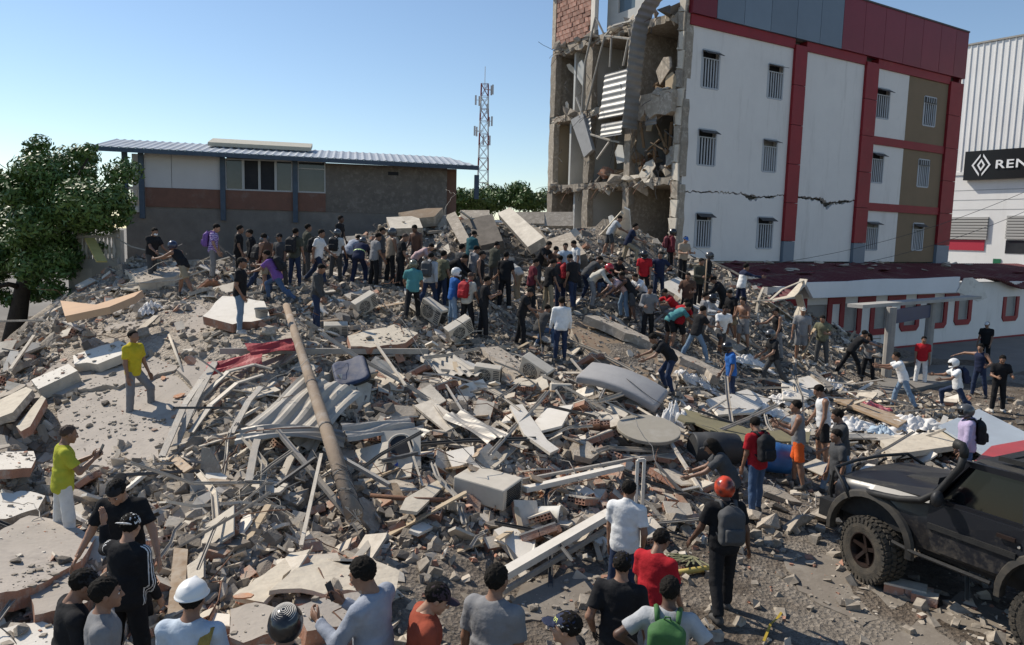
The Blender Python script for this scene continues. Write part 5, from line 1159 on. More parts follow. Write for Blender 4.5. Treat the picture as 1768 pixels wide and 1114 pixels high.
dv_ = Vector((p2.x - sb.x, p2.y - sb.y, 0)).normalized()
mb = MB(); mb.bar(Vector((sb.x, sb.y, zr - .35)) + dv_ * .25, Vector((p2.x, p2.y, zr - .35)) - dv_ * .2, .08, .5); inb(mb, 'blue_panel', mat('blue_sign', (.03, .045, .11), (.025, .035, .08), 2, .5))
mb = MB(); mb.bar(Vector((sb.x, sb.y, .5)) + dv_ * .3, Vector((p2.x, p2.y, .5)) - dv_ * .3, .4, .06); inb(mb, 'bench_seat', M_concd)

# ---- showroom building with the black sign
RP = Plane((0, 0), (.574, -.82)); RP.o = Vector((at(1655, 82, 56).x, at(1655, 82, 56).y, 0)); RP.n = Vector((-.82, -.574, 0))
RBD = empty('car_showroom', RP.o); tag(RBD, 'white metal clad car showroom with a black name board', 'building')
def inr(mb, name, m, smooth=False):
    o = mb.build(name, [m], None, smooth); o.parent = RBD; o.matrix_parent_inverse = Matrix.Translation(-RP.o); return o
M_clad = mat('white_cladding', (.80, .79, .77), (.74, .73, .71), .5, .6, c3=(.62, .60, .57), s3=.8, f3=(.55, .85), stretch=(1, 1, .1))
zt = RP.sz(1660, 82)[1]; zc = RP.sz(1660, 298)[1]; RL = 24.0
s0 = RP.sz(1628, 440)[0]
mb = MB(); RP.slab(mb, s0 - 6, RL, 0, zt, 0, .4); inr(mb, 'wall', M_clad)
for k in range(52):
    s = s0 - 1 + k * .42; mb = MB(); RP.slab(mb, s, s + .06, zc, zt + .02, .05, .05); inr(mb, 'cladding_rib', M_clad)
mb = MB(); RP.slab(mb, s0 - 1, RL, zt + .021, zt + .14, .1, .5); inr(mb, 'roof_trim', M_metal)
for py in (328, 345, 362):
    z = RP.sz(1700, py)[1]; mb = MB(); RP.slab(mb, s0 - 1, RL, z - .02, z + .02, .012, .01); inr(mb, 'panel_joint', mat('joint', (.35, .35, .35)))
mb = MB(); z = RP.sz(1660, 300)[1]; RP.slab(mb, s0 - 1, RL, z - .12, z + .10, .07, .06); inr(mb, 'ledge', M_clad)
sg0, sgz1 = RP.sz(1672, 263); sgz0 = RP.sz(1672, 312)[1]
SGN = Plane((0, 0), (.574, -.82))
mb = MB(); RP.slab(mb, sg0, sg0 + 13, sgz0, sgz1, .45, .4); sgo = inr(mb, 'name_board', mat('sign_black', (.012, .012, .013), None, rough=.35))
M_let = mat('sign_white', (.82, .82, .82), None, rough=.5)
def letters(txt, size, s, z, out):
    cu = bpy.data.curves.new('lettering', 'FONT'); cu.body = txt; cu.size = size; cu.extrude = .03; cu.space_character = 1.12; cu.offset = .012
    t = bpy.data.objects.new('lettering', cu); COL.objects.link(t); dg = bpy.context.evaluated_depsgraph_get(); me = bpy.data.meshes.new_from_object(t.evaluated_get(dg)); bpy.data.objects.remove(t)
    for v in me.vertices: v.co = RP.pt(s + v.co.x * 1.28, z + v.co.y, out + v.co.z) - RP.o
    me.materials.append(M_let); return me
hS = sgz1 - sgz0; zm = (sgz0 + sgz1) / 2
sl_ = RP.sz(1723, 286)[0]
lt = ob('lettering', letters('RENAULT', hS * .40, sl_, zm - hS * .14, .49), RBD)
cx = RP.sz(1699, 287)[0]; a, b = hS * .21, hS * .38
def dia(s, sw): return [(cx - sw, zm), (cx, zm + s), (cx + sw, zm), (cx, zm - s)]
mb = MB()
def loop(o_, i_):
    for k in range(4):
        q = [o_[k], o_[(k + 1) % 4], i_[(k + 1) % 4], i_[k]]; RP.poly(mb, q, .49, .04)
off = .09 * hS
for sgn in (-1, 1):
    o1 = [(cx + sgn * off * .5 - a * 1.25, zm), (cx + sgn * off * .5, zm + b), (cx + sgn * off * .5 + a * 1.25, zm), (cx + sgn * off * .5, zm - b)]
    i1 = [(cx + sgn * off * .5 - a * .95, zm), (cx + sgn * off * .5, zm + b * .76), (cx + sgn * off * .5 + a * .95, zm), (cx + sgn * off * .5, zm - b * .76)]
    ks = (0, 3) if sgn < 0 else (1, 2)
    for k in ks: RP.poly(mb, [o1[k], o1[(k + 1) % 4], i1[(k + 1) % 4], i1[k]], .49, .04)
b2 = b * .55; o1 = [(cx - a * .62, zm), (cx, zm + b2), (cx + a * .62, zm), (cx, zm - b2)]; i1 = [(cx - a * .32, zm), (cx, zm + b2 * .56), (cx + a * .32, zm), (cx, zm - b2 * .56)]
for k in range(4): RP.poly(mb, [o1[k], o1[(k + 1) % 4], i1[(k + 1) % 4], i1[k]], .49, .04)
inr(mb, 'diamond_emblem', M_let)
for x0, x1 in ((1620, 1706), (1738, 1800)):
    a = RP.sz(x0, 395)[0]; b = RP.sz(x1, 395)[0]; z1 = RP.sz(x0 + 40, 375)[1]; z0 = RP.sz(x0 + 40, 413)[1]; z = z0
    mb = MB(); RP.slab(mb, a, b, z0, z1, .02, .03); inr(mb, 'vent_recess', M_dark)
    while z < z1 - .05:
        mb = MB(); RP.slab(mb, a, b, z, z + .16, .16, .13); inr(mb, 'vent_slat', mat('slat', (.42, .41, .39))); z += .21
a, b = RP.sz(1620, 423)[0], RP.sz(1700, 423)[0]; z1, z0 = RP.sz(1660, 414)[1], RP.sz(1660, 432)[1]
mb = MB(); RP.slab(mb, a, b, z0, z1, .06, .05); inr(mb, 'red_strip', mat('showroom_red', (.42, .035, .06), None, rough=.5))
a, b = RP.sz(1736, 426)[0], RP.sz(1800, 426)[0]; mb = MB(); RP.slab(mb, a, b, RP.sz(1750, 438)[1], RP.sz(1750, 415)[1], .03, .02); inr(mb, 'window_pane', M_glass)
mb = MB(); a = RP.sz(1715, 450)[0]; RP.slab(mb, a, a + .5, RP.sz(1720, 455)[1], RP.sz(1720, 447)[1], .06, .05); inr(mb, 'small_green_sign', mat('green_sign', (.02, .14, .07)))

# ---- the two storey house on the left
o_ = at(185, 300, 31); LB = Plane((o_.x, o_.y), (.978, .208)); LH = empty('house', LB.o); tag(LH, 'two storey house with metal roof, blue posts and bare grey side wall', 'house')
def inl(mb, name, m, par=None):
    o = mb.build(name, [m] if not isinstance(m, list) else m); o.parent = LH; o.matrix_parent_inverse = Matrix.Translation(-LB.o); return o
zw = LB.sz(400, 361)[1]; ze = LB.sz(300, 264)[1]; zs = LB.sz(300, 325)[1]; sx = lambda x, y=300: LB.sz(x, y)[0]
M_lbr = mat('old_brick_band', (.19, .10, .075), (.15, .085, .066), 3, .95, .4, 20, c3=(.20, .15, .13), s3=1.2, f3=(.56, .7))
M_panelw = mat('fibre_panel', (.55, .54, .54), (.50, .49, .49), 1, .85, c3=(.44, .43, .42), s3=1.2, f3=(.58, .75)); M_bluep = mat('blue_post', (.075, .105, .145), (.055, .075, .10), 4, .7)
mb = MB(); LB.slab(mb, sx(215), sx(788), 0, zw - .003, 0, 6); inl(mb, 'lower_wall', M_grey)
mb = MB(); LB.slab(mb, sx(250), sx(562), zw, zs - .003, .05, .3); inl(mb, 'brick_band', M_lbr)
mb = MB(); LB.slab(mb, sx(250), sx(296), zs, ze, .03, .2); inl(mb, 'wall_panel', M_panelw)
mb = MB(); LB.slab(mb, sx(296) + .02, sx(381), zs, ze, .03, .2); inl(mb, 'wall_panel', M_panelw)
mb = MB(); LB.slab(mb, sx(562), sx(772), zw, ze - .15, .02, .3); inl(mb, 'rough_wall', mat('rough_render', (.165, .148, .13), (.12, .108, .095), 2.2, .95, .8, 8, c3=(.21, .19, .168), s3=5, f3=(.5, .65)))
mb = MB(); LB.slab(mb, sx(670), sx(688), LB.sz(680, 303)[1], LB.sz(680, 297)[1], .03, .05); inl(mb, 'vent_hole', M_dark)
mb = MB(); LB.slab(mb, sx(772), sx(790), 0, ze - .15, -.3, 3); inl(mb, 'end_wall', mat('salmon_render', (.22, .13, .10), (.18, .105, .08), 2, .95))
mb = MB(); LB.slab(mb, sx(389), sx(562), zs, ze, -.35, .1); inl(mb, 'room_shade_sheet', M_dark)  # sheet coloured dark in place of the shade behind the windows
M_wfr = mat('window_frame_white', (.40, .41, .41), None, rough=.6)
for x0, x1, g in ((389, 420, M_glass), (420, 448, M_dark), (448, 476, M_dark), (476, 505, M_glass), (514, 562, M_glass)):
    a, b = sx(x0), sx(x1); z1 = LB.sz((x0 + x1) / 2, 274 + (x0 - 389) * .035)[1]; mb = MB()
    LB.slab(mb, a, a + .05, zs, z1, .04, .1); LB.slab(mb, b - .05, b, zs, z1, .04, .1); LB.slab(mb, a + .05, b - .05, zs, zs + .06, .04, .1); LB.slab(mb, a + .05, b - .05, z1 - .06, z1, .04, .1)
    if x0 == 514: LB.slab(mb, a + .05, b - .05, zs + 1.0, zs + 1.05, .04, .1)
    w_o = inl(mb, 'window_frame', M_wfr)
    mb = MB(); LB.slab(mb, a + .05, b - .05, zs + .06, z1 - .06, -.02, .03); inl(mb, 'window_pane', g)
for x in (245, 385, 510, 217, 819):
    s = sx(x); z0 = zw - .5 if x < 800 else LB.sz(819, 345)[1]; mb = MB(); LB.slab(mb, s - .1, s + .1, z0, ze + .05 - (x > 700) * .5, .16 + (.6 if x > 700 else 0), .14); inl(mb, 'blue_post', M_bluep)
# roof: ribbed sheet rising away from the eave
eL, eR = LB.sz(186, 257), LB.sz(822, 290); rL, rR = LB.sz(188, 236), LB.sz(772, 270)
zE = (eL[1] + eR[1]) / 2 - .2; V = []; F = []; n = 150
for i in range(n + 1):
    s = eL[0] - .3 + (eR[0] - eL[0] + .3) * i / n; w_ = .035 if i % 3 == 0 else 0
    f = (s - eL[0]) / (eR[0] - eL[0]); ze_ = eL[1] + (eR[1] - eL[1]) * f; back = 3.2 if f < .93 else 3.2 * (1 - (f - .93) / .07) + .05
    V += [LB.pt(s, ze_ + w_ + .02, .8), LB.pt(s, ze_ + back * .2 + w_, .8 - back), LB.pt(s, ze_ + back * .2 - .12, .8 - back - .2)]
for i in range(n): a = i * 3; F += [(a, a + 3, a + 4, a + 1), (a + 1, a + 4, a + 5, a + 2)]
o = ob('metal_roof', mesh('metal_roof', V, F, mat('zinc_roof', (.42, .45, .48), (.34, .365, .39), 1.2, .5, metal=.15, c3=(.30, .29, .28), s3=.8, f3=(.55, .7)))); o.parent = LH; o.matrix_parent_inverse = Matrix.Translation(-LB.o); m_ = o.modifiers.new('t', 'SOLIDIFY'); m_.thickness = .04
mb = MB(); mb.bar(LB.pt(eL[0] - .3, eL[1] - .08, .78), LB.pt(eR[0], eR[1] - .08, .78), .06, .17); inl(mb, 'fascia_board', M_bluep)
# canopy on the roof
c0, c1 = sx(352, 240), sx(535, 250); zc0, zc1 = LB.sz(352, 238)[1], LB.sz(535, 248)[1]
mb = MB(); mb.bar(LB.pt(c0, zc0, -1.5), LB.pt(c1, zc1, -1.5), 1.3, .16, (0, -.25, 1)); inl(mb, 'roof_canopy', mat('canopy_sheet', (.50, .47, .38), (.43, .40, .32), 4, .6))
for k in range(6):
    f = .05 + .9 * k / 5; s = c0 + (c1 - c0) * f; z = zc0 + (zc1 - zc0) * f; mb = MB(); mb.tube([LB.pt(s, z - .95, -1.5), LB.pt(s, z, -1.5)], .04, 5); inl(mb, 'canopy_post', M_metal)
# balcony at the far left corner
mb = MB(); LB.slab(mb, sx(214), sx(246), zs - .9, ze, -1.2, .2); inl(mb, 'balcony_wall', M_rwhite)
mb = MB(); LB.slab(mb, sx(214), sx(244), zw - .25, zw - .004, .1, 1.2); inl(mb, 'balcony_floor', M_rwhite)
for k in range(4):
    s = sx(217) + k * .2; mb = MB(); mb.tube([LB.pt(s, zw + z, 0) for z in (0, .15, .3, .5, .68)], [.05, .07, .045, .03, .05], 7); inl(mb, 'baluster', M_plast)
mb = MB(); LB.slab(mb, sx(214), sx(246), zw + .69, zw + .8, .06, .15); inl(mb, 'handrail', M_plast)

# ---- garden balustrade behind the heap
b0 = at(140, 448, 25.5); b1 = at(200, 446, 25.5); BAL = empty('balustrade', b0); tag(BAL, 'white garden balustrade behind the heap beside the tree', 'balustrade')
def inba(mb, nm, sm=False):
    o = mb.build(nm, [M_plast], None, sm); o.parent = BAL; o.matrix_parent_inverse = Matrix.Translation(-b0); return o
dB = (b1 - b0).normalized(); LBn = (b1 - b0).length
for k in range(9):
    p = b0 + dB * (LBn * (k + .5) / 9); inba(MB().tube([p + Zv * z for z in (0, .1, .25, .4, .55, .7)], [.05, .045, .075, .05, .03, .05], 8), 'baluster', True)
inba(MB().bar(b0 - dB * .1 + Zv * .75, b1 + dB * .1 + Zv * .75, .16, .1), 'handrail'); inba(MB().bar(b0 - dB * .1 - Zv * .3, b1 + dB * .1 - Zv * .3, .2, .6), 'base')
for p in (b0, b1): inba(MB().box(p + Zv * .2 + Vector((0, .2, 0)), (.13, .13, .75)), 'pier')
inba(MB().box(b0 - Zv * 2 + Vector((0, .2, 0)), (.4, .3, 1.7)), 'base')

# ---- plaza, kerb, puddle
k0 = hit(1440, 705); 
mb = MB(); PZ = [(1395, 672), (1480, 690), (1600, 668), (1768, 642), (1800, 560), (1600, 575), (1380, 610)]
P = []
for x, y in PZ:
    r_ = ray(x, y); t = (.10 - CAM.z) / r_.z; p = CAM + r_ * t; P.append((p.x, p.y))
P = [P[0], P[1], P[2], P[3], (P[3][0] + 6, P[3][1] + 2.5), (40, 45), (12, 34)]
mb.prism(P, (0, 0, .13), (1, 0, 0), (0, 1, 0), Zv, .3); tag(mb.build('pavement', [mat('paving', (.21, .195, .175), (.165, .155, .14), .8, .9, .3, 20, world=True)]), kind='structure')
pw = []
for a in range(22):
    th = 2 * math.pi * a / 22; x = 1598 + 62 * math.cos(th) * (1 + .2 * math.sin(3 * th)); y = 706 + 17 * math.sin(th) * (1 + .25 * math.cos(2 * th)); r_ = ray(x, y); p = CAM + r_ * ((.055 - CAM.z) / r_.z); pw.append((p.x, p.y))
mb = MB(); mb.prism(pw, (0, 0, .055), (1, 0, 0), (0, 1, 0), Zv, .1); tag(mb.build('puddle', [mat('muddy_water', (.15, .115, .075), (.18, .14, .09), 1, .12, spec=.5)]), kind='structure')

# ---- lattice mast
mp = at(833, 352, 180); MT = empty('radio_mast', (mp.x, mp.y, 0)); tag(MT, 'red and white lattice radio mast with antenna panels', 'radio mast')
zt = at(838, 150, 180).z; M_mr = mat('mast_red', (.22, .06, .055), None); M_mw = mat('mast_white', (.5, .5, .5), None)
def wid(z): return 1.55 - .75 * z / zt
nsec = 14
for k in range(nsec):
    z0, z1 = zt * k / nsec, zt * (k + 1) / nsec; m = M_mr if k % 2 else M_mw; mb = MB()
    for i in range(4):
        c = lambda z, j: Vector(((1 if j in (0, 3) else -1) * wid(z), (1 if j in (0, 1) else -1) * wid(z), z))
        mb.bar(c(z0, i), c(z1, i), .2, .2); mb.bar(c(z0, i), c(z1, (i + 1) % 4), .1, .1); mb.bar(c(z1, i), c(z0, (i + 1) % 4), .1, .1); mb.bar(c(z1, i), c(z1, (i + 1) % 4), .1, .1)
    o = mb.build('mast_section', [m], MT)
for k in range(12):
    a = k * 2.2; z = zt * (.97 - .06 * (k % 6)); r_ = 1.9 + .3 * (k % 3); mb = MB(); mb.box((r_ * math.cos(a), r_ * math.sin(a), z), (.2, .2, 1.1)); mb.bar((0, 0, z), (r_ * math.cos(a), r_ * math.sin(a), z), .1, .1); mb.build('antenna_panel', [M_mw], MT)
MB().tube([(0, 0, zt - 1), (0, 0, zt + 4)], .08, 5).build('lightning_rod', [M_mw], MT)

# ---- trees
def leaf_mat(nm, c, c2):
    m = mat(nm, c, c2, 2.6, .5, spec=.4, orand=.1, detail=8); b = m.node_tree.nodes['Principled BSDF']; b.inputs['Transmission Weight'].default_value = 0; b.inputs['Subsurface Weight'].default_value = 0
    return m
M_leaf = leaf_mat('leaf_green', (.042, .085, .02), (.115, .185, .042)); M_leafd = leaf_mat('leaf_dark', (.025, .058, .016), (.05, .092, .022)); M_bark = mat('bark', (.06, .045, .033), (.035, .026, .02), 5, .95, .8, 14)
def crown(cl, n, size, seed, m, name='crown', parent=None, org=Vector()):
    """leaf faces spread on the outer shells of many clumps"""
    rg = np.random.default_rng(seed); V = []; F = []; cl = [(Vector(c) - org, r_) for c, r_ in cl]; tot = sum(r_ ** 2 for _, r_ in cl); b = 0; VV = []; 
    for c, r_ in cl:
        k = int(n * r_ * r_ / tot); d = rg.normal(size=(k, 3)); d /= np.linalg.norm(d, axis=1)[:, None]; rr = r_ * (.3 + .85 * rg.random(k) ** .7)
        p = np.array(c) + d * rr[:, None] * np.array([1, 1, .75]); a = rg.normal(size=(k, 3)); a -= d * (a * d).sum(1)[:, None] * .5; a /= np.linalg.norm(a, axis=1)[:, None]
        nn = d + rg.normal(size=(k, 3)) * .6 + np.array([0, 0, .5]); bb = np.cross(nn, a); bb /= np.linalg.norm(bb, axis=1)[:, None]; s = size * (.6 + .8 * rg.random(k))[:, None]
        q = np.stack([p - a * s, p + bb * s * .38, p + a * s, p - bb * s * .38], 1); VV.append(q.reshape(-1, 3))
    VV = np.concatenate(VV); F = np.arange(len(VV)).reshape(-1, 4)
    return ob(name, mesh(name, VV, F, m), parent)
def tree(base, hgt, clumps, n, size, seed, label, cat='tree', name='tree', m=M_leaf, trunk_r=.25, forks=6, group=None):
    T = empty(name, base); tag(T, label, cat, group); rg = random.Random(seed); base = Vector(base)
    cz = sum((Vector(c) for c, r_ in clumps), Vector()) / len(clumps) - base
    mb = MB(); top = Vector((cz.x * .5, cz.y * .5, cz.z * .75)); mb.tube([(0, 0, -.3), top * .3 + Vector((.05, 0, 0)), top * .65, top], [trunk_r * 1.2, trunk_r, trunk_r * .8, trunk_r * .5], 9)
    mb.build('trunk', [M_bark], T, True)
    for c, r_ in rg.sample(clumps, min(forks, len(clumps))):
        c = Vector(c) - base; s = top * rg.uniform(.5, .95); mb = MB(); mid = s.lerp(c, .5) + Vector((rg.uniform(-.2, .2), rg.uniform(-.2, .2), .15)); mb.tube([s, mid, c], [trunk_r * .42, trunk_r * .28, trunk_r * .1], 6); mb.build('limb', [M_bark], T, True)
    crown(clumps, n, size, seed, m, 'crown', T, base); return T
rg = random.Random(5)
tb = at(18, 612, 25.5); cl = []
for x, y, r_ in ((120, 275, 1.0), (75, 285, .9), (165, 285, .9), (100, 310, 1.2), (150, 320, 1.2), (195, 300, .8), (60, 320, 1.0), (190, 345, 1.0), (130, 360, 1.3), (80, 370, 1.2), (40, 340, .9), (165, 390, 1.0), (110, 410, 1.0), (205, 370, .7), (30, 385, 1.0), (65, 430, 1.0), (20, 440, 1.0), (95, 460, .8), (130, 440, .7), (50, 492, .6), (85, 500, .5), (-20, 500, .8), (25, 505, .5), (60, 520, .4), (110, 505, .35), (215, 330, .4), (60, 262, .5), (140, 258, .5), (5, 400, 1.0), (175, 425, .6), (15, 470, .8), (50, 460, .8), (110, 470, .6), (30, 420, 1.0), (60, 400, 1.0), (100, 435, .8), (5, 330, .9), (20, 365, 1.0)):
    for _ in range(3):
        p = at(x + rg.uniform(-22, 20), y + rg.uniform(-14, 16), 25.5 + rg.uniform(-1.9, 1.9)); cl.append((p, r_ * rg.choice([.25, .35, .45, .6, .75])))
tree(Vector((tb.x, tb.y, gz(tb.x, tb.y))), 7, cl, 44000, .09, 1, 'big leafy green tree at the edge of the heap beside the house', trunk_r=.3, forks=12)
tb2 = at(-30, 560, 27.5); cl2 = [(at(-30 + rg.uniform(-60, 45), 420 + rg.uniform(-90, 90), 27.5 + rg.uniform(-1.5, 1.5)), rg.uniform(.5, .9)) for _ in range(22)]
tree(Vector((tb2.x, tb2.y, 0)), 6, cl2, 9000, .13, 2, 'dark tree half outside the view next to the big leafy tree', m=M_leafd)
for k, (x, y, d_, wpx, hpx) in enumerate(((790, 350, 44, 38, 18), (870, 345, 48, 26, 18), (915, 345, 47, 26, 20), (835, 356, 46, 30, 10), (955, 350, 60, 30, 14))):
    cl = [(at(x + rg.uniform(-wpx, wpx), y + rg.uniform(-hpx, hpx * .6), d_ + rg.uniform(-1, 1)), rg.uniform(.35, .75)) for _ in range(16)]
    b_ = at(x, y, d_); tree(Vector((b_.x, b_.y, 0)), 4, cl, 3500, .12, 20 + k, ['round pale green shrub tree beyond the heap next to the house', 'bushy tree beyond the heap under the mast', 'bright green tree beyond the heap beside the torn building', 'low shrub beyond the heap under the mast', 'tree peeping out behind the torn building'][k], m=M_leaf, trunk_r=.12, forks=3)
rp = FA.pt(FA.sz(1478, 40)[0], ZT + .1, -1.2)
PT = empty('roof_plant', rp); tag(PT, 'small palm like plant on the roof of the tall building', 'plant')
for k in range(14):
    a = k * 2.4; L = .5 + .2 * (k % 3); mb = MB(); P = [Vector((0, 0, 0)), Vector((math.cos(a) * L * .5, math.sin(a) * L * .5, .55)), Vector((math.cos(a) * L, math.sin(a) * L, .35))]; mb.tube(P, [.03, .06, .015], 4); mb.build('frond', [M_leaf], PT)
mb = MB(); mb.tube([(0, 0, -.2), (0, 0, .1)], .12, 8); mb.build('pot', [M_concd], PT)
# ------------------------------------------------------------------ rubble: prototypes
def proj(p):
    v = Vector(p) - CAM; d = v.dot(FW); return CX + FPX * v.dot(RT) / d, CY - FPX * v.dot(UP) / d, d
rr = random.Random(42)
def chunk_me(seed, m, flat=.75):
    rg = random.Random(seed); bm = bmesh.new()
    for _ in range(15):
        v = Vector((rg.gauss(0, 1), rg.gauss(0, 1), rg.gauss(0, 1))).normalized() * rg.uniform(.38, .55); bm.verts.new((v.x * rg.choice([1, 1.25]), v.y, v.z * flat))
    bmesh.ops.convex_hull(bm, input=bm.verts); bmesh.ops.delete(bm, geom=[v for v in bm.verts if not v.link_faces], context='VERTS')
    me = bpy.data.meshes.new('chunk'); bm.to_mesh(me); bm.free(); me.materials.append(m); return me
def shard_me(seed, m, t, m2=None):
    rg = random.Random(seed); n = rg.choice([4, 5, 5, 6, 7]); k = rg.uniform(.55, 1.0); P = []
    for i in range(n):
        a = 2 * math.pi * (i + rg.uniform(-.3, .3)) / n; r_ = rg.uniform(.38, .56); P.append((r_ * math.cos(a), r_ * math.sin(a) * k))
    mb = MB(); mb.prism(P, (0, 0, t / 2), (1, 0, 0), (0, 1, 0), Zv, t, 0, 1 if m2 else None); return mb.mesh('shard', [m, m2] if m2 else [m])
def rect_me(seed, m, a, b, t, m2=None):
    rg = random.Random(seed); P = [(-a, -b), (a * rg.uniform(.2, .9), -b), (a, -b * rg.uniform(.3, 1)), (a * rg.uniform(.8, 1), b), (-a * rg.uniform(.0, .7), b * rg.uniform(.85, 1)), (-a, b * rg.uniform(.3, 1))]
    mb = MB(); mb.prism(P, (0, 0, t / 2), (1, 0, 0), (0, 1, 0), Zv, t, 0, 1 if m2 else None); return mb.mesh('board', [m, m2] if m2 else [m])
def hollow(mb, o, L, W, H_, mats=(0, 0, 1), plaster=None, two=True):
    """clay block along x with 3 x 2 open cells in its ends; mats = side, end, hole"""
    ox, oy, oz = o; y = [-W / 2 + W * k / 3 for k in range(4)]; z = [-H_ / 2 + H_ * k / 2 for k in range(3)]; t = .014
    mb.add([(ox - L / 2, oy + a, oz + b) for a, b in ((-W / 2, -H_ / 2), (W / 2, -H_ / 2), (W / 2, H_ / 2), (-W / 2, H_ / 2))] + [(ox + L / 2, oy + a, oz + b) for a, b in ((-W / 2, -H_ / 2), (W / 2, -H_ / 2), (W / 2, H_ / 2), (-W / 2, H_ / 2))],
           [(0, 4, 5, 1), (1, 5, 6, 2), (2, 6, 7, 3), (3, 7, 4, 0)], mats[0])
    if plaster is not None: mb.m[-2] = plaster
    for sx in ((1, -1) if two else (1,)):
        X = ox + sx * L / 2; D = X - sx * .09
        for i in range(3):
            for j in range(2):
                y0, y1, z0, z1 = oy + y[i], oy + y[i + 1], oz + z[j], oz + z[j + 1]; q0, q1, w0, w1 = y0 + t, y1 - t, z0 + t, z1 - t
                V = [(X, y0, z0), (X, y1, z0), (X, y1, z1), (X, y0, z1), (X, q0, w0), (X, q1, w0), (X, q1, w1), (X, q0, w1), (D, q0, w0), (D, q1, w0), (D, q1, w1), (D, q0, w1)]
                F = [(0, 1, 5, 4), (1, 2, 6, 5), (2, 3, 7, 6), (3, 0, 4, 7)]; G = [(4, 5, 9, 8), (5, 6, 10, 9), (6, 7, 11, 10), (7, 4, 8, 11), (8, 9, 10, 11)]
                if sx < 0: F = [f[::-1] for f in F]; G = [f[::-1] for f in G]
                mb.add(V, F, mats[1]); mb.add(V, G, mats[2])
    if not two: mb.add([(ox - L / 2, oy - W / 2, oz - H_ / 2), (ox - L / 2, oy + W / 2, oz - H_ / 2), (ox - L / 2, oy + W / 2, oz + H_ / 2), (ox - L / 2, oy - W / 2, oz + H_ / 2)], [(0, 3, 2, 1)], mats[0])
BR = [M_brick, M_hole, M_plast]
brick_mes = []
for k in range(6):
    mb = MB(); hollow(mb, (0, 0, 0), .30 * (1, .8, .6, 1, .9, .7)[k], .20, .115, (0, 0, 1), 2 if k in (0, 2, 3) else None, k % 2 == 0); brick_mes.append(mb.mesh('hollow_brick', BR))
frag_mes = []
for k in range(5):       # pieces of brick wall: a few blocks still held by plaster
    mb = MB(); rg = random.Random(k); nr = 1 + k % 3
    for i in range(nr + 1):
        for j in range(2): hollow(mb, ((j - .5) * .31 + (.1 if i % 2 else 0), (i - nr / 2) * .21, 0), .30, .20, .115, (0, 0, 1), None, True)
    mb.box((0, 0, .07), (.31, .105 * (nr + 1), .014), None, 2); frag_mes.append(mb.mesh('wall_fragment', BR))
shard_clay = [shard_me(100 + k, M_orange if k % 2 else M_brick, .10) for k in range(6)]
chunks = [chunk_me(k, M_conc if k % 3 else M_concd) for k in range(14)]; chunkp = [chunk_me(40 + k, M_plast) for k in range(5)]
plates = [shard_me(k, M_conc, .12) for k in range(8)]; tiles = [shard_me(200 + k, M_tile, .05) for k in range(10)]
boards = [shard_me(300 + k, M_white if k % 2 else M_plast, .045) for k in range(6)] + [rect_me(k, M_white if k % 2 else M_plast, .5, .5 * rr.uniform(.35, .8), .05, None if k % 2 else M_conc) for k in range(8)]
def stud_me(seed, L=1.0, w_=.055, m=M_metal):
    rg = random.Random(seed); P = [Vector((-L / 2, 0, 0)), Vector((-L * .1, rg.uniform(-.04, .04) * L, rg.uniform(0, .05) * L)), Vector((L * .25, rg.uniform(-.06, .06) * L, rg.uniform(0, .05) * L)), Vector((L / 2, rg.uniform(-.1, .1) * L, rg.uniform(-.04, .08) * L))]
    mb = MB()
    for i in range(3):
        a, b = P[i], P[i + 1]; mb.bar(a, b, w_, .008); mb.bar(a + Vector((0, w_ / 2, w_ * .3)), b + Vector((0, w_ / 2, w_ * .3)), .007, w_ * .62); mb.bar(a + Vector((0, -w_ / 2, w_ * .3)), b + Vector((0, -w_ / 2, w_ * .3)), .007, w_ * .62)
    return mb.mesh('metal_strip', [m])
studs = [stud_me(k, 1.0 + .5 * k, .05 + .012 * (k % 3), [M_metal, M_metal, M_plast, M_metal, M_gdark][k % 5]) for k in range(7)]
def plank_me(L, w_, t, m, seed):
    rg = random.Random(seed); mb = MB(); mb.prism([(-L / 2, -w_ / 2), (L / 2 - rg.uniform(0, .1), -w_ / 2), (L / 2, w_ / 2 * rg.uniform(-.2, .9)), (L / 2 - rg.uniform(0, .08), w_ / 2), (-L / 2 + rg.uniform(0, .1), w_ / 2)], (0, 0, t / 2), (1, 0, 0), (0, 1, 0), Zv, t); return mb.mesh('plank', [m])
planks = [plank_me(.7 + .3 * k, .09 + .03 * (k % 3), .025, [M_wood, M_plast, M_wood, mat('pale_wood', (.5, .4, .28), (.42, .33, .22), 5, .8, orand=.15)][k % 4], k) for k in range(6)]
def bar_me(seed, L):
    rg = random.Random(seed); P = [Vector((0, 0, 0))]
    for i in range(6): P.append(P[-1] + Vector((L / 6, rg.uniform(-.12, .12) * L, rg.uniform(-.06, .12) * L)))
    return MB().tube([p - Vector((L / 2, 0, 0)) for p in P], .008, 5).mesh('reinforcing_bar', [M_rust], True)
rebars = [bar_me(k, .9 + .35 * k) for k in range(5)]

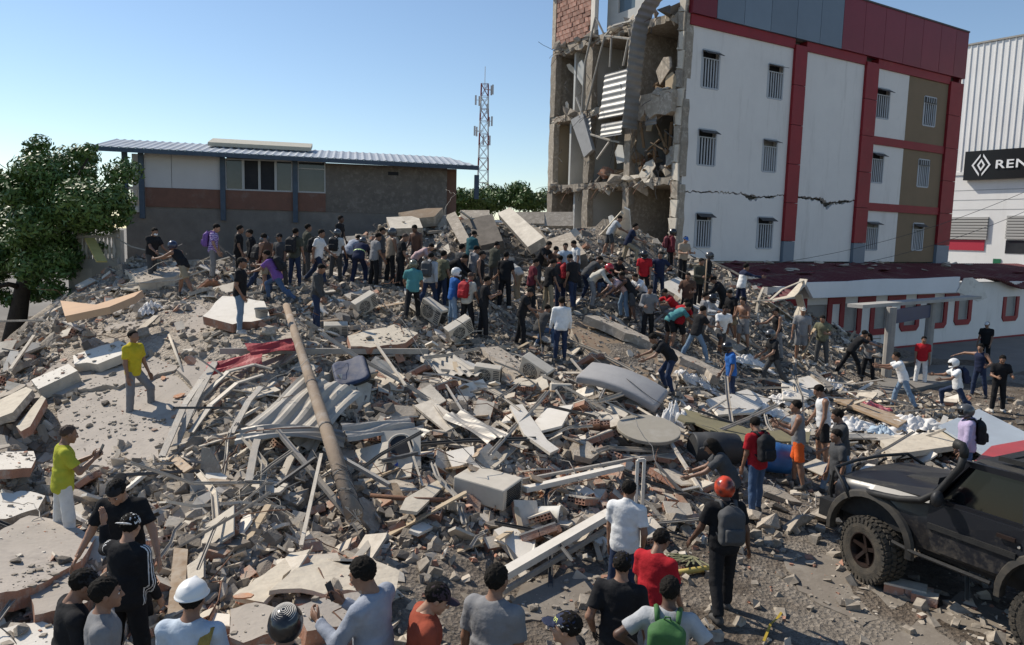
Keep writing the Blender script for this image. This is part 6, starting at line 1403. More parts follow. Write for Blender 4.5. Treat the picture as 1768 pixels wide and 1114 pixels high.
LMK = [('the fallen pole', 550, 700), ('the fallen pole end', 615, 900), ('the bare mattress', 1070, 700), ('the round table top', 1118, 790), ('the black off roader', 1480, 900), ('the big leafy tree', 90, 560),
 ('the torn building', 1060, 430), ('the leaning concrete slabs', 880, 410), ('the tilted floor slab', 240, 700), ('the white slab blocks', 120, 650), ('the toppled air conditioner', 840, 880), ('the long white beam', 950, 990),
 ('the red roofed hall', 1300, 590), ('the brown slab', 1080, 620), ('the blue barrel', 1328, 830), ('the blue chair back', 600, 680), ('the red metal sheet', 430, 650), ('the curved metal rails', 370, 740), ('the creased cream board', 580, 1000),
 ('the cracked slab with brick edge', 70, 960), ('the ribbed zinc sheet', 540, 760), ('the white cloths', 1580, 745), ('the bus shelter', 1530, 660), ('the white wall panel', 405, 540), ('the caged air conditioner', 790, 600), ('the white paint bucket', 945, 905), ('the peach panel', 170, 525)]
LMW = [(n, hit(x, y)) for n, x, y in LMK]
def near_what(x, y): return min(LMW, key=lambda q: (q[1].x - x) ** 2 + ((q[1].y - y)) ** 2)[0]
def orient(n, yaw, tilt, rg):
    n = (n + Vector((rg.gauss(0, tilt), rg.gauss(0, tilt), 0))).normalized(); q = Zv.rotation_difference(n).to_matrix(); return (q @ Matrix.Rotation(yaw, 3, 'Z')).to_4x4()
def place(me, x, y, s, tilt, lift, name, label, cat, group, rg=rr, yaw=None, nrm=None):
    if isinstance(s, (int, float)): s = (s, s, s)
    n = (gnormal(x, y) * .7 + Zv * .3) if nrm is None else nrm
    M = Matrix.Translation((x, y, gz(x, y) + lift)) @ orient(n, rg.uniform(0, 6.283) if yaw is None else yaw, tilt, rg) @ Matrix.Diagonal((*s, 1))
    sz_ = max(s) * max(me_dim(me)); pre = 'big ' if sz_ > big_[name] else 'small ' if sz_ < small_[name] else ''
    o = ob(name, me, mw=M); tag(o, pre + label + ' by ' + near_what(x, y), cat, group); return o
big_ = dict(concrete_lump=.52, plaster_lump=.34, concrete_plate=.75, hollow_brick=.31, wall_fragment=.60, clay_shard=.28, plaster_board=.85, tile_shard=.42, metal_strip=2.6, plank=1.6, reinforcing_bar=2.0)
small_ = dict(concrete_lump=.26, plaster_lump=.22, concrete_plate=.5, hollow_brick=.24, wall_fragment=.5, clay_shard=.2, plaster_board=.5, tile_shard=.3, metal_strip=1.4, plank=.9, reinforcing_bar=1.2)
_dims = {}
def me_dim(me):
    if me.name not in _dims:
        c = np.array([v.co for v in me.vertices]); _dims[me.name] = (c.max(0) - c.min(0)).tolist()
    return _dims[me.name]

# ---- where what lies: weights from the survey of the heap (in the photograph's frame, turned into places on the heap)
def inpoly(x, y, P):
    c = False; j = len(P) - 1
    for i in range(len(P)):
        if (P[i][1] > y) != (P[j][1] > y) and x < (P[j][0] - P[i][0]) * (y - P[i][1]) / (P[j][1] - P[i][1]) + P[i][0]: c = not c
        j = i
    return c
SLABZ = [(40, 690), (110, 610), (215, 545), (340, 520), (505, 590), (480, 640), (380, 690), (320, 790), (230, 830), (130, 800)]
BRICKZ = [(600, 640), (900, 640), (1000, 700), (1240, 760), (1260, 860), (1100, 960), (850, 980), (650, 920), (700, 780)]
TILEZ = [(290, 700), (480, 660), (560, 760), (560, 860), (480, 940), (330, 920), (300, 820)]
LOWL = [(0, 740), (110, 790), (300, 850), (420, 900), (640, 960), (640, 1114), (0, 1114)]
STREET = [(640, 930), (900, 960), (1140, 930), (1250, 880), (1500, 880), (1768, 960), (1768, 1200), (640, 1200)]
WHITEZ = [(1150, 640), (1420, 640), (1500, 690), (1640, 720), (1700, 780), (1400, 780), (1180, 780)]
BROWNZ = [(985, 560), (1020, 548), (1110, 580), (1200, 635), (1150, 665), (1070, 650), (1000, 605)]
def zone(px, py):
    if inpoly(px, py, BROWNZ): return 'brown'
    if inpoly(px, py, SLABZ): return 'slab'
    if inpoly(px, py, STREET): return 'street'
    if inpoly(px, py, TILEZ): return 'tile'
    if inpoly(px, py, BRICKZ): return 'brick'
    if inpoly(px, py, WHITEZ): return 'white'
    if inpoly(px, py, LOWL): return 'low'
    return 'heap' if px < 1250 or py < 600 else 'right'
DENS = {'chunk': dict(slab=.12, street=.012, tile=.5, brick=1.1, white=.6, low=.8, heap=1.3, right=.25, brown=.06), 'brick': dict(slab=.02, street=.03, tile=.25, brick=1.6, white=.25, low=.8, heap=.35, right=.06, brown=.03),
        'board': dict(slab=.03, street=.012, tile=.9, brick=.9, white=1.2, low=.7, heap=.55, right=.2, brown=0), 'tile': dict(slab=.10, street=.02, tile=2.2, brick=.5, white=.5, low=1.2, heap=.5, right=.1, brown=.02),
        'strip': dict(slab=.03, street=.02, tile=1.4, brick=1.1, white=.8, low=.3, heap=.5, right=.15, brown=0), 'clay': dict(slab=.05, street=.05, tile=.2, brick=1.0, white=.2, low=.7, heap=.3, right=.08, brown=.03),
        'fine': dict(slab=.22, street=.17, tile=1.2, brick=1.3, white=1.0, low=1.1, heap=1.2, right=.45, brown=.12)}
STAND = [(at(q[0], q[1], q[2]).x, at(q[0], q[1], q[2]).y) for q in PEOPLE]
def spot(kind, rg, big=True):
    W = DENS[kind]
    while True:
        # mostly near the viewer's half of the heap, where single pieces show
        x = rg.uniform(-13, 16); y = rg.uniform(6.5, 31)
        if rg.random() > min(1.0, (9.0 / y) ** 1.15): continue
        z = gz(x, y); a, b, d = proj((x, y, z))
        if a < -60 or a > 1830 or b > 1190: continue
        if d > 24 and z < .3: continue
        if rg.random() * 1.7 > W[zone(a, b)]: continue
        if big and any((x - p) ** 2 + (y - q) ** 2 < .16 for p, q in STAND): continue
        return x, y, d
def run(n, kind, fn):
    for _ in range(n):
        x, y, d = spot(kind, rr); fn(x, y, d)
g1 = ('grey broken concrete lump', 'concrete', 'concrete lumps strewn over the heap')
run(300, 'chunk', lambda x, y, d: place(rr.choice(chunks), x, y, (rr.uniform(.16, .42) * rr.choice([1, 1, 1.5]),) * 3, .5, .03, 'concrete_lump', *g1))
run(80, 'chunk', lambda x, y, d: place(rr.choice(chunkp), x, y, rr.uniform(.14, .34), .5, .03, 'plaster_lump', 'pale plastered masonry lump', 'masonry', 'plastered lumps strewn over the heap'))
run(150, 'chunk', lambda x, y, d: place(rr.choice(plates), x, y, (rr.uniform(.3, .95), rr.uniform(.3, .8), rr.uniform(.5, 1.1)), .32, .07, 'concrete_plate', 'flat broken concrete plate', 'concrete', 'concrete plates strewn over the heap'))
run(285, 'brick', lambda x, y, d: place(rr.choice(brick_mes), x, y, rr.uniform(.85, 1.15), .55, .05, 'hollow_brick', 'loose hollow clay brick', 'brick', 'hollow bricks strewn over the heap'))
run(85, 'brick', lambda x, y, d: place(rr.choice(frag_mes), x, y, rr.uniform(.7, 1.0), .45, .09, 'wall_fragment', 'piece of plastered hollow brick wall', 'masonry', 'brick wall pieces strewn over the heap'))
run(150, 'clay', lambda x, y, d: place(rr.choice(shard_clay), x, y, (rr.uniform(.12, .32), rr.uniform(.1, .26), rr.uniform(.3, .8)), .4, .03, 'clay_shard', 'broken orange clay shard', 'shard', 'clay shards strewn over the heap and street'))
run(290, 'board', lambda x, y, d: place(rr.choice(boards), x, y, (rr.uniform(.3, .95), rr.uniform(.25, .8), rr.uniform(.6, 1)), .42, .09, 'plaster_board', 'broken off white plaster board', 'board', 'plaster board pieces strewn over the heap'))
run(300, 'tile', lambda x, y, d: place(rr.choice(tiles), x, y, (rr.uniform(.18, .5), rr.uniform(.15, .42), rr.uniform(.5, 1)), .5, .05, 'tile_shard', 'broken grey beige tile shard', 'tile', 'tile shards strewn over the heap'))
run(150, 'strip', lambda x, y, d: place(rr.choice(studs), x, y, rr.uniform(.6, 1.1), .28, .17, 'metal_strip', 'bent thin metal channel strip', 'metal strip', 'metal channel strips strewn over the heap'))
run(100, 'strip', lambda x, y, d: place(rr.choice(planks), x, y, rr.uniform(.6, 1.2), .3, .10, 'plank', 'splintered plank', 'plank', 'planks strewn over the heap'))
run(50, 'strip', lambda x, y, d: place(rr.choice(rebars), x, y, rr.uniform(.8, 1.3), .3, .12, 'reinforcing_bar', 'twisted rusty reinforcing bar', 'steel bar', 'reinforcing bars strewn over the heap'))

def wire_me(seed, L):
    rg = random.Random(seed); p = Vector(); a = 0; P = [p.copy()]
    for i in range(16): a += rg.uniform(-.9, .9); p = p + Vector((math.cos(a), math.sin(a), rg.uniform(-.5, .55))) * L / 16; P.append(p.copy())
    return MB().tube(P, .006, 4).mesh('loose_wire', [M_gdark if seed % 3 else M_metal], True)
wires = [wire_me(k, 1.2 + .3 * k) for k in range(8)]
big_['loose_wire'] = 2.0; small_['loose_wire'] = 1.0
run(70, 'strip', lambda x, y, d: place(rr.choice(wires), x, y, rr.uniform(.7, 1.3), .2, .2, 'loose_wire', 'tangled thin loose wire', 'wire', 'loose wires tangled over the heap'))
# ---- fine debris too small to count
def debris(n, kind, m, smin, smax, flat, seed, name, label):
    rg = np.random.default_rng(seed); r2 = random.Random(seed); X = []
    while len(X) < n:
        x, y, d = spot(kind, r2, False); k = min(6, n - len(X))
        for _ in range(k):
            xx, yy = x + r2.gauss(0, .35), y + r2.gauss(0, .35); X.append((xx, yy, gz(xx, yy)))
    X = np.array(X); cube = np.array([(a, b, c) for a in (-.5, .5) for b in (-.5, .5) for c in (-.5, .5)])
    D = cube[None] + rg.uniform(-.22, .22, (n, 8, 3)); s = (smin + (smax - smin) * rg.random(n) ** 2.2)[:, None] * np.stack([np.ones(n), rg.uniform(.5, 1, n), rg.uniform(.25, .8, n) * flat], 1)
    D *= s[:, None, :]
    q = rg.normal(size=(n, 4)); q[:, 1:3] *= .45; q /= np.linalg.norm(q, axis=1)[:, None]; w_, x, y, z = q.T
    w_, z = w_, z
    Rm = np.stack([1 - 2 * (y * y + z * z), 2 * (x * y - z * w_), 2 * (x * z + y * w_), 2 * (x * y + z * w_), 1 - 2 * (x * x + z * z), 2 * (y * z - x * w_), 2 * (x * z - y * w_), 2 * (y * z + x * w_), 1 - 2 * (x * x + y * y)], 1).reshape(n, 3, 3)
    D = np.einsum('nij,nkj->nki', Rm, D) + X[:, None, :] + np.array([0, 0, 1]) * (s[:, 2] * .25)[:, None, None]
    Fq = np.array([(0, 1, 3, 2), (4, 6, 7, 5), (0, 4, 5, 1), (2, 3, 7, 6), (0, 2, 6, 4), (1, 5, 7, 3)]); F = (Fq[None] + (np.arange(n) * 8)[:, None, None]).reshape(-1, 4)
    o = ob(name, mesh(name, D.reshape(-1, 3), F, m)); tag(o, label, 'debris', kind='stuff')
M_fc = mat('fine_concrete', (.39, .34, .275), (.22, .19, .155), 9, .95, world=True, detail=2); M_fp = mat('fine_plaster', (.62, .56, .47), (.46, .41, .34), 7, .9, world=True, detail=2); M_fb = mat('fine_clay', (.42, .20, .125), (.33, .20, .15), 7, .95, world=True, detail=2)
debris(21000, 'fine', M_fc, .02, .19, 1, 1, 'fine_concrete_debris', 'small grey concrete crumbs covering the heap and street')
debris(7000, 'board', M_fp, .03, .20, .5, 2, 'fine_plaster_debris', 'small pale plaster chips covering the heap')
debris(6500, 'clay', M_fb, .02, .11, .8, 3, 'fine_clay_debris', 'small red clay crumbs scattered on heap and street')
debris(8000, 'tile', M_tile, .06, .24, .28, 4, 'fine_tile_debris', 'small grey tile chips covering the heap')
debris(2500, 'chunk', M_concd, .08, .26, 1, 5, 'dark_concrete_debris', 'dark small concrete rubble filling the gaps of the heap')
PJ = [person(i, q) for i, q in enumerate(PEOPLE)]
# ------------------------------------------------------------------ black off road car
gq = ray(1503, 1000); fl = CAM + gq * ((.02 - CAM.z) / gq.z); hd = Vector((-.48, .88, 0)).normalized(); lf = Vector((-hd.y, hd.x, 0))
org = fl - lf * .80
LIFT = .17
CARM = Matrix.Translation((org.x, org.y, LIFT)) @ Matrix((hd, lf, Zv)).transposed().to_4x4()
CAR = empty('off_road_car', mw=CARM); tag(CAR, 'muddy black off road car with snorkel, wide fender flares and chunky tyres', 'car')
def paint():
    m = mat('black_paint', (.012, .013, .016), None, rough=.3, spec=.4, coat=.1); n = m.node_tree.nodes; L = m.node_tree.links; b = n['Principled BSDF']
    tc = n.new('ShaderNodeTexCoord').outputs['Object']; nz = n.new('ShaderNodeTexNoise'); nz.inputs['Scale'].default_value = 9; nz.inputs['Detail'].default_value = 10; nz.inputs['Roughness'].default_value = .8; L.new(tc, nz.inputs['Vector'])
    sp = n.new('ShaderNodeSeparateXYZ'); L.new(tc, sp.inputs[0]); g = n.new('ShaderNodeMapRange'); g.inputs[1].default_value = 1.35; g.inputs[2].default_value = .55; g.inputs[3].default_value = -.08; g.inputs[4].default_value = .16; L.new(sp.outputs[2], g.inputs[0])
    ad = n.new('ShaderNodeMath'); L.new(nz.outputs[0], ad.inputs[0]); L.new(g.outputs[0], ad.inputs[1]); r_ = n.new('ShaderNodeMapRange'); r_.inputs[1].default_value = .55; r_.inputs[2].default_value = .80; L.new(ad.outputs[0], r_.inputs[0])
    mx = n.new('ShaderNodeMix'); mx.data_type = 'RGBA'; mx.inputs[6].default_value = (.012, .013, .017, 1); mx.inputs[7].default_value = (.075, .062, .047, 1); L.new(r_.outputs[0], mx.inputs[0]); L.new(mx.outputs[2], b.inputs['Base Color'])
    rm = n.new('ShaderNodeMapRange'); rm.inputs[3].default_value = .34; rm.inputs[4].default_value = .9; L.new(r_.outputs[0], rm.inputs[0]); L.new(rm.outputs[0], b.inputs['Roughness'])
    cw = n.new('ShaderNodeMapRange'); cw.inputs[3].default_value = .12; cw.inputs[4].default_value = 0; L.new(r_.outputs[0], cw.inputs[0]); L.new(cw.outputs[0], b.inputs['Coat Weight'])
    return m
M_paint = paint(); M_flare = mat('flare_plastic', (.028, .027, .026), (.06, .053, .043), 7, .6, c3=(.085, .072, .055), s3=6, f3=(.52, .75)); M_tyre = mat('tyre', (.03, .029, .027), (.085, .072, .055), 6, .9, .4, 50); M_rim = mat('rim', (.035, .028, .025), (.06, .04, .035), 6, .4, metal=.6)
M_cglass = mat('car_glass', (.006, .007, .008), None, rough=.05, spec=.3); M_vinyl = mat('matt_black', (.016, .016, .017), (.03, .029, .027), 6, .6, .2, 60)
RA = -2.42
def arch(x, zb):
    for c in (0.0, RA):
        if abs(x - c) < .60: zb = max(zb, .50 + math.sqrt(max(0, .60 ** 2 - (x - c) ** 2)) * .95)
    return zb
xs = sorted(set([.62, .5, -.8, -1.3, -1.72, -3.2, -3.3] + [round(c + .6 * math.cos(a * math.pi / 14), 3) for c in (0, RA) for a in range(15)]), reverse=True)
V = []; F = []
def sect(x):
    zb = arch(x, .62); zt = 1.20 + .12 * min(1, max(0, (.62 - x) / 1.4)); nose = .04 * max(0, (x - .45) / .17)
    ys = [(.86, zb), (.93, max(zb, .90)), (.945, max(zb + .004, 1.0)), (.925, max(zb + .008, 1.08)), (.90, zt - .06), (.84, zt), (.55, zt + .03), (0, zt + .045)]
    return [(x, y - nose, z) for y, z in ys] + [(x, -y + nose, z) for y, z in ys[::-1][1:]]
for x in xs: V += sect(x)
k = 15
for i in range(len(xs) - 1):
    for j in range(k - 1): F.append((i * k + j, (i + 1) * k + j, (i + 1) * k + j + 1, i * k + j + 1))
F += [tuple(range(k)), tuple(range((len(xs) - 1) * k + k - 1, (len(xs) - 1) * k - 1, -1))]
bo = ob('body', mesh('body', V, F, M_paint, True), CAR); bv = bo.modifiers.new('e', 'EDGE_SPLIT'); bv.split_angle = R(32)
MB().box((-1.3, 0, .62), (1.9, .70, .12)).build('chassis', [M_vinyl], CAR); MB().box((-1.9, 0, 1.0), (.9, .80, .25)).build('seat_well', [M_vinyl], CAR)
for c in (0, RA):
    for sy in (1, -1): MB().box((c, sy * .52, .95), (.6, .30, .25)).build('wheel_well', [M_vinyl], CAR)
# bonnet panel, scoop, seams
mb = MB(); hp = [(.60, -.78), (.60, .78), (-.72, .84), (-.72, -.84)]; V = []
for x, y in ((.60, .0), (.60, .55), (.58, .80), (-.72, .86), (-.74, .55), (-.76, 0), (-.74, -.55), (-.72, -.86), (.58, -.80), (.60, -.55)):
    zt = 1.20 + .12 * min(1, max(0, (.62 - x) / 1.4)); V.append((x, y, zt + .058 - .055 * (abs(y) / .86) ** 2))
n = len(V); mb.add(V + [(a, b, c - .05) for a, b, c in V], [tuple(range(n))[::-1]] + [(i, (i + 1) % n, n + (i + 1) % n, n + i) for i in range(n)]); mb.build('bonnet', [mat('bonnet_paint', (.022, .021, .02), (.045, .04, .032), 2.5, .45, spec=.5, c3=(.12, .105, .07), s3=2.2, f3=(.58, .72))], CAR)
mb = MB(); mb.add([(.0, -.18, 1.30), (.0, .18, 1.30), (-.5, .24, 1.31), (-.5, -.24, 1.31), (-.06, -.14, 1.335), (-.06, .14, 1.335), (-.5, .2, 1.42), (-.5, -.2, 1.42)], [(4, 5, 6, 7), (0, 1, 5, 4), (1, 2, 6, 5), (3, 0, 4, 7), (2, 3, 7, 6)]); mb.build('bonnet_scoop', [M_vinyl], CAR)
# greenhouse
zr = 1.95; GH = [(-.80, 1.34), (-1.38, 1.88), (-1.45, zr), (-3.25, zr + .01), (-3.32, 1.36)]
def yy(z): return .88 - (z - 1.3) * .17
def ghp(x, z, s=1): return Vector((x, s * yy(z), z))
MB().add([Vector((a, y, z)) for a, y, z in ((-1.18, -.76, zr - .05), (-1.18, .76, zr - .05), (-3.3, .77, zr - .04), (-3.3, -.77, zr - .04), (-1.30, -.66, zr + .02), (-1.30, .66, zr + .02), (-3.2, .68, zr + .04), (-3.2, -.68, zr + .04))], [(4, 5, 6, 7), (0, 1, 5, 4), (1, 2, 6, 5), (2, 3, 7, 6), (3, 0, 4, 7), (3, 2, 1, 0)]).build('roof', [M_vinyl], CAR)
for s in (1, -1):
    for nm, a, b, w_ in (('windscreen_pillar', (-.80, 1.32), (-1.20, 1.90), .085), ('door_pillar', (-2.02, 1.33), (-1.93, 1.90), .12), ('rear_pillar', (-3.26, 1.33), (-3.22, 1.90), .12)): MB().bar(ghp(*a, s), ghp(*b, s), .05, w_, (1, 0, 0)).build(nm, [M_paint], CAR)
    MB().bar(ghp(-1.18, 1.895, s), ghp(-3.24, 1.915, s), .05, .075).build('roof_rail', [M_paint], CAR)
    MB().bar(ghp(-.80, 1.335, s), ghp(-3.26, 1.35, s), .05, .06).build('waist_rail', [M_paint], CAR)
    for P in ([(-.94, 1.36), (-1.24, 1.87), (-1.90, 1.88), (-1.99, 1.36)], [(-2.10, 1.37), (-2.02, 1.88), (-3.18, 1.89), (-3.22, 1.38)]):
        mb = MB(); mb.add([ghp(x, z, s) * 1.0 - Vector((0, s * .015, 0)) for x, z in P] + [ghp(x, z, s) - Vector((0, s * .03, 0)) for x, z in P], [(0, 1, 2, 3), (7, 6, 5, 4), (0, 4, 5, 1), (1, 5, 6, 2), (2, 6, 7, 3), (3, 7, 4, 0)]); mb.build('side_window', [M_cglass], CAR)
mb = MB(); mb.add([(-.79, -.84, 1.34), (-.79, .84, 1.34), (-1.21, .76, 1.90), (-1.21, -.76, 1.90)], [(0, 1, 2, 3)]); mb.build('windscreen', [M_cglass], CAR)
mb = MB(); mb.add([(-3.3, -.84, 1.36), (-3.3, .84, 1.36), (-3.24, .76, 1.90), (-3.24, -.76, 1.90)], [(3, 2, 1, 0)]); mb.build('rear_window', [M_cglass], CAR)
# door with handle, seam lines, mirror
for s in (1, -1):
    mb = MB(); P = [(-.83, 1.31), (-2.03, 1.325), (-2.03, 1.02), (-1.80, .70), (-.95, .68), (-.83, .95)]
    mb.add([Vector((x, s * (.958 if z < 1.2 else .925), z)) for x, z in P] + [Vector((x, s * .88, z)) for x, z in P], [tuple(range(6))] + [(i, (i + 1) % 6, 6 + (i + 1) % 6, 6 + i) for i in range(6)])
    dr = mb.build('door', [M_paint], CAR)
    MB().bar((-1.72, s * .975, 1.19), (-1.93, s * .975, 1.19), .03, .045).build('door_handle', [M_rim], dr); MB().tube([(-1.97, s * .955, 1.12), (-1.97, s * .965, 1.12)], .018, 8).build('door_lock', [M_metal], dr)
    MB().bar((-.86, s * .972, 1.0), (-1.95, s * .972, 1.0), .03, .07).build('rub_strip', [M_vinyl], dr)
    MB().tube([(.0, s * .9, .60), (-.7, s * .97, .56), (-1.7, s * .97, .56)], .028, 8).build('side_step', [M_vinyl], CAR)
    f = Field((-.12, -.12, -.14), (.12, .12, .14), .02); f.ell((0, 0, 0), (.07, .09, .11)); vf = f.out()
    mo = ob('mirror', mesh('mirror', vf[0], vf[1], M_black, True), CAR, loc=(-1.02, s * 1.08, 1.42)); MB().bar((0, 0, -.02), (.02, -s * .2, -.07), .05, .05).build('mirror_arm', [M_black], mo)
# fender flares
for c in (0, RA):
    for s in (1, -1):
        mb = MB(); V = []; n = 19
        for i in range(n):
            a = R(-6) + (math.pi + R(12)) * i / (n - 1); ca, sa = math.cos(a), math.sin(a)
            for rr_, y in ((.60, .86), (.595, .985), (.60, .995), (.675, .975), (.70, .935)): V.append((c + rr_ * ca, s * y, .50 + rr_ * sa * .97))
        F = []
        for i in range(n - 1):
            for j in range(4): F.append((i * 5 + j, (i + 1) * 5 + j, (i + 1) * 5 + j + 1, i * 5 + j + 1))
        mb.add(V, F); o = mb.build('fender_flare', [M_flare], CAR, True); es_ = o.modifiers.new('e', 'EDGE_SPLIT'); es_.split_angle = R(35)
# wheels
def wheel_meshes():
    mb = MB(); n = 40; prof = [(-.17, .25), (-.185, .33), (-.18, .42), (-.15, .455), (0, .465), (.15, .455), (.18, .42), (.185, .33), (.17, .25)]; V = []; F = []
    for i in range(n):
        a = 2 * math.pi * i / n
        for y, r_ in prof: V.append((r_ * math.cos(a), y, r_ * math.sin(a)))
    m_ = len(prof)
    for i in range(n):
        for j in range(m_ - 1): F.append((i * m_ + j, i * m_ + j + 1, ((i + 1) % n) * m_ + j + 1, ((i + 1) % n) * m_ + j))
    mb.add(V, F)
    for i in range(34):
        for row, y in enumerate((-.135, -.045, .045, .135)):
            a = 2 * math.pi * (i + (row % 2) * .5) / 34; r_ = .468 if row in (1, 2) else .458; rot = Matrix.Rotation(-a, 3, 'Y') @ Matrix.Rotation(.35 * (1 if row % 2 else -1), 3, 'X'); mb.box((r_ * math.cos(a), y, r_ * math.sin(a)), (.018, .036, .029), rot)
        a = 2 * math.pi * (i + .25) / 34
        for s in (-1, 1): mb.box((.425 * math.cos(a), s * .175, .425 * math.sin(a)), (.03, .018, .024), Matrix.Rotation(-a, 3, 'Y'))
    ty = mb.mesh('tyre', [M_tyre]); mb = MB(); V = []; F = []
    for i in range(28):
        a = 2 * math.pi * i / 28
        for y, r_ in ((.165, .262), (.172, .235), (.10, .215), (.02, .205), (-.16, .22), (-.17, .262)): V.append((r_ * math.cos(a), y, r_ * math.sin(a)))
    for i in range(28):
        for j in range(5): F.append((i * 6 + j, i * 6 + j + 1, ((i + 1) % 28) * 6 + j + 1, ((i + 1) % 28) * 6 + j))
    mb.add(V, F); mb.tube([(0, .0, 0), (0, .02, 0)], .21, 20); mb.tube([(0, .02, 0), (0, .12, 0)], .05, 12)
    for k in range(5):
        a = 2 * math.pi * k / 5 + .3; mb.bar((.03 * math.cos(a), .07, .03 * math.sin(a)), (.225 * math.cos(a), .12, .225 * math.sin(a)), .05, .075, (0, 1, 0))
    return ty, mb.mesh('rim', [M_rim])
ty, rm_ = wheel_meshes()
for c in (0, RA):
    for s in (1, -1):
        W_ = empty('wheel'); W_.parent = CAR; W_.location = (c, s * .82, .475 - LIFT); W_.rotation_euler = (0, 0, (R(-14) if c == 0 else 0) + (0 if s > 0 else math.pi)); ob('tyre', ty, W_); ob('rim', rm_, W_)
for c in (0, RA): MB().tube([(c, -.8, .47 - LIFT), (c, .8, .47 - LIFT)], .06, 8).build('axle', [M_vinyl], CAR)
# snorkel, bull bar, headlights, roof rack, bumper
MB().tube([(.06, .93, 1.14), (-.1, .97, 1.17), (-.45, .985, 1.22), (-.75, .97, 1.30), (-.96, .955, 1.48), (-1.08, .93, 1.70), (-1.17, .90, 1.86), (-1.20, .90, 2.02)], [.04, .046, .048, .046, .043, .042, .044, .048], 10).build('snorkel', [M_vinyl], CAR, True)
MB().tube([(-1.20, .90, 2.00), (-1.20, .90, 2.08), (-1.17, .90, 2.13), (-1.08, .90, 2.14)], [.052, .056, .06, .066], 10).build('snorkel_head', [M_vinyl], CAR, True)
for y in (-.75, -.3, .3, .75): MB().tube([(.70, y, .62), (.82, y, .9), (.78, y, 1.22), (.66, y * 1.02, 1.32)], .022, 8).build('bull_bar_upright', [M_vinyl], CAR, True)
MB().tube([(.45, -.97, 1.18), (.68, -.86, 1.32), (.74, -.3, 1.34), (.74, .3, 1.34), (.68, .86, 1.32), (.45, .97, 1.18), (.30, .98, .98)], .025, 8).build('bull_bar', [M_vinyl], CAR, True)
MB().box((.74, 0, .68), (.12, .92, .13)).build('front_bumper', [M_vinyl], CAR); MB().box((-3.42, 0, .70), (.1, .9, .13)).build('rear_bumper', [M_vinyl], CAR)
for s in (1, -1): MB().box((.625, s * .62, 1.02), (.02, .16, .1)).build('headlight', [M_metal], CAR)
MB().box((.625, 0, 1.0), (.018, .4, .12)).build('grille', [M_vinyl], CAR)
for s in (1, -1): MB().bar((-1.5, s * .66, zr + .09), (-3.15, s * .68, zr + .1), .05, .06).build('roof_rack_rail', [M_vinyl], CAR)
for k in range(7): MB().bar((-1.6 - .25 * k, -.64, zr + .11), (-1.6 - .25 * k, .64, zr + .11), .09, .025).build('roof_rack_slat', [M_vinyl], CAR)
# ------------------------------------------------------------------ single large pieces of the wreck
def fitplane(P):
    A = np.array([tuple(p) for p in P]); c = A.mean(0); u, s, vt = np.linalg.svd(A - c); n = vt[2] * (1 if vt[2][2] > 0 else -1); return Vector(c), Vector(n)
SLABS = []
def slab_px(poly, th, lift, mats, name, label, cat, group=None, rough=.0, nrm=None, tilt=(0, 0), seed=1):
    """flat broken slab: outline laid on the mean plane of the heap underneath it"""
    rg = random.Random(seed + int(poly[0][0])); H_ = [hit(*p) for p in poly]; c, n = fitplane(H_)
    n = (n + Vector((tilt[0], tilt[1], 0))).normalized()
    if n.z < .45: n = (n + Zv * .8).normalized()
    c = c + Zv * lift; pts = []
    q = []
    for i in range(len(poly)):
        a, b = poly[i], poly[(i + 1) % len(poly)]; q.append(a)
        if rough:
            k = max(1, int(math.dist(a, b) / 14))
            for j in range(1, k): t = j / k; q.append((a[0] + (b[0] - a[0]) * t + rg.uniform(-1, 1) * rough, a[1] + (b[1] - a[1]) * t + rg.uniform(-1, 1) * rough))
    u = n.orthogonal().normalized(); v = n.cross(u); W = [onplane(x, y, c, n) for x, y in q]; P = [((w_ - c).dot(u), (w_ - c).dot(v)) for w_ in W]
    if cat in ('slab', 'paving', 'block', 'beam'): SLABS.append((c, n, u, v, P))
    mb = MB(); mb.prism(P, (0, 0, 0), u, v, n, th, 0, 1 if len(mats) > 1 else None); o = mb.build(name, mats, loc=c); tag(o, label, cat, group); return o
M_peach = mat('peach_paint', (.55, .37, .23), (.47, .32, .21), 2, .85); M_cream = mat('cream_board', (.60, .53, .42), (.49, .43, .34), 2, .85, .5, 7, c3=(.38, .32, .25), s3=3, f3=(.52, .7), bdist=.04)
M_brownd = mat('brown_dust_slab', (.27, .195, .13), (.20, .15, .105), 1.0, .95, .5, 14, c3=(.33, .265, .2), s3=2, f3=(.5, .7))
gS = 'pieces of the tilted floor slab'
slab_px([(205, 548), (262, 530), (335, 520), (392, 560), (345, 598), (300, 640), (232, 662), (140, 672), (60, 690), (45, 662), (130, 608)], .2, .06, [M_dust, M_dust], 'floor_slab', 'upper piece of the tilted dusty floor slab with the white blocks on it', 'slab', gS, 3)
slab_px([(98, 704), (150, 678), (232, 667), (300, 645), (345, 690), (335, 755), (290, 800), (200, 812), (120, 796)], .22, .05, [M_dust, M_dust], 'floor_slab', 'tilted dusty floor slab under the young man in yellow', 'slab', gS, 3)
slab_px([(305, 638), (350, 600), (395, 567), (470, 580), (505, 604), (480, 628), (405, 642), (348, 682)], .18, .09, [M_dust, M_dust], 'floor_slab', 'cracked end of the tilted floor slab beside the fallen pole', 'slab', gS, 3)
slab_px([(160, 805), (285, 803), (330, 765), (345, 780), (300, 850), (220, 855)], .16, .03, [M_dust, M_dust], 'floor_slab', 'low dusty slab strip at the foot of the tilted floor slab', 'slab', gS, 4)
slab_px([(400, 568), (455, 560), (520, 578), (505, 600)], .2, .2, [M_conc], 'floor_slab', 'grey slab strip leading to the fallen pole top', 'slab', gS, 2)
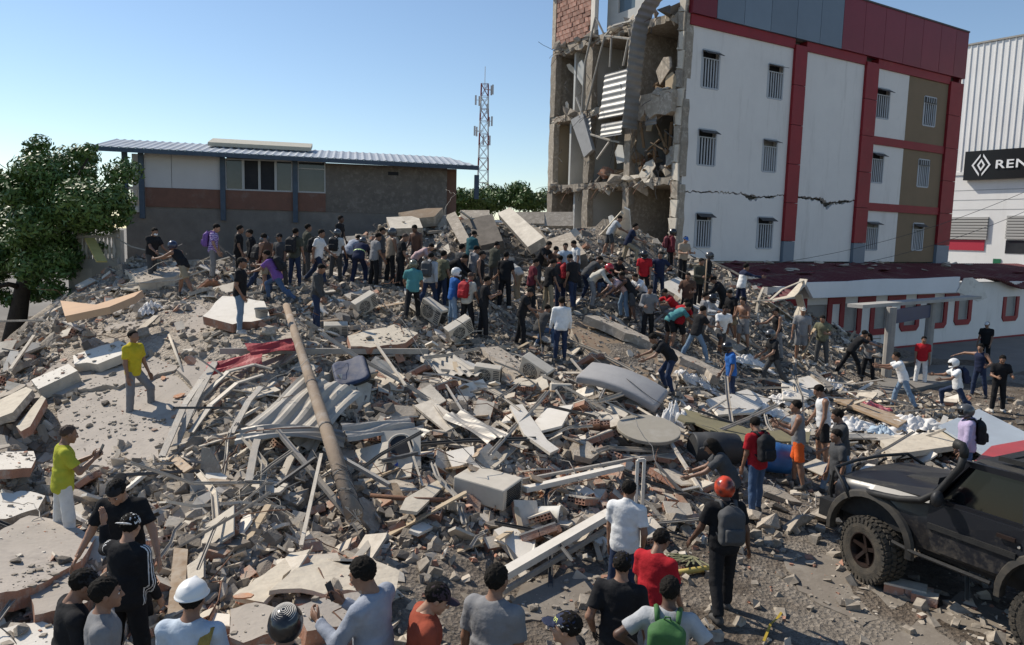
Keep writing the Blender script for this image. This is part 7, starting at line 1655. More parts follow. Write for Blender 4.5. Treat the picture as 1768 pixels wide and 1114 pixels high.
slab_px([(126, 614), (160, 602), (205, 588), (218, 594), (216, 610), (190, 620), (168, 629), (150, 626), (128, 629)], .2, .36, [M_white, M_plast], 'white_block', 'long white painted block lying higher on the tilted slab', 'block', 'white blocks on the tilted slab', 1)
slab_px([(54, 656), (118, 628), (134, 640), (66, 672)], .26, .34, [M_white, M_plast], 'white_block', 'short white square edged block lying lower on the tilted slab', 'block', 'white blocks on the tilted slab')
slab_px([(0, 690), (45, 668), (56, 673), (22, 712), (-10, 724)], .14, .35, [M_cream, M_conc], 'cream_board', 'cream board leaning at the heap edge under the white blocks', 'board')
slab_px([(28, 736), (72, 683), (79, 688), (52, 736), (36, 745)], .16, .3, [M_cream, M_brick], 'cream_board', 'narrow cream board with brick edge above the dark cavity', 'board')
slab_px([(104, 519), (165, 526), (246, 501), (232, 512), (188, 530), (112, 546)], .16, .5, [M_peach, M_peach], 'peach_panel', 'long peach painted panel at the edge of the heap beside the tree', 'panel')
slab_px([(350, 546), (384, 511), (456, 520), (466, 548), (402, 560)], .2, .42, [M_white, M_brick], 'white_wall_panel', 'white wall panel with brick edge under the man in black polo', 'panel', None, 2)
slab_px([(122, 492), (210, 455), (236, 462), (150, 508)], .45, .45, [M_conc], 'concrete_beam', 'thick broken concrete beam below the white balustrade', 'beam', None, 2)
slab_px([(215, 465), (300, 458), (330, 470), (240, 488)], .3, .3, [M_conc, M_plast], 'concrete_beam', 'low broken parapet behind the man in mask', 'beam', None, 2)
slab_px([(322, 452), (352, 448), (352, 472), (330, 474)], .4, .4, [M_conc], 'concrete_block', 'square concrete block beside the purple backpack', 'block', None, 2)
slab_px([(-20, 925), (50, 890), (110, 900), (165, 928), (140, 968), (60, 1012), (-20, 1030)], .22, .32, [M_dust, M_brick], 'wall_slab', 'big cracked wall slab with brick edge beside the balding man', 'slab', None, 2)
slab_px([(-20, 852), (50, 848), (78, 856), (66, 878), (10, 896), (-20, 900)], .2, .3, [M_white, M_conc], 'wall_slab', 'white faced wall slab above the big cracked slab', 'slab', None, 2)
slab_px([(-10, 780), (58, 779), (62, 792), (54, 808), (-10, 812)], .14, .25, [M_white, M_brick], 'wall_slab', 'white rectangular wall piece below the dark cavity', 'slab', None, 1)
slab_px([(50, 1010), (110, 985), (170, 1000), (150, 1040), (60, 1062)], .16, .25, [M_dust, M_brick], 'wall_slab', 'dusty pinkish slab below the big cracked slab', 'slab', None, 2)
slab_px([(0, 1085), (70, 1072), (110, 1090), (80, 1125), (-10, 1130)], .14, .25, [M_white, M_conc], 'wall_slab', 'white slab in the lower corner of the heap', 'slab', None, 2)
slab_px([(465, 1020), (505, 985), (548, 964), (600, 975), (640, 966), (690, 986), (684, 1020), (600, 1018), (560, 1026), (520, 1016)], .05, .22, [M_cream], 'bent_board', 'large creased cream board behind the man in light blue shirt', 'board', None, 2)
slab_px([(402, 1028), (440, 1000), (500, 955), (535, 948), (500, 985), (455, 1040)], .06, .22, [M_cream], 'bent_board', 'narrow tan board beside the large creased board', 'board', None, 3)
slab_px([(398, 1052), (440, 1040), (478, 1050), (470, 1092), (420, 1110), (396, 1100)], .3, .3, [M_dust, M_brick], 'concrete_slab', 'rounded concrete slab in front of the ringed helmet', 'slab', None, 2)
slab_px([(505, 1050), (560, 1032), (618, 1022), (648, 1050), (600, 1078), (530, 1090)], .3, .28, [M_dust, M_brick], 'concrete_slab', 'thick concrete slab below the creased board', 'slab', None, 2)
slab_px([(984, 562), (1020, 548), (1060, 560), (1110, 582), (1180, 618), (1204, 640), (1150, 664), (1075, 652), (1020, 615)], .25, .15, [M_brownd, M_conc], 'brown_slab', 'large brown dusty slab beside the man in white long sleeves', 'slab', None, 3)
slab_px([(1010, 545), (1045, 548), (1130, 588), (1250, 640), (1245, 652), (1110, 585)], .25, .3, [M_conc], 'slab_rim', 'long broken grey rim along the top of the brown slab', 'slab', None, 2)
def lean_slab(pix, d0, d1, th, mats, name, label, cat, group=None):
    """slab standing on edge: bottom pixels at distance d0, top pixels at d1"""
    W = [at(x, y, d0 if lo else d1) for x, y, lo in pix]; c, n = fitplane(W)
    if n.y > 0: n = -n
    u = n.orthogonal().normalized(); v = n.cross(u); P = [((w_ - c).dot(u), (w_ - c).dot(v)) for w_ in W]; mb = MB(); mb.prism(P, (0, 0, 0), u, v, n, th, 0, len(mats) - 1); o = mb.build(name, mats, loc=c); tag(o, label, cat, group); return o
gL = 'slabs leaning at the back of the heap'
lean_slab([(858, 366, 0), (882, 360, 0), (938, 408, 1), (912, 428, 1)], 26.0, 28.6, .35, [M_plast, M_conc], 'leaning_slab', 'pale long slab leaning on the crest between two grey ones', 'slab', gL)
lean_slab([(768, 372, 0), (786, 366, 0), (812, 414, 1), (796, 424, 1)], 26.6, 28.6, .3, [M_conc, M_conc], 'leaning_slab', 'narrow leaning slab on the crest nearest the house', 'slab', gL)
lean_slab([(795, 380, 0), (850, 370, 0), (868, 415, 1), (830, 425, 1)], 27, 28.8, .5, [M_concd, M_concd], 'leaning_slab', 'rough dark concrete slab on the crest with torn face', 'slab', gL)
lean_slab([(905, 385, 0), (930, 395, 0), (965, 440, 1), (930, 445, 1), (905, 420, 0)], 27, 28.4, .5, [M_conc, M_concd], 'leaning_slab', 'crumbled slab on the crest beside the grey one with a hole', 'slab', gL)
lean_slab([(935, 420, 0), (985, 398, 0), (1012, 438, 1), (975, 455, 1), (945, 450, 1)], 26, 27.8, .5, [M_conc, M_concd], 'leaning_slab', 'large grey slab with a hole leaning below the torn building', 'slab', gL)
lean_slab([(667, 376, 0), (722, 372, 0), (730, 394, 1), (674, 394, 1)], 27.4, 28.4, .3, [M_plast, M_conc], 'leaning_slab', 'broad white slab on the crest in front of the house', 'slab', gL)
lean_slab([(688, 370, 0), (735, 355, 0), (765, 362, 0), (750, 374, 1), (700, 378, 1)], 28.2, 28.8, .4, [M_brownd, M_conc], 'leaning_slab', 'reddish brown slab on top of the broad white slab', 'slab', gL)
for k, (x, y, w_, h_) in enumerate(((905, 376, 70, 10), (960, 378, 60, 12), (820, 370, 50, 7))):
    lean_slab([(x - w_ / 2, y - h_, 0), (x + w_ / 2, y - h_, 0), (x + w_ / 2, y + h_, 1), (x - w_ / 2, y + h_, 1)], 30.6, 31.2, .4, [M_conc, M_conc], 'wall_stump', ['long low grey wall stump behind the leaning slabs', 'wall stump at the foot of the torn building', 'short wall stump behind the narrow leaning slab'][k], 'wall', 'wall stumps behind the crest')
lean_slab([(1066, 448, 0), (1062, 400, 0), (1075, 362, 1), (1085, 366, 1), (1098, 410, 0), (1094, 450, 0)], 29.0, 30.4, .08, [M_white, M_white], 'white_sheet', 'white sheet standing up in a point below the torn building', 'sheet')
lean_slab([(1022, 420, 0), (1040, 396, 0), (1072, 366, 1), (1076, 372, 1), (1055, 420, 0)], 29.0, 30.2, .08, [M_cream, M_cream], 'white_sheet', 'cream sheet leaning on the pointed white sheet', 'sheet')
slab_px([(1138, 490), (1170, 478), (1200, 492), (1262, 532), (1236, 550), (1190, 525)], .2, .25, [M_white, M_conc], 'white_strip', 'long white panel under the man with blue cap', 'panel', None, 2)
slab_px([(1145, 520), (1175, 512), (1230, 556), (1290, 600), (1262, 608)], .25, .2, [M_conc, M_concd], 'grey_strip', 'grey concrete strip running down beside the long white panel', 'slab', None, 2)
slab_px([(1620, 735), (1690, 706), (1768, 745), (1790, 770), (1700, 785)], .05, .45, [mat('bluegrey_panel', (.36, .41, .46), (.30, .34, .38), 1, .4, spec=.5)], 'flat_panel', 'smooth blue grey panel lying beside the white cloths', 'panel')
slab_px([(1682, 796), (1712, 770), (1790, 756), (1830, 790), (1720, 812)], .06, .95, [mat('red_metal', (.42, .04, .045), (.33, .035, .04), 2, .4, spec=.5)], 'red_panel', 'red metal panel behind the black car', 'panel')
slab_px([(1520, 760), (1640, 742), (1660, 768), (1540, 785)], .12, .3, [M_cream, M_plast], 'pale_panel', 'pale ribbed panel below the white cloths', 'panel')
slab_px([(1220, 690), (1290, 672), (1330, 690), (1300, 712), (1240, 716)], .06, .25, [M_white], 'white_door', 'white smooth panel beside the royal blue tee', 'panel')
slab_px([(1350, 660), (1400, 648), (1430, 668), (1390, 690), (1352, 688)], .06, .35, [M_white], 'white_door', 'white curved sheet in front of the grey shorts', 'panel')
slab_px([(1395, 640), (1402, 634), (1440, 668), (1432, 674)], .1, .4, [M_conc], 'beam_end', 'grey beam end beside the olive grey tee', 'beam')
slab_px([(1440, 690), (1460, 686), (1570, 724), (1552, 735)], .06, .25, [M_wood], 'timber', 'dark flat timber below the shelter', 'timber')
slab_px([(1180, 705), (1290, 740), (1400, 745), (1396, 764), (1280, 762), (1170, 722)], .04, .3, [mat('khaki_sheet', (.24, .21, .12), (.18, .16, .10), 2, .8)], 'khaki_sheet', 'khaki tarpaulin strip below the mattress end', 'sheet', None, 3)
slab_px([(853, 915), (882, 903), (928, 948), (930, 962), (900, 968)], .12, .17, [M_white, M_plast], 'white_block', 'short white board lying on the street end of the heap', 'board')
slab_px([(700, 860), (760, 826), (772, 834), (720, 884), (690, 880)], .05, .22, [M_cream], 'cream_board', 'cream board propped beside the toppled air conditioner', 'board')
slab_px([(770, 780), (818, 770), (820, 795), (782, 808)], .05, .3, [M_white], 'white_door', 'white bent panel behind the toppled air conditioner', 'panel')
slab_px([(880, 700), (902, 698), (945, 760), (965, 775), (950, 782), (905, 750)], .05, .3, [M_white, M_plast], 'white_door', 'long white board running down towards the brick pieces', 'board')
slab_px([(945, 705), (990, 698), (970, 735), (930, 745), (920, 730)], .05, .35, [M_white], 'white_door', 'white sheet standing beside the long white board', 'sheet')
slab_px([(715, 700), (745, 690), (800, 730), (770, 745)], .05, .3, [M_plast], 'grey_board', 'pale grey board beside the white ribbed sheet', 'board')
slab_px([(600, 580), (680, 560), (722, 575), (700, 592), (640, 600), (606, 598)], .16, .3, [M_cream, M_brick], 'wall_slab', 'cream wall slab below the man in teal polo', 'slab', None, 2)
slab_px([(830, 600), (860, 598), (920, 640), (890, 650)], .12, .2, [M_conc], 'strip_slab', 'grey strip slab in front of the digging man', 'slab', None, 1)
# street paving broken near the car
M_pave = mat('old_paving', (.225, .195, .16), (.17, .145, .118), 1.4, .92, .3, 20, c3=(.27, .24, .2), s3=1.0, f3=(.5, .65))
gP = 'broken concrete paving in front of the car'
for k, P in enumerate(([(1345, 955), (1450, 960), (1590, 1010), (1560, 1045), (1490, 1080), (1380, 1020)], [(1600, 1060), (1660, 1020), (1790, 1080), (1790, 1200), (1580, 1200), (1520, 1110)], [(900, 1010), (1000, 985), (1060, 1000), (1000, 1060), (860, 1075)])):
    slab_px(P, .08, .012, [M_pave], 'paving_slab', ['cracked concrete paving slab in front of the car wheel', 'wide concrete paving slab beside the car sill', 'dusty concrete paving patch under the long white beam'][k], 'paving', gP, 4)

# ---- lines: pole, beams, rails, pipes
def beam(p0, p1, w_, h_, m, name, label, cat, group=None):
    a, b = Vector(p0), Vector(p1); c = (a + b) / 2; mb = MB(); mb.bar(a - c, b - c, w_, h_); o = mb.build(name, [m], loc=c); tag(o, label, cat, group); return o
def tubes(P, r_, m, name, label, cat, group=None, n=8, smooth=True):
    c = Vector(P[0]); mb = MB(); mb.tube([Vector(p) - c for p in P], r_, n); o = mb.build(name, [m], None, smooth, loc=c); tag(o, label, cat, group); return o
a, b = at(494, 528, 17.3), at(612, 890, 10.45)
POLE = empty('utility_pole', b); tag(POLE, 'fallen concrete utility pole lying across the heap', 'pole')
M_pole = mat('pole_concrete', (.31, .24, .175), (.24, .18, .13), 2, .9, .3, 30, c3=(.36, .31, .26), s3=3, f3=(.5, .65))
mb = MB(); mb.tube([a - b, (a - b) * .75, (a - b) * .5, (a - b) * .25, Vector()], [.075, .088, .10, .112, .125], 14); mb.build('shaft', [M_pole], POLE, True)
for f in (.12, .3, .5): MB().tube([(a - b) * f, (a - b) * (f + .004)], .132 - f * .05, 14).build('steel_band', [M_gdark], POLE)
rgw = random.Random(8)
for k in range(7):
    f = rgw.uniform(0, .08); p = (a - b) * f; P = []
    for j in range(10): th = j * .9 + k; P.append(p + (a - b) * (.012 * j) + Vector((math.cos(th) * .135, 0, math.sin(th) * .135)) * rgw.uniform(.95, 1.2))
    MB().tube(P, .005, 4).build('wire', [M_gdark], POLE)
for k in range(7):
    P = [Vector((rgw.uniform(-.1, .1), 0, rgw.uniform(-.1, .1))) - (a - b).normalized() * .02 * j + Vector((rgw.uniform(-.03, .03), 0, rgw.uniform(-.05, .03))) * j for j in range(5)]; MB().tube(P, .008, 4).build('bar_end', [M_plast], POLE)
def hz(px, py, up): p = hit(px, py); return p + Zv * up
beam(hz(380, 650, .5), hz(738, 640, .42), .09, .12, M_metal, 'steel_beam', 'long grey square steel beam passing under the fallen pole', 'beam')
beam(hz(862, 1034, .28), hz(1052, 922, .3), .17, .10, M_white, 'white_beam', 'long white metal beam lying on the street in front of the crowd', 'beam')
beam(hz(868, 1044, .16), hz(1046, 934, .18), .05, .07, M_metal, 'thin_rail', 'thin grey rail under the long white metal beam', 'rail')
beam(hz(905, 872, .25), hz(1072, 846, .35), .12, .08, M_white, 'white_profile', 'white window profile behind the man in white shirt', 'profile')
beam(hz(900, 862, .3), hz(1090, 834, .4), .05, .05, M_metal, 'thin_rail', 'thin grey rail behind the white window profile', 'rail')
WF = empty('window_frame', hz(1096, 900, 0)); tag(WF, 'white window frame standing upright beside the man in white shirt', 'frame')
for x0, z0, x1, z1 in ((0, 0, 0, 1.0), (.12, 0, .12, 1.0), (0, 1.0, .12, 1.0), (0, 0, .12, 0)): MB().bar((x0, x0 * .5, z0), (x1 + .001, x1 * .5, z1), .05, .03, (0, 1, 0)).build('frame_bar', [M_white], WF)
beam(hz(1085, 806, .12), hz(1150, 800, .15), .1, .1, M_plast, 'pale_beam', 'pale beam under the round table top', 'beam')
tubes([hz(640, 886, .25), hz(720, 888, .22), hz(792, 890, .2)], .035, M_rust, 'rusty_pipe', 'rusty pipe running from the fallen pole end', 'pipe')
tubes([hz(1148, 1000, .06), hz(1200, 992, .06), hz(1262, 986, .06)], .045, mat('yellow_pipe', (.55, .42, .12), (.45, .34, .1), 4, .6), 'yellow_pipe', 'dull yellow pipe lying behind the red tee', 'pipe')
beam(hz(163, 412, .3) if False else at(155, 412, 24.5), at(176, 452, 23.2), .3, .05, mat('yellow_board', (.55, .45, .16), (.45, .37, .13), 3, .8), 'yellow_plank', 'yellow plank leaning on the balustrade', 'plank')
tubes([hz(292, 588, .12), hz(306, 625, .12), hz(320, 664, .1)], .03, M_plast, 'thin_post', 'thin pale post lying on the tilted floor slab', 'post')
beam(hz(62, 700, .2) if False else hz(20, 680, .5), hz(60, 610, .4), .06, .06, M_plast, 'thin_post', 'thin pale post leaning at the heap edge under the tree', 'post')
for k, P in enumerate(([(318, 755, .2), (350, 725, .4), (395, 690, .55), (440, 675, .5), (470, 672, .4)], [(330, 765, .18), (365, 735, .35), (410, 705, .48), (455, 690, .45)], [(300, 790, .1), (340, 735, .5), (372, 690, .7)], [(280, 800, .1), (320, 745, .45), (350, 712, .6), (372, 668, .5)], [(430, 870, .3), (440, 820, .4), (452, 780, .4)], [(400, 780, .3), (430, 745, .5), (452, 715, .5)])):
    Q = [hz(x, y, u) for x, y, u in P]; mb = MB(); c = Q[0]
    for i in range(len(Q) - 1): mb.bar(Q[i] - c, Q[i + 1] - c, .11, .03)
    o = mb.build('curved_rail', [M_metal], loc=c); tag(o, ['longest curved metal rail over the tile shards', 'second curved metal rail under the longest one', 'straight metal rail crossing under the curved ones', 'steep metal rail beside the tilted floor slab', 'upright bent metal rail among the tile shards', 'short metal rail between the curved ones and the zinc sheet'][k], 'rail', 'metal rails sweeping over the tile shards')
for k, (x0, y0, u0, x1, y1, u1, w_) in enumerate(((480, 800, .5, 622, 935, .15, .08), (520, 960, .1, 555, 850, .6, .05), (475, 880, .35, 545, 850, .5, .05), (560, 845, .6, 672, 872, .3, .07), (700, 800, .5, 730, 862, .2, .03), (660, 845, .45, 720, 835, .5, .06), (770, 690, .3, 800, 740, .3, .04), (650, 625, .4, 700, 700, .4, .05), (1200, 735, .35, 1330, 780, .3, .06), (1180, 760, .3, 1260, 720, .5, .04), (1210, 870, .2, 1150, 800, .5, .06), (1130, 830, .3, 1215, 905, .1, .05), (985, 640, .3, 1040, 700, .2, .05))):
    beam(hz(x0, y0, u0), hz(x1, y1, u1), w_, w_ * .8, [M_metal, M_plast, M_gdark][k % 3], 'loose_bar', ['heavy metal bar slanting below the fallen pole', 'metal bar propped upright below the fallen pole', 'pale bar joined to the propped metal bar', 'metal bar crossing the fallen pole end', 'thin rod leaning over the washing machine front', 'dark bar lying on the washing machine front', 'bar beside the pale grey board', 'bar leaning from the cream wall slab', 'bar over the khaki tarpaulin', 'pale slim bar at the khaki tarpaulin', 'bar leaning at the round table top', 'grey bar on the ground below the round table top', 'bar beside the mattress head'][k], 'bar')

# ---- corrugated sheets
def corr(px, py, yaw, L, Wd, pitch, amp, m, up, label, bend=0., tilt=(0, 0), name='ribbed_sheet', group='ribbed metal sheets on the heap'):
    p = hit(px, py); n = (gnormal(p.x, p.y, .6) + Vector((tilt[0], tilt[1], 0))).normalized(); V = []; F = []; nx = int(Wd / pitch) * 4; ny = 14
    for j in range(ny + 1):
        t = j / ny - .5
        for i in range(nx + 1): s = i / nx - .5; q = (0, 1, 1, 0)[i % 4]; V.append((t * L, s * Wd + .05 * math.sin(t * 5), amp * q + bend * (t * t * 4 - .3) + .03 * math.sin(s * 9 + t * 6)))
    for j in range(ny):
        for i in range(nx): a_ = j * (nx + 1) + i; F.append((a_, a_ + nx + 1, a_ + nx + 2, a_ + 1))
    M = Matrix.Translation(p + Zv * up) @ (Zv.rotation_difference(n).to_matrix() @ Matrix.Rotation(yaw, 3, 'Z')).to_4x4(); o = ob(name, mesh(name, V, F, m), mw=M); s_ = o.modifiers.new('t', 'SOLIDIFY'); s_.thickness = .012; tag(o, label, 'metal sheet', group); return o
M_zinc = mat('zinc_sheet', (.40, .375, .335), (.29, .27, .24), 2.5, .5, metal=.25, c3=(.33, .29, .25), s3=2.2, f3=(.52, .7)); M_zw = mat('white_sheet', (.50, .465, .405), (.38, .35, .30), 2.5, .75, c3=(.4, .36, .31), s3=2.2, f3=(.56, .7), dust=.5); M_zr = mat('red_sheet', (.40, .055, .06), (.30, .045, .05), 2.5, .6, c3=(.35, .25, .22), s3=2, f3=(.6, .75))
corr(530, 740, R(72), 1.9, 1.25, .25, .045, M_zw, .32, 'wide pale ribbed sheet under the fallen pole')
corr(505, 795, R(8), 1.75, .5, .12, .05, M_zinc, .45, 'bent ribbed sheet end crossing in front of the wide pale one', -.12)
corr(655, 790, R(28), 1.25, .5, .13, .04, M_zinc, .5, 'narrow ribbed sheet leaning on the washing machine front', 0, (0, -.25))
corr(775, 655, R(-62), 1.7, 1.0, .2, .05, M_zw, .32, 'white ribbed sheet among the bricks')
corr(405, 662, R(14), 1.1, .5, .2, .03, M_zr, .38, 'red ribbed sheet below the steel beam'); corr(470, 632, R(34), 1.0, .5, .18, .03, M_zr, .4, 'red ribbed sheet above the steel beam')
corr(820, 760, R(-50), 1.3, .5, .15, .03, M_zinc, .25, 'dull ribbed sheet sliding down to the brick pieces'); corr(1480, 770, R(5), 1.9, .6, .2, .04, M_zw, .2, 'pale ribbed sheet below the white cloths near the car')
corr(690, 770, R(-35), .95, .55, .16, .03, M_zinc, .3, 'small zinc sheet beside the narrow ribbed one')

# ---- household things
def frame_at(px, py, yaw, up=0., tilt=(0, 0), w_=.5):
    p = hit(px, py); n = (gnormal(p.x, p.y, .5) * w_ + Zv * (1 - w_) + Vector((tilt[0], tilt[1], 0))).normalized(); return Matrix.Translation(p + Zv * up) @ (Zv.rotation_difference(n).to_matrix() @ Matrix.Rotation(yaw, 3, 'Z')).to_4x4()
M_ac = mat('ac_white', (.56, .51, .43), (.46, .415, .345), 3, .7, orand=.08, c3=(.40, .36, .30), s3=3, f3=(.55, .7))
def ac_unit(px, py, yaw, s, up, tilt, label, lying=False):
    M = frame_at(px, py, yaw, up, tilt); 
    if lying: M = M @ Matrix.Rotation(R(90), 4, 'X')
    M = M @ Matrix.Diagonal((s, s, s, 1)); E = empty('air_conditioner', mw=M); tag(E, label, 'air conditioner', 'air conditioner boxes thrown on the heap')
    mb = MB(); mb.box((0, 0, 0), (.40, .15, .27)); o = mb.build('casing', [M_ac], E); bv = o.modifiers.new('b', 'BEVEL'); bv.width = .02; bv.segments = 2
    MB().tube([(-.09, -.152, .0), (-.09, -.158, .0)], .215, 24).build('fan_recess', [M_gdark], E)
    for k in range(4):
        r_ = .05 + .05 * k; P = [Vector((-.09 + r_ * math.cos(t * .2618), -.168, r_ * math.sin(t * .2618))) for t in range(25)]; MB().tube(P, .006, 4, False).build('grille_ring', [M_ac], E)
    for k in range(8): a_ = k * math.pi / 4; MB().bar((-.09, -.166, 0), (-.09 + .21 * math.cos(a_), -.166, .21 * math.sin(a_)), .008, .008, (0, 1, 0)).build('grille_spoke', [M_ac], E)
    for k in range(9): MB().box((.403, -.11 + k * .028, 0), (.004, .009, .2)).build('vent_slot', [M_black], E)
    for k in range(7): MB().box((.28 + .0, -.153, -.18 + k * .06), (.09, .003, .016)).build('vent_slot', [M_gdark], E)
    return E
ac_unit(842, 866, R(-28), 1.15, .22, (0, 0), 'pale air conditioner lying on its back below the brick pieces', True)
ac_unit(925, 664, R(-35), .95, .32, (.1, -.5), 'grey air conditioner facing up beside the brown slab')
ac_unit(842, 664, R(-10), .75, .22, (0, -.2), 'small air conditioner beside the white ribbed sheet')
ac_unit(968, 690, R(10), .6, .18, (0, .1), 'little white box unit in front of the mattress')
ac_unit(748, 562, R(-35), .95, .35, (.2, -.25), 'air conditioner with dark side tipped over beside the blue tee')
ac_unit(792, 592, R(35), .9, .35, (-.2, -.6), 'caged air conditioner tipped up in front of the red backpack')
ac_unit(630, 545, R(40), .8, .3, (-.3, -.5), 'caged air conditioner beside the fallen slab behind the charcoal shirt')
ac_unit(580, 585, R(15), .7, .2, (0, -.4), 'air conditioner half buried beside the charcoal shirt')
# washing machine front
M = frame_at(692, 812, R(8), .35, (0, -1.0), .6); E = empty('washing_machine', mw=M); tag(E, 'washing machine front with a round dark opening', 'washing machine')
mb = MB(); mb.box((0, 0, -.1), (.33, .36, .1)); mb.build('front_panel', [M_ac], E); MB().tube([(0, .06, .0), (0, .06, .012)], .20, 26).build('drum_opening', [M_black], E); P = [Vector((.215 * math.cos(t * .2618), .06 + .215 * math.sin(t * .2618), .01)) for t in range(25)]; MB().tube(P, .022, 6, False).build('door_ring', [M_ac], E, True)
MB().box((-.12, -.27, .003), (.07, .03, .004)).build('badge', [mat('badge_blue', (.05, .10, .4))], E)
# mattress: soft sagging slab
c0_, c1_, c2_, c3_ = at(992, 645, 17.6), at(1050, 643, 18.4), at(1152, 712, 16.6), at(1014, 692, 16.2)
f = Field((-1.15, -.55, -.3), (1.15, .55, .45), .035)
def fm(P):
    x, y, z = P[..., 0], P[..., 1], P[..., 2]; z = z - .16 * (1 - (x / 1.0) ** 2); q = np.stack([np.abs(x) - .92, np.abs(y) - .40, np.abs(z) - .05], -1); return np.linalg.norm(np.maximum(q, 0), axis=-1) + np.minimum(q.max(-1), 0) - .055
f.op((-1.2, -.6, -.4), (1.2, .6, .5), fm); vf = f.out(); M = frame_at(1072, 690, R(-28), .28, (.12, -.25), .6)
MT_ = ob('mattress', mesh('mattress', vf[0], vf[1], mat('mattress_grey', (.36, .35, .34), (.30, .29, .285), 2, .9, .2, 60), True), mw=M); tag(MT_, 'grey bare mattress sagging over the rubble', 'mattress')
M = frame_at(1118, 778, 0, .42, (0, -.12), .2); E = empty('round_table_top', mw=M); tag(E, 'round grey table top lying flat on the rubble', 'table top')
MB().tube([(0, 0, -.035), (0, 0, -.03), (0, 0, .03), (0, 0, .035)], [.60, .615, .615, .60], 40).build('disc', [mat('table_disc', (.33, .30, .245), (.27, .245, .2), 2, .85, .2, 30, c3=(.38, .35, .3), s3=2, f3=(.5, .7))], E)
MB().tube([(0, 0, -.3), (0, 0, -.03)], .05, 8).build('stem', [M_gdark], E)
def barrel(px, py, yaw, s, m, label, up=.3):
    M = frame_at(px, py, yaw, up, (0, 0), .3) @ Matrix.Rotation(R(90), 4, 'Y') @ Matrix.Diagonal((s, s, s, 1)); E = empty('barrel', mw=M); tag(E, label, 'barrel', 'plastic barrels in the rubble')
    MB().tube([(0, 0, -.43), (0, 0, -.40), (0, 0, -.2), (0, 0, -.19), (0, 0, .19), (0, 0, .2), (0, 0, .40), (0, 0, .43)], [.26, .285, .29, .30, .30, .29, .285, .27], 24, False).build('shell', [m], E, True)
    MB().tube([(0, 0, -.42), (0, 0, -.40)], .262, 24).build('base', [m], E); MB().tube([(0, 0, .30), (0, 0, .32)], .272, 24).build('inner_lid', [mat('barrel_dark', (.01, .02, .05))], E)
barrel(1325, 815, R(-12), 1.0, mat('barrel_blue', (.03, .14, .38), (.025, .11, .30), 3, .45, spec=.5), 'bright blue plastic barrel lying beside the red tee'); barrel(1232, 800, R(8), 1.05, mat('barrel_black', (.03, .032, .034), (.05, .05, .05), 3, .5), 'black plastic barrel lying beside the round table top', .28)
def bucket(px, py, m, label, up, lie):
    M = frame_at(px, py, R(-15), up, (0, 0), .2)
    if lie: M = M @ Matrix.Rotation(R(85), 4, 'Y')
    E = empty('bucket', mw=M); tag(E, label, 'bucket'); MB().tube([(0, 0, -.17), (0, 0, .15), (0, 0, .15), (0, 0, .18)], [.12, .15, .162, .162], 20, False).build('pail', [m], E, True); MB().tube([(0, 0, -.17), (0, 0, -.16)], .118, 20).build('base', [m], E); MB().tube([(0, 0, .10), (0, 0, .11)], .143, 20).build('inside', [M_gdark], E)
    MB().tube([(.0, .16, .15), (.12, .1, .1), (.16, 0, .08), (.12, -.1, .1), (0, -.16, .15)], .005, 5).build('handle', [M_gdark], E, True)
bucket(948, 905, mat('bucket_white', (.60, .59, .55), (.45, .44, .41), 5, .6), 'dirty white paint bucket lying on its side', .14, True); bucket(452, 566, mat('bucket_grey', (.33, .33, .32), (.26, .26, .25), 5, .6), 'grey bucket standing beside the white wall panel', .26, False)
# blue chair back
f = Field((-.35, -.25, -.4), (.35, .25, .4), .03)
f.op((-.4, -.3, -.4), (.4, .3, .4), lambda P: np.maximum(np.linalg.norm(np.stack([np.maximum(np.abs(P[..., 0]) - .17, 0), np.maximum(np.abs(P[..., 2]) - .2, 0)], -1), axis=-1) - .1, np.abs(P[..., 1] + P[..., 0] ** 2 * .5) - .035)); vf = f.out()
M = frame_at(606, 676, R(-14), .36, (0, 0), 0) @ Matrix.Rotation(R(-58), 4, 'X') @ Matrix.Rotation(R(-32), 4, 'Y') @ Matrix.Diagonal((1.25, 1.25, 1.3, 1)); E = empty('chair', mw=M); tag(E, 'overturned dark blue office chair back', 'chair'); ob('backrest', mesh('backrest', vf[0], vf[1], mat('chair_blue', (.035, .055, .115), (.03, .045, .09), 3, .65, spec=.25, dust=.25), True), E)
ob('rim', mesh('rim', vf[0] * np.array([1.07, .7, 1.05]) + np.array([0, .03, 0]), vf[1], M_black, True), E); MB().bar((0, .05, -.2), (0, .1, -.5), .05, .03).build('stem', [M_gdark], E)
# upright grey plate
lean_slab([(344, 840, 0), (348, 772, 1), (362, 774, 1), (378, 806, 0), (382, 840, 0)], 11.9, 11.8, .04, [M_conc, M_conc], 'upright_plate', 'thin grey plate standing upright among tile shards', 'plate')
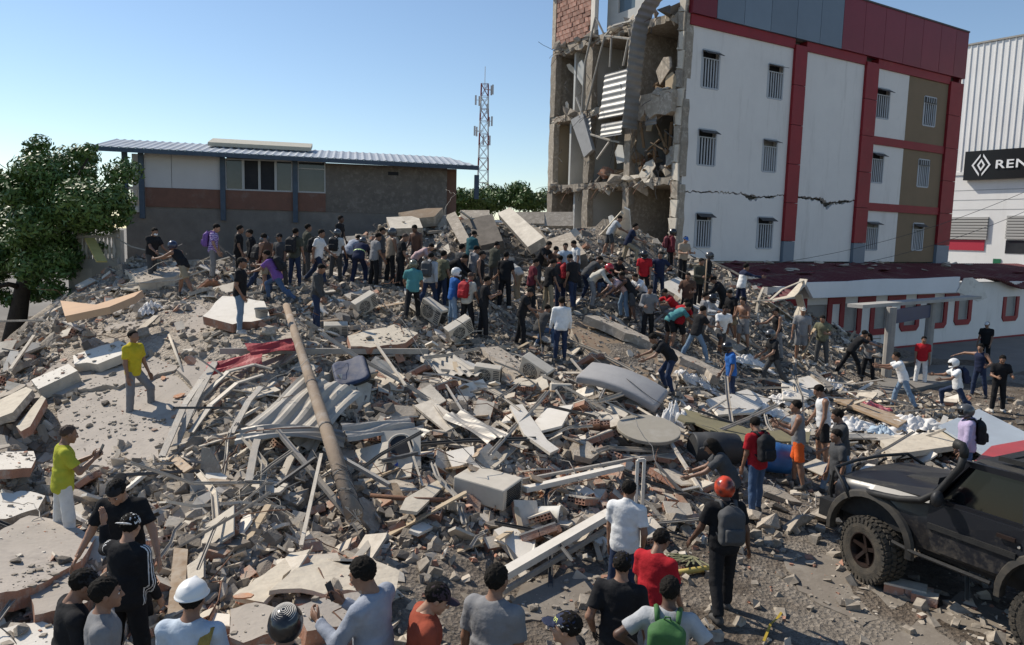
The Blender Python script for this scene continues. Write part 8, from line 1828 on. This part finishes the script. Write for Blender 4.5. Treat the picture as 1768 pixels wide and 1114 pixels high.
# cloths
def cloth_patch(px, py, Lx, Ly, m, label, seed, amp=.12, yaw=0., up=.12):
    rg = np.random.default_rng(seed); p = hit(px, py); n = 34; V = []
    ph = rg.uniform(0, 6, 10)
    for j in range(n + 1):
        for i in range(n + 1):
            a_, b_ = i / n - .5, j / n - .5; r_ = math.hypot(a_, b_) * 2; th = math.atan2(b_, a_); e = 1 + .22 * math.sin(3 * th + ph[0]) + .12 * math.sin(7 * th + ph[1])
            x = a_ * Lx * e; y = b_ * Ly * e; X = p.x + x * math.cos(yaw) - y * math.sin(yaw); Y = p.y + x * math.sin(yaw) + y * math.cos(yaw)
            h_ = amp * (abs(math.sin(a_ * 13 + ph[2] + 2 * math.sin(b_ * 7 + ph[3]))) * .6 + abs(math.sin(b_ * 17 + ph[4] + 2.2 * math.sin(a_ * 9 + ph[5]))) * .5 + .25 * math.sin(a_ * 31 + b_ * 23 + ph[6])) * (1.1 - r_ * .55)
            V.append((X - p.x, Y - p.y, gz(X, Y) - p.z + up * max(0, 1.1 - r_) + h_ + .02))
    F = [(j * (n + 1) + i, j * (n + 1) + i + 1, (j + 1) * (n + 1) + i + 1, (j + 1) * (n + 1) + i) for j in range(n) for i in range(n)]
    o = ob('cloth', mesh('cloth', V, F, m, True), loc=p); tag(o, label, 'cloth', 'cloths thrown on the debris'); return o
M_clw = mat('white_cloth', (.74, .72, .69), (.62, .60, .57), 3, .9, .3, 25); M_clr = mat('red_cloth', (.45, .03, .06), (.60, .30, .30), 7, .9); M_clb = mat('paleblue_cloth', (.34, .45, .55), (.48, .55, .6), 5, .9)
cloth_patch(1575, 742, 1.9, 1.1, M_clw, 'biggest crumpled white sheet beside the blue grey panel', 1, .2, .2); cloth_patch(1500, 712, 1.0, .6, M_clr, 'crumpled red patterned cloth', 2, .16); cloth_patch(1470, 742, 1.3, .7, M_clw, 'white sheet below the red cloth', 3, .15); cloth_patch(1522, 752, .7, .5, M_clb, 'pale blue cloth beside the biggest white sheet', 4, .12)
cloth_patch(1310, 715, 1.3, .6, M_clw, 'white sheet beside the royal blue tee', 5, .2); cloth_patch(1160, 750, .7, .5, M_clw, 'white bag above the round table top', 6, .3, 0, .3); cloth_patch(1295, 635, 1.1, .6, M_clw, 'white sheet below the shirtless man in shorts', 7, .15); cloth_patch(1430, 676, .9, .5, M_clw, 'white sheet beside the wooden plank', 8, .2); cloth_patch(1215, 668, .8, .5, M_clw, 'white sheet behind the mattress end', 9, .15); cloth_patch(258, 540, .5, .5, M_clw, 'torn grey white rag on the tilted slab', 10, .15); cloth_patch(1360, 700, 1.0, .5, M_clw, 'white sheet behind the orange shorts', 11, .2); cloth_patch(1180, 655, .6, .4, M_clw, 'white rag beside the brown slab', 12, .12)
# kerb stones and bricks by the car
for k, (x, y, s) in enumerate(((1330, 912, .5), (1372, 915, .62), (1425, 905, .6), (1466, 896, .5), (1300, 900, .4))):
    p = hit(x, y); M = Matrix.Translation((p.x, p.y, p.z + .1)) @ Matrix.Rotation(R(25 + 12 * k), 4, 'Z') @ Matrix.Diagonal((s * 1.3, s * .8, s * .75, 1)); o = ob('kerb_stone', chunks[[1, 2, 4, 5, 7][k]], mw=M); tag(o, ['second broken kerb stone from the car wheel, below the red tee', 'flat broken kerb stone below the orange shorts', 'broken kerb stone beside the slate tee', 'broken kerb stone touching the car tyre side', 'broken kerb stone farthest from the car wheel'][k], 'kerb stone', 'broken kerb stones in front of the car')
for k, (x, y, a_, s) in enumerate(((1562, 1028, -.55, 1.05), (1596, 1042, -.6, 1.05), (1590, 1075, .4, .35))):
    p = hit(x, y); o = ob('hollow_brick', frag_mes[0] if k == 0 else brick_mes[0], mw=Matrix.Translation((p.x, p.y, p.z + .07)) @ Matrix.Rotation(a_, 4, 'Z') @ Matrix.Diagonal((s * (.8 if k == 0 else 1), s * (.6 if k == 0 else 1), s, 1))); tag(o, ['plaster topped hollow brick lying beside the car', 'bare hollow brick lying beside the car', 'small brick bit lying beside the car'][k], 'brick')
tp = [hz(1352, 1058, .03), hz(1342, 1075, .05), hz(1330, 1085, .03), hz(1325, 1100, .06), hz(1318, 1116, .03)]; mb = MB()
for i in range(4): mb.bar(tp[i] - tp[0], tp[i + 1] - tp[0], .03, .006, ((.3, -.4, .6)[i % 3], .2, 1))
tag(mb.build('caution_tape', [mat('tape_yellow', (.50, .36, .04), (.38, .26, .04), 8, .5)], loc=tp[0]), 'crumpled yellow caution tape on the ground', 'tape')
pf = hz(1195, 970, .05); E = empty('palm_frond', pf); tag(E, 'dry palm frond lying on the ground beside the dark backpack', 'frond')
for k in range(22):
    a_ = R(180 + k * 5 + 9 * math.sin(k * 2.7)); L = .4 + .18 * math.sin(k * 1.9); MB().bar((0, 0, .02), (math.cos(a_) * L, math.sin(a_) * L * .8, .06), .025, .006).build('leaflet', [mat('dry_leaf', (.16, .165, .09), (.24, .225, .13), 5, .8)], E)
# ---- things in hands
def hand_world(i, c): J, FT = PJ[i]; return FT @ Vector(J[c + 'wr'] + J[c + 'hd'] * .11)
def idx(t): return next(i for i, q in enumerate(PEOPLE) if t in q[13])
for t in ('holding a phone',):
    for i, q in enumerate(PEOPLE):
        if t in q[13]:
            p = hand_world(i, 'r') + Vector((0, 0, .03)); o = ob('phone', MB().box((0, 0, 0), (.036, .005, .075)).mesh('phone', [M_black]), mw=Matrix.Translation(p) @ Matrix.Rotation(-R(q[3]), 4, 'Z') @ Matrix.Rotation(R(-25), 4, 'X')); tag(o, 'phone held by the ' + q[13].split(' and ')[0].split(' holding')[0], 'phone')
i = idx('digging with a shovel'); p = hand_world(i, 'r'); q_ = hand_world(i, 'l'); E = empty('shovel', q_); tag(E, 'long handled shovel held by the digging man', 'shovel')
dd = Vector((.12, -.3, -.95)).normalized(); MB().tube([Vector() - dd * .5, dd * .75], .016, 6).build('handle', [M_wood], E, True); MB().bar(dd * .75, dd * 1.0, .2, .01, (1, 0, 0)).build('blade', [M_metal], E)
i = idx('long stick'); p = hand_world(i, 'r'); tubes([p + Vector((0, 0, -1.0)), p + Vector((.02, 0, .6))], .02, M_wood, 'stick', 'upright wooden stick held by the man in dark jacket', 'stick', None, 6)
i = idx('wooden plank'); p = hand_world(i, 'r'); beam(p + Vector((-.3, -.1, -.75)), p + Vector((.1, 0, .15)), .16, .03, mat('pale_wood', (.5, .4, .28)), 'plank', 'pale plank held by the olive grey tee man', 'plank')
p = (hand_world(idx('pass a block'), 'r') + hand_world(idx('taking a block'), 'r')) / 2; o = ob('block', chunks[1], mw=Matrix.Translation(p) @ Matrix.Diagonal((.45, .28, .22, 1))); tag(o, 'grey block passed between the man in black and the white tee', 'block')
i = idx('big man in black tee'); p = hand_world(i, 'l'); beam(p + Vector((-.55, .1, -.45)), p, .04, .04, M_wood, 'wooden_handle', 'wooden tool handle held by the big man in black', 'handle')
i = idx('coiled rope'); J, FT = PJ[i]; E = empty('rope', mw=FT @ m4(J['Mc'], J['waist'])); tag(E, 'coiled yellow rope slung over the shoulder of the worker in hard hat', 'rope')
M_rope = mat('rope', (.38, .27, .07), (.28, .19, .05), 30, .9)
for k in range(7):
    o_ = .012 * k; P = [Vector((.13 + o_ * .6, .09, .20)), Vector((.125 + o_, .03, .345)), Vector((.12 + o_, -.06, .345 + .004 * k)), Vector((.11 + o_, -.14, .25)), Vector((.09 + o_ * 1.3, -.155 - .004 * k, .1)), Vector((.05 + o_ * 1.6, -.15, -.08 - .02 * k))]; MB().tube(P, .009, 6).build('rope_strand', [M_rope], E, True)
# thin cables over the heap
for k, P in enumerate(([(720, 600, 1.2), (790, 615, .9), (860, 632, .5)], [(640, 520, .4), (700, 600, .6), (760, 690, .4)], [(1140, 480, .6), (1240, 560, 1.2), (1330, 610, .4)], [(985, 600, .3), (1080, 700, .6), (1180, 740, .3)], [(1180, 690, .4), (1290, 730, .7), (1450, 720, .4)], [(540, 830, .5), (600, 870, .2), (700, 905, .15), (760, 900, .1)])):
    Q = [hz(*q) for q in P]; A = np.array([tuple(v) for v in Q]); t = np.linspace(0, 1, 12); tt = np.linspace(0, 1, len(Q)); Pp = [Vector([np.interp(s, tt, A[:, j]) for j in range(3)]) - Vector((0, 0, .25 * math.sin(math.pi * ((s * (len(Q) - 1)) % 1)) * .4)) for s in t]
    tubes(Pp, .009, M_gdark, 'cable', ['cable hanging in front of the digging man', 'cable draped past the cream wall slab', 'cable along the grey concrete strip', 'cable across the mattress', 'cable over the khaki tarpaulin', 'loose hose curling from the fallen pole end'][k], 'cable', 'loose cables over the heap', 5)

# crumbs and dust lying on top of the big slabs
def crumbs(n, m, smin, smax, seed, name, label):
    rg = np.random.default_rng(seed); r2 = random.Random(seed); X = []
    ar = []
    for c, nn, u, v, P in SLABS: ar.append(abs(sum(P[i][0] * P[(i + 1) % len(P)][1] - P[(i + 1) % len(P)][0] * P[i][1] for i in range(len(P)))) / 2)
    for (c, nn, u, v, P), a in zip(SLABS, ar):
        k = int(n * a / sum(ar)); x0, x1 = min(p[0] for p in P), max(p[0] for p in P); y0, y1 = min(p[1] for p in P), max(p[1] for p in P); t = 0
        cl = [(r2.uniform(x0, x1), r2.uniform(y0, y1)) for _ in range(max(3, k // 14))]
        while k > 0 and t < 20000:
            t += 1; q = r2.choice(cl); a_, b_ = q[0] + r2.gauss(0, .28), q[1] + r2.gauss(0, .28)
            if inpoly(a_, b_, P): X.append(tuple(c + u * a_ + v * b_)); k -= 1
    n = len(X); X = np.array(X); cube = np.array([(a, b, c) for a in (-.5, .5) for b in (-.5, .5) for c in (-.5, .5)]); D = cube[None] + rg.uniform(-.22, .22, (n, 8, 3)); s = (smin + (smax - smin) * rg.random(n) ** 4)[:, None] * np.stack([np.ones(n), rg.uniform(.5, 1, n), rg.uniform(.25, .6, n)], 1); D *= s[:, None, :]
    a = rg.uniform(0, 6.283, n); ca, sa = np.cos(a), np.sin(a); D = np.stack([D[..., 0] * ca[:, None] - D[..., 1] * sa[:, None], D[..., 0] * sa[:, None] + D[..., 1] * ca[:, None], D[..., 2]], -1) + X[:, None, :] + np.array([0, 0, 1]) * (s[:, 2] * .3)[:, None, None]
    Fq = np.array([(0, 1, 3, 2), (4, 6, 7, 5), (0, 4, 5, 1), (2, 3, 7, 6), (0, 2, 6, 4), (1, 5, 7, 3)]); F = (Fq[None] + (np.arange(n) * 8)[:, None, None]).reshape(-1, 4)
    tag(ob(name, mesh(name, D.reshape(-1, 3), F, m)), label, 'debris', kind='stuff')
for c, nn, u, v, P in SLABS:      # a few bigger pieces thrown on the slabs
    a_ = abs(sum(P[i][0] * P[(i + 1) % len(P)][1] - P[(i + 1) % len(P)][0] * P[i][1] for i in range(len(P)))) / 2
    for _ in range(int(a_ * 1.3) + 1):
        w_ = rr.choice(P); f_ = rr.uniform(.2, .95); x, y = w_[0] * f_, w_[1] * f_; p = c + u * x + v * y; kd = rr.random(); sc = rr.uniform(.1, .26)
        if any((p.x - q[0]) ** 2 + (p.y - q[1]) ** 2 < .2 for q in STAND): continue
        me_, nm, lb, ct, gr = (rr.choice(chunks), 'concrete_lump', 'grey broken concrete lump on a slab', 'concrete', 'concrete lumps strewn over the heap') if kd < .5 else (rr.choice(tiles), 'tile_shard', 'grey beige tile shard on a slab', 'tile', 'tile shards strewn over the heap') if kd < .8 else (rr.choice(shard_clay), 'clay_shard', 'orange clay shard on a slab', 'shard', 'clay shards strewn over the heap and street')
        o = ob(nm, me_, mw=Matrix.Translation(p + nn * sc * .15) @ (Zv.rotation_difference(nn).to_matrix() @ Matrix.Rotation(rr.uniform(0, 6), 3, 'Z')).to_4x4() @ Matrix.Diagonal((sc, sc * .8, sc * .7, 1))); tag(o, lb + ' by ' + near_what(p.x, p.y), ct, gr)
crumbs(3600, M_fc, .010, .085, 21, 'slab_crumbs', 'grey crumbs and dust lumps lying on the broken slabs')
crumbs(700, M_fp, .010, .07, 22, 'slab_plaster_chips', 'pale plaster chips lying on the broken slabs')
crumbs(600, M_fb, .010, .06, 23, 'slab_clay_chips', 'red clay chips lying on the broken slabs')

# slack power cables past the tall building
for k, (p, q, sag) in enumerate(((at(1165, 468, 29), at(1800, 318, 30), .8), (at(1180, 478, 29), at(1800, 352, 30), .9), (at(-20, 262, 26), at(40, 290, 27), .3), (at(830, 322, 90), at(960, 328, 90), .6))):
    P = [p.lerp(q, t / 14) - Vector((0, 0, sag * 4 * (t / 14) * (1 - t / 14))) for t in range(15)]
    tubes(P, .011 if k < 3 else .05, M_gdark, 'power_cable', ['upper slack cable passing the white building', 'lower slack cable passing the white building', 'short cable above the big leafy tree', 'distant cable beside the mast'][k], 'cable', None, 4)
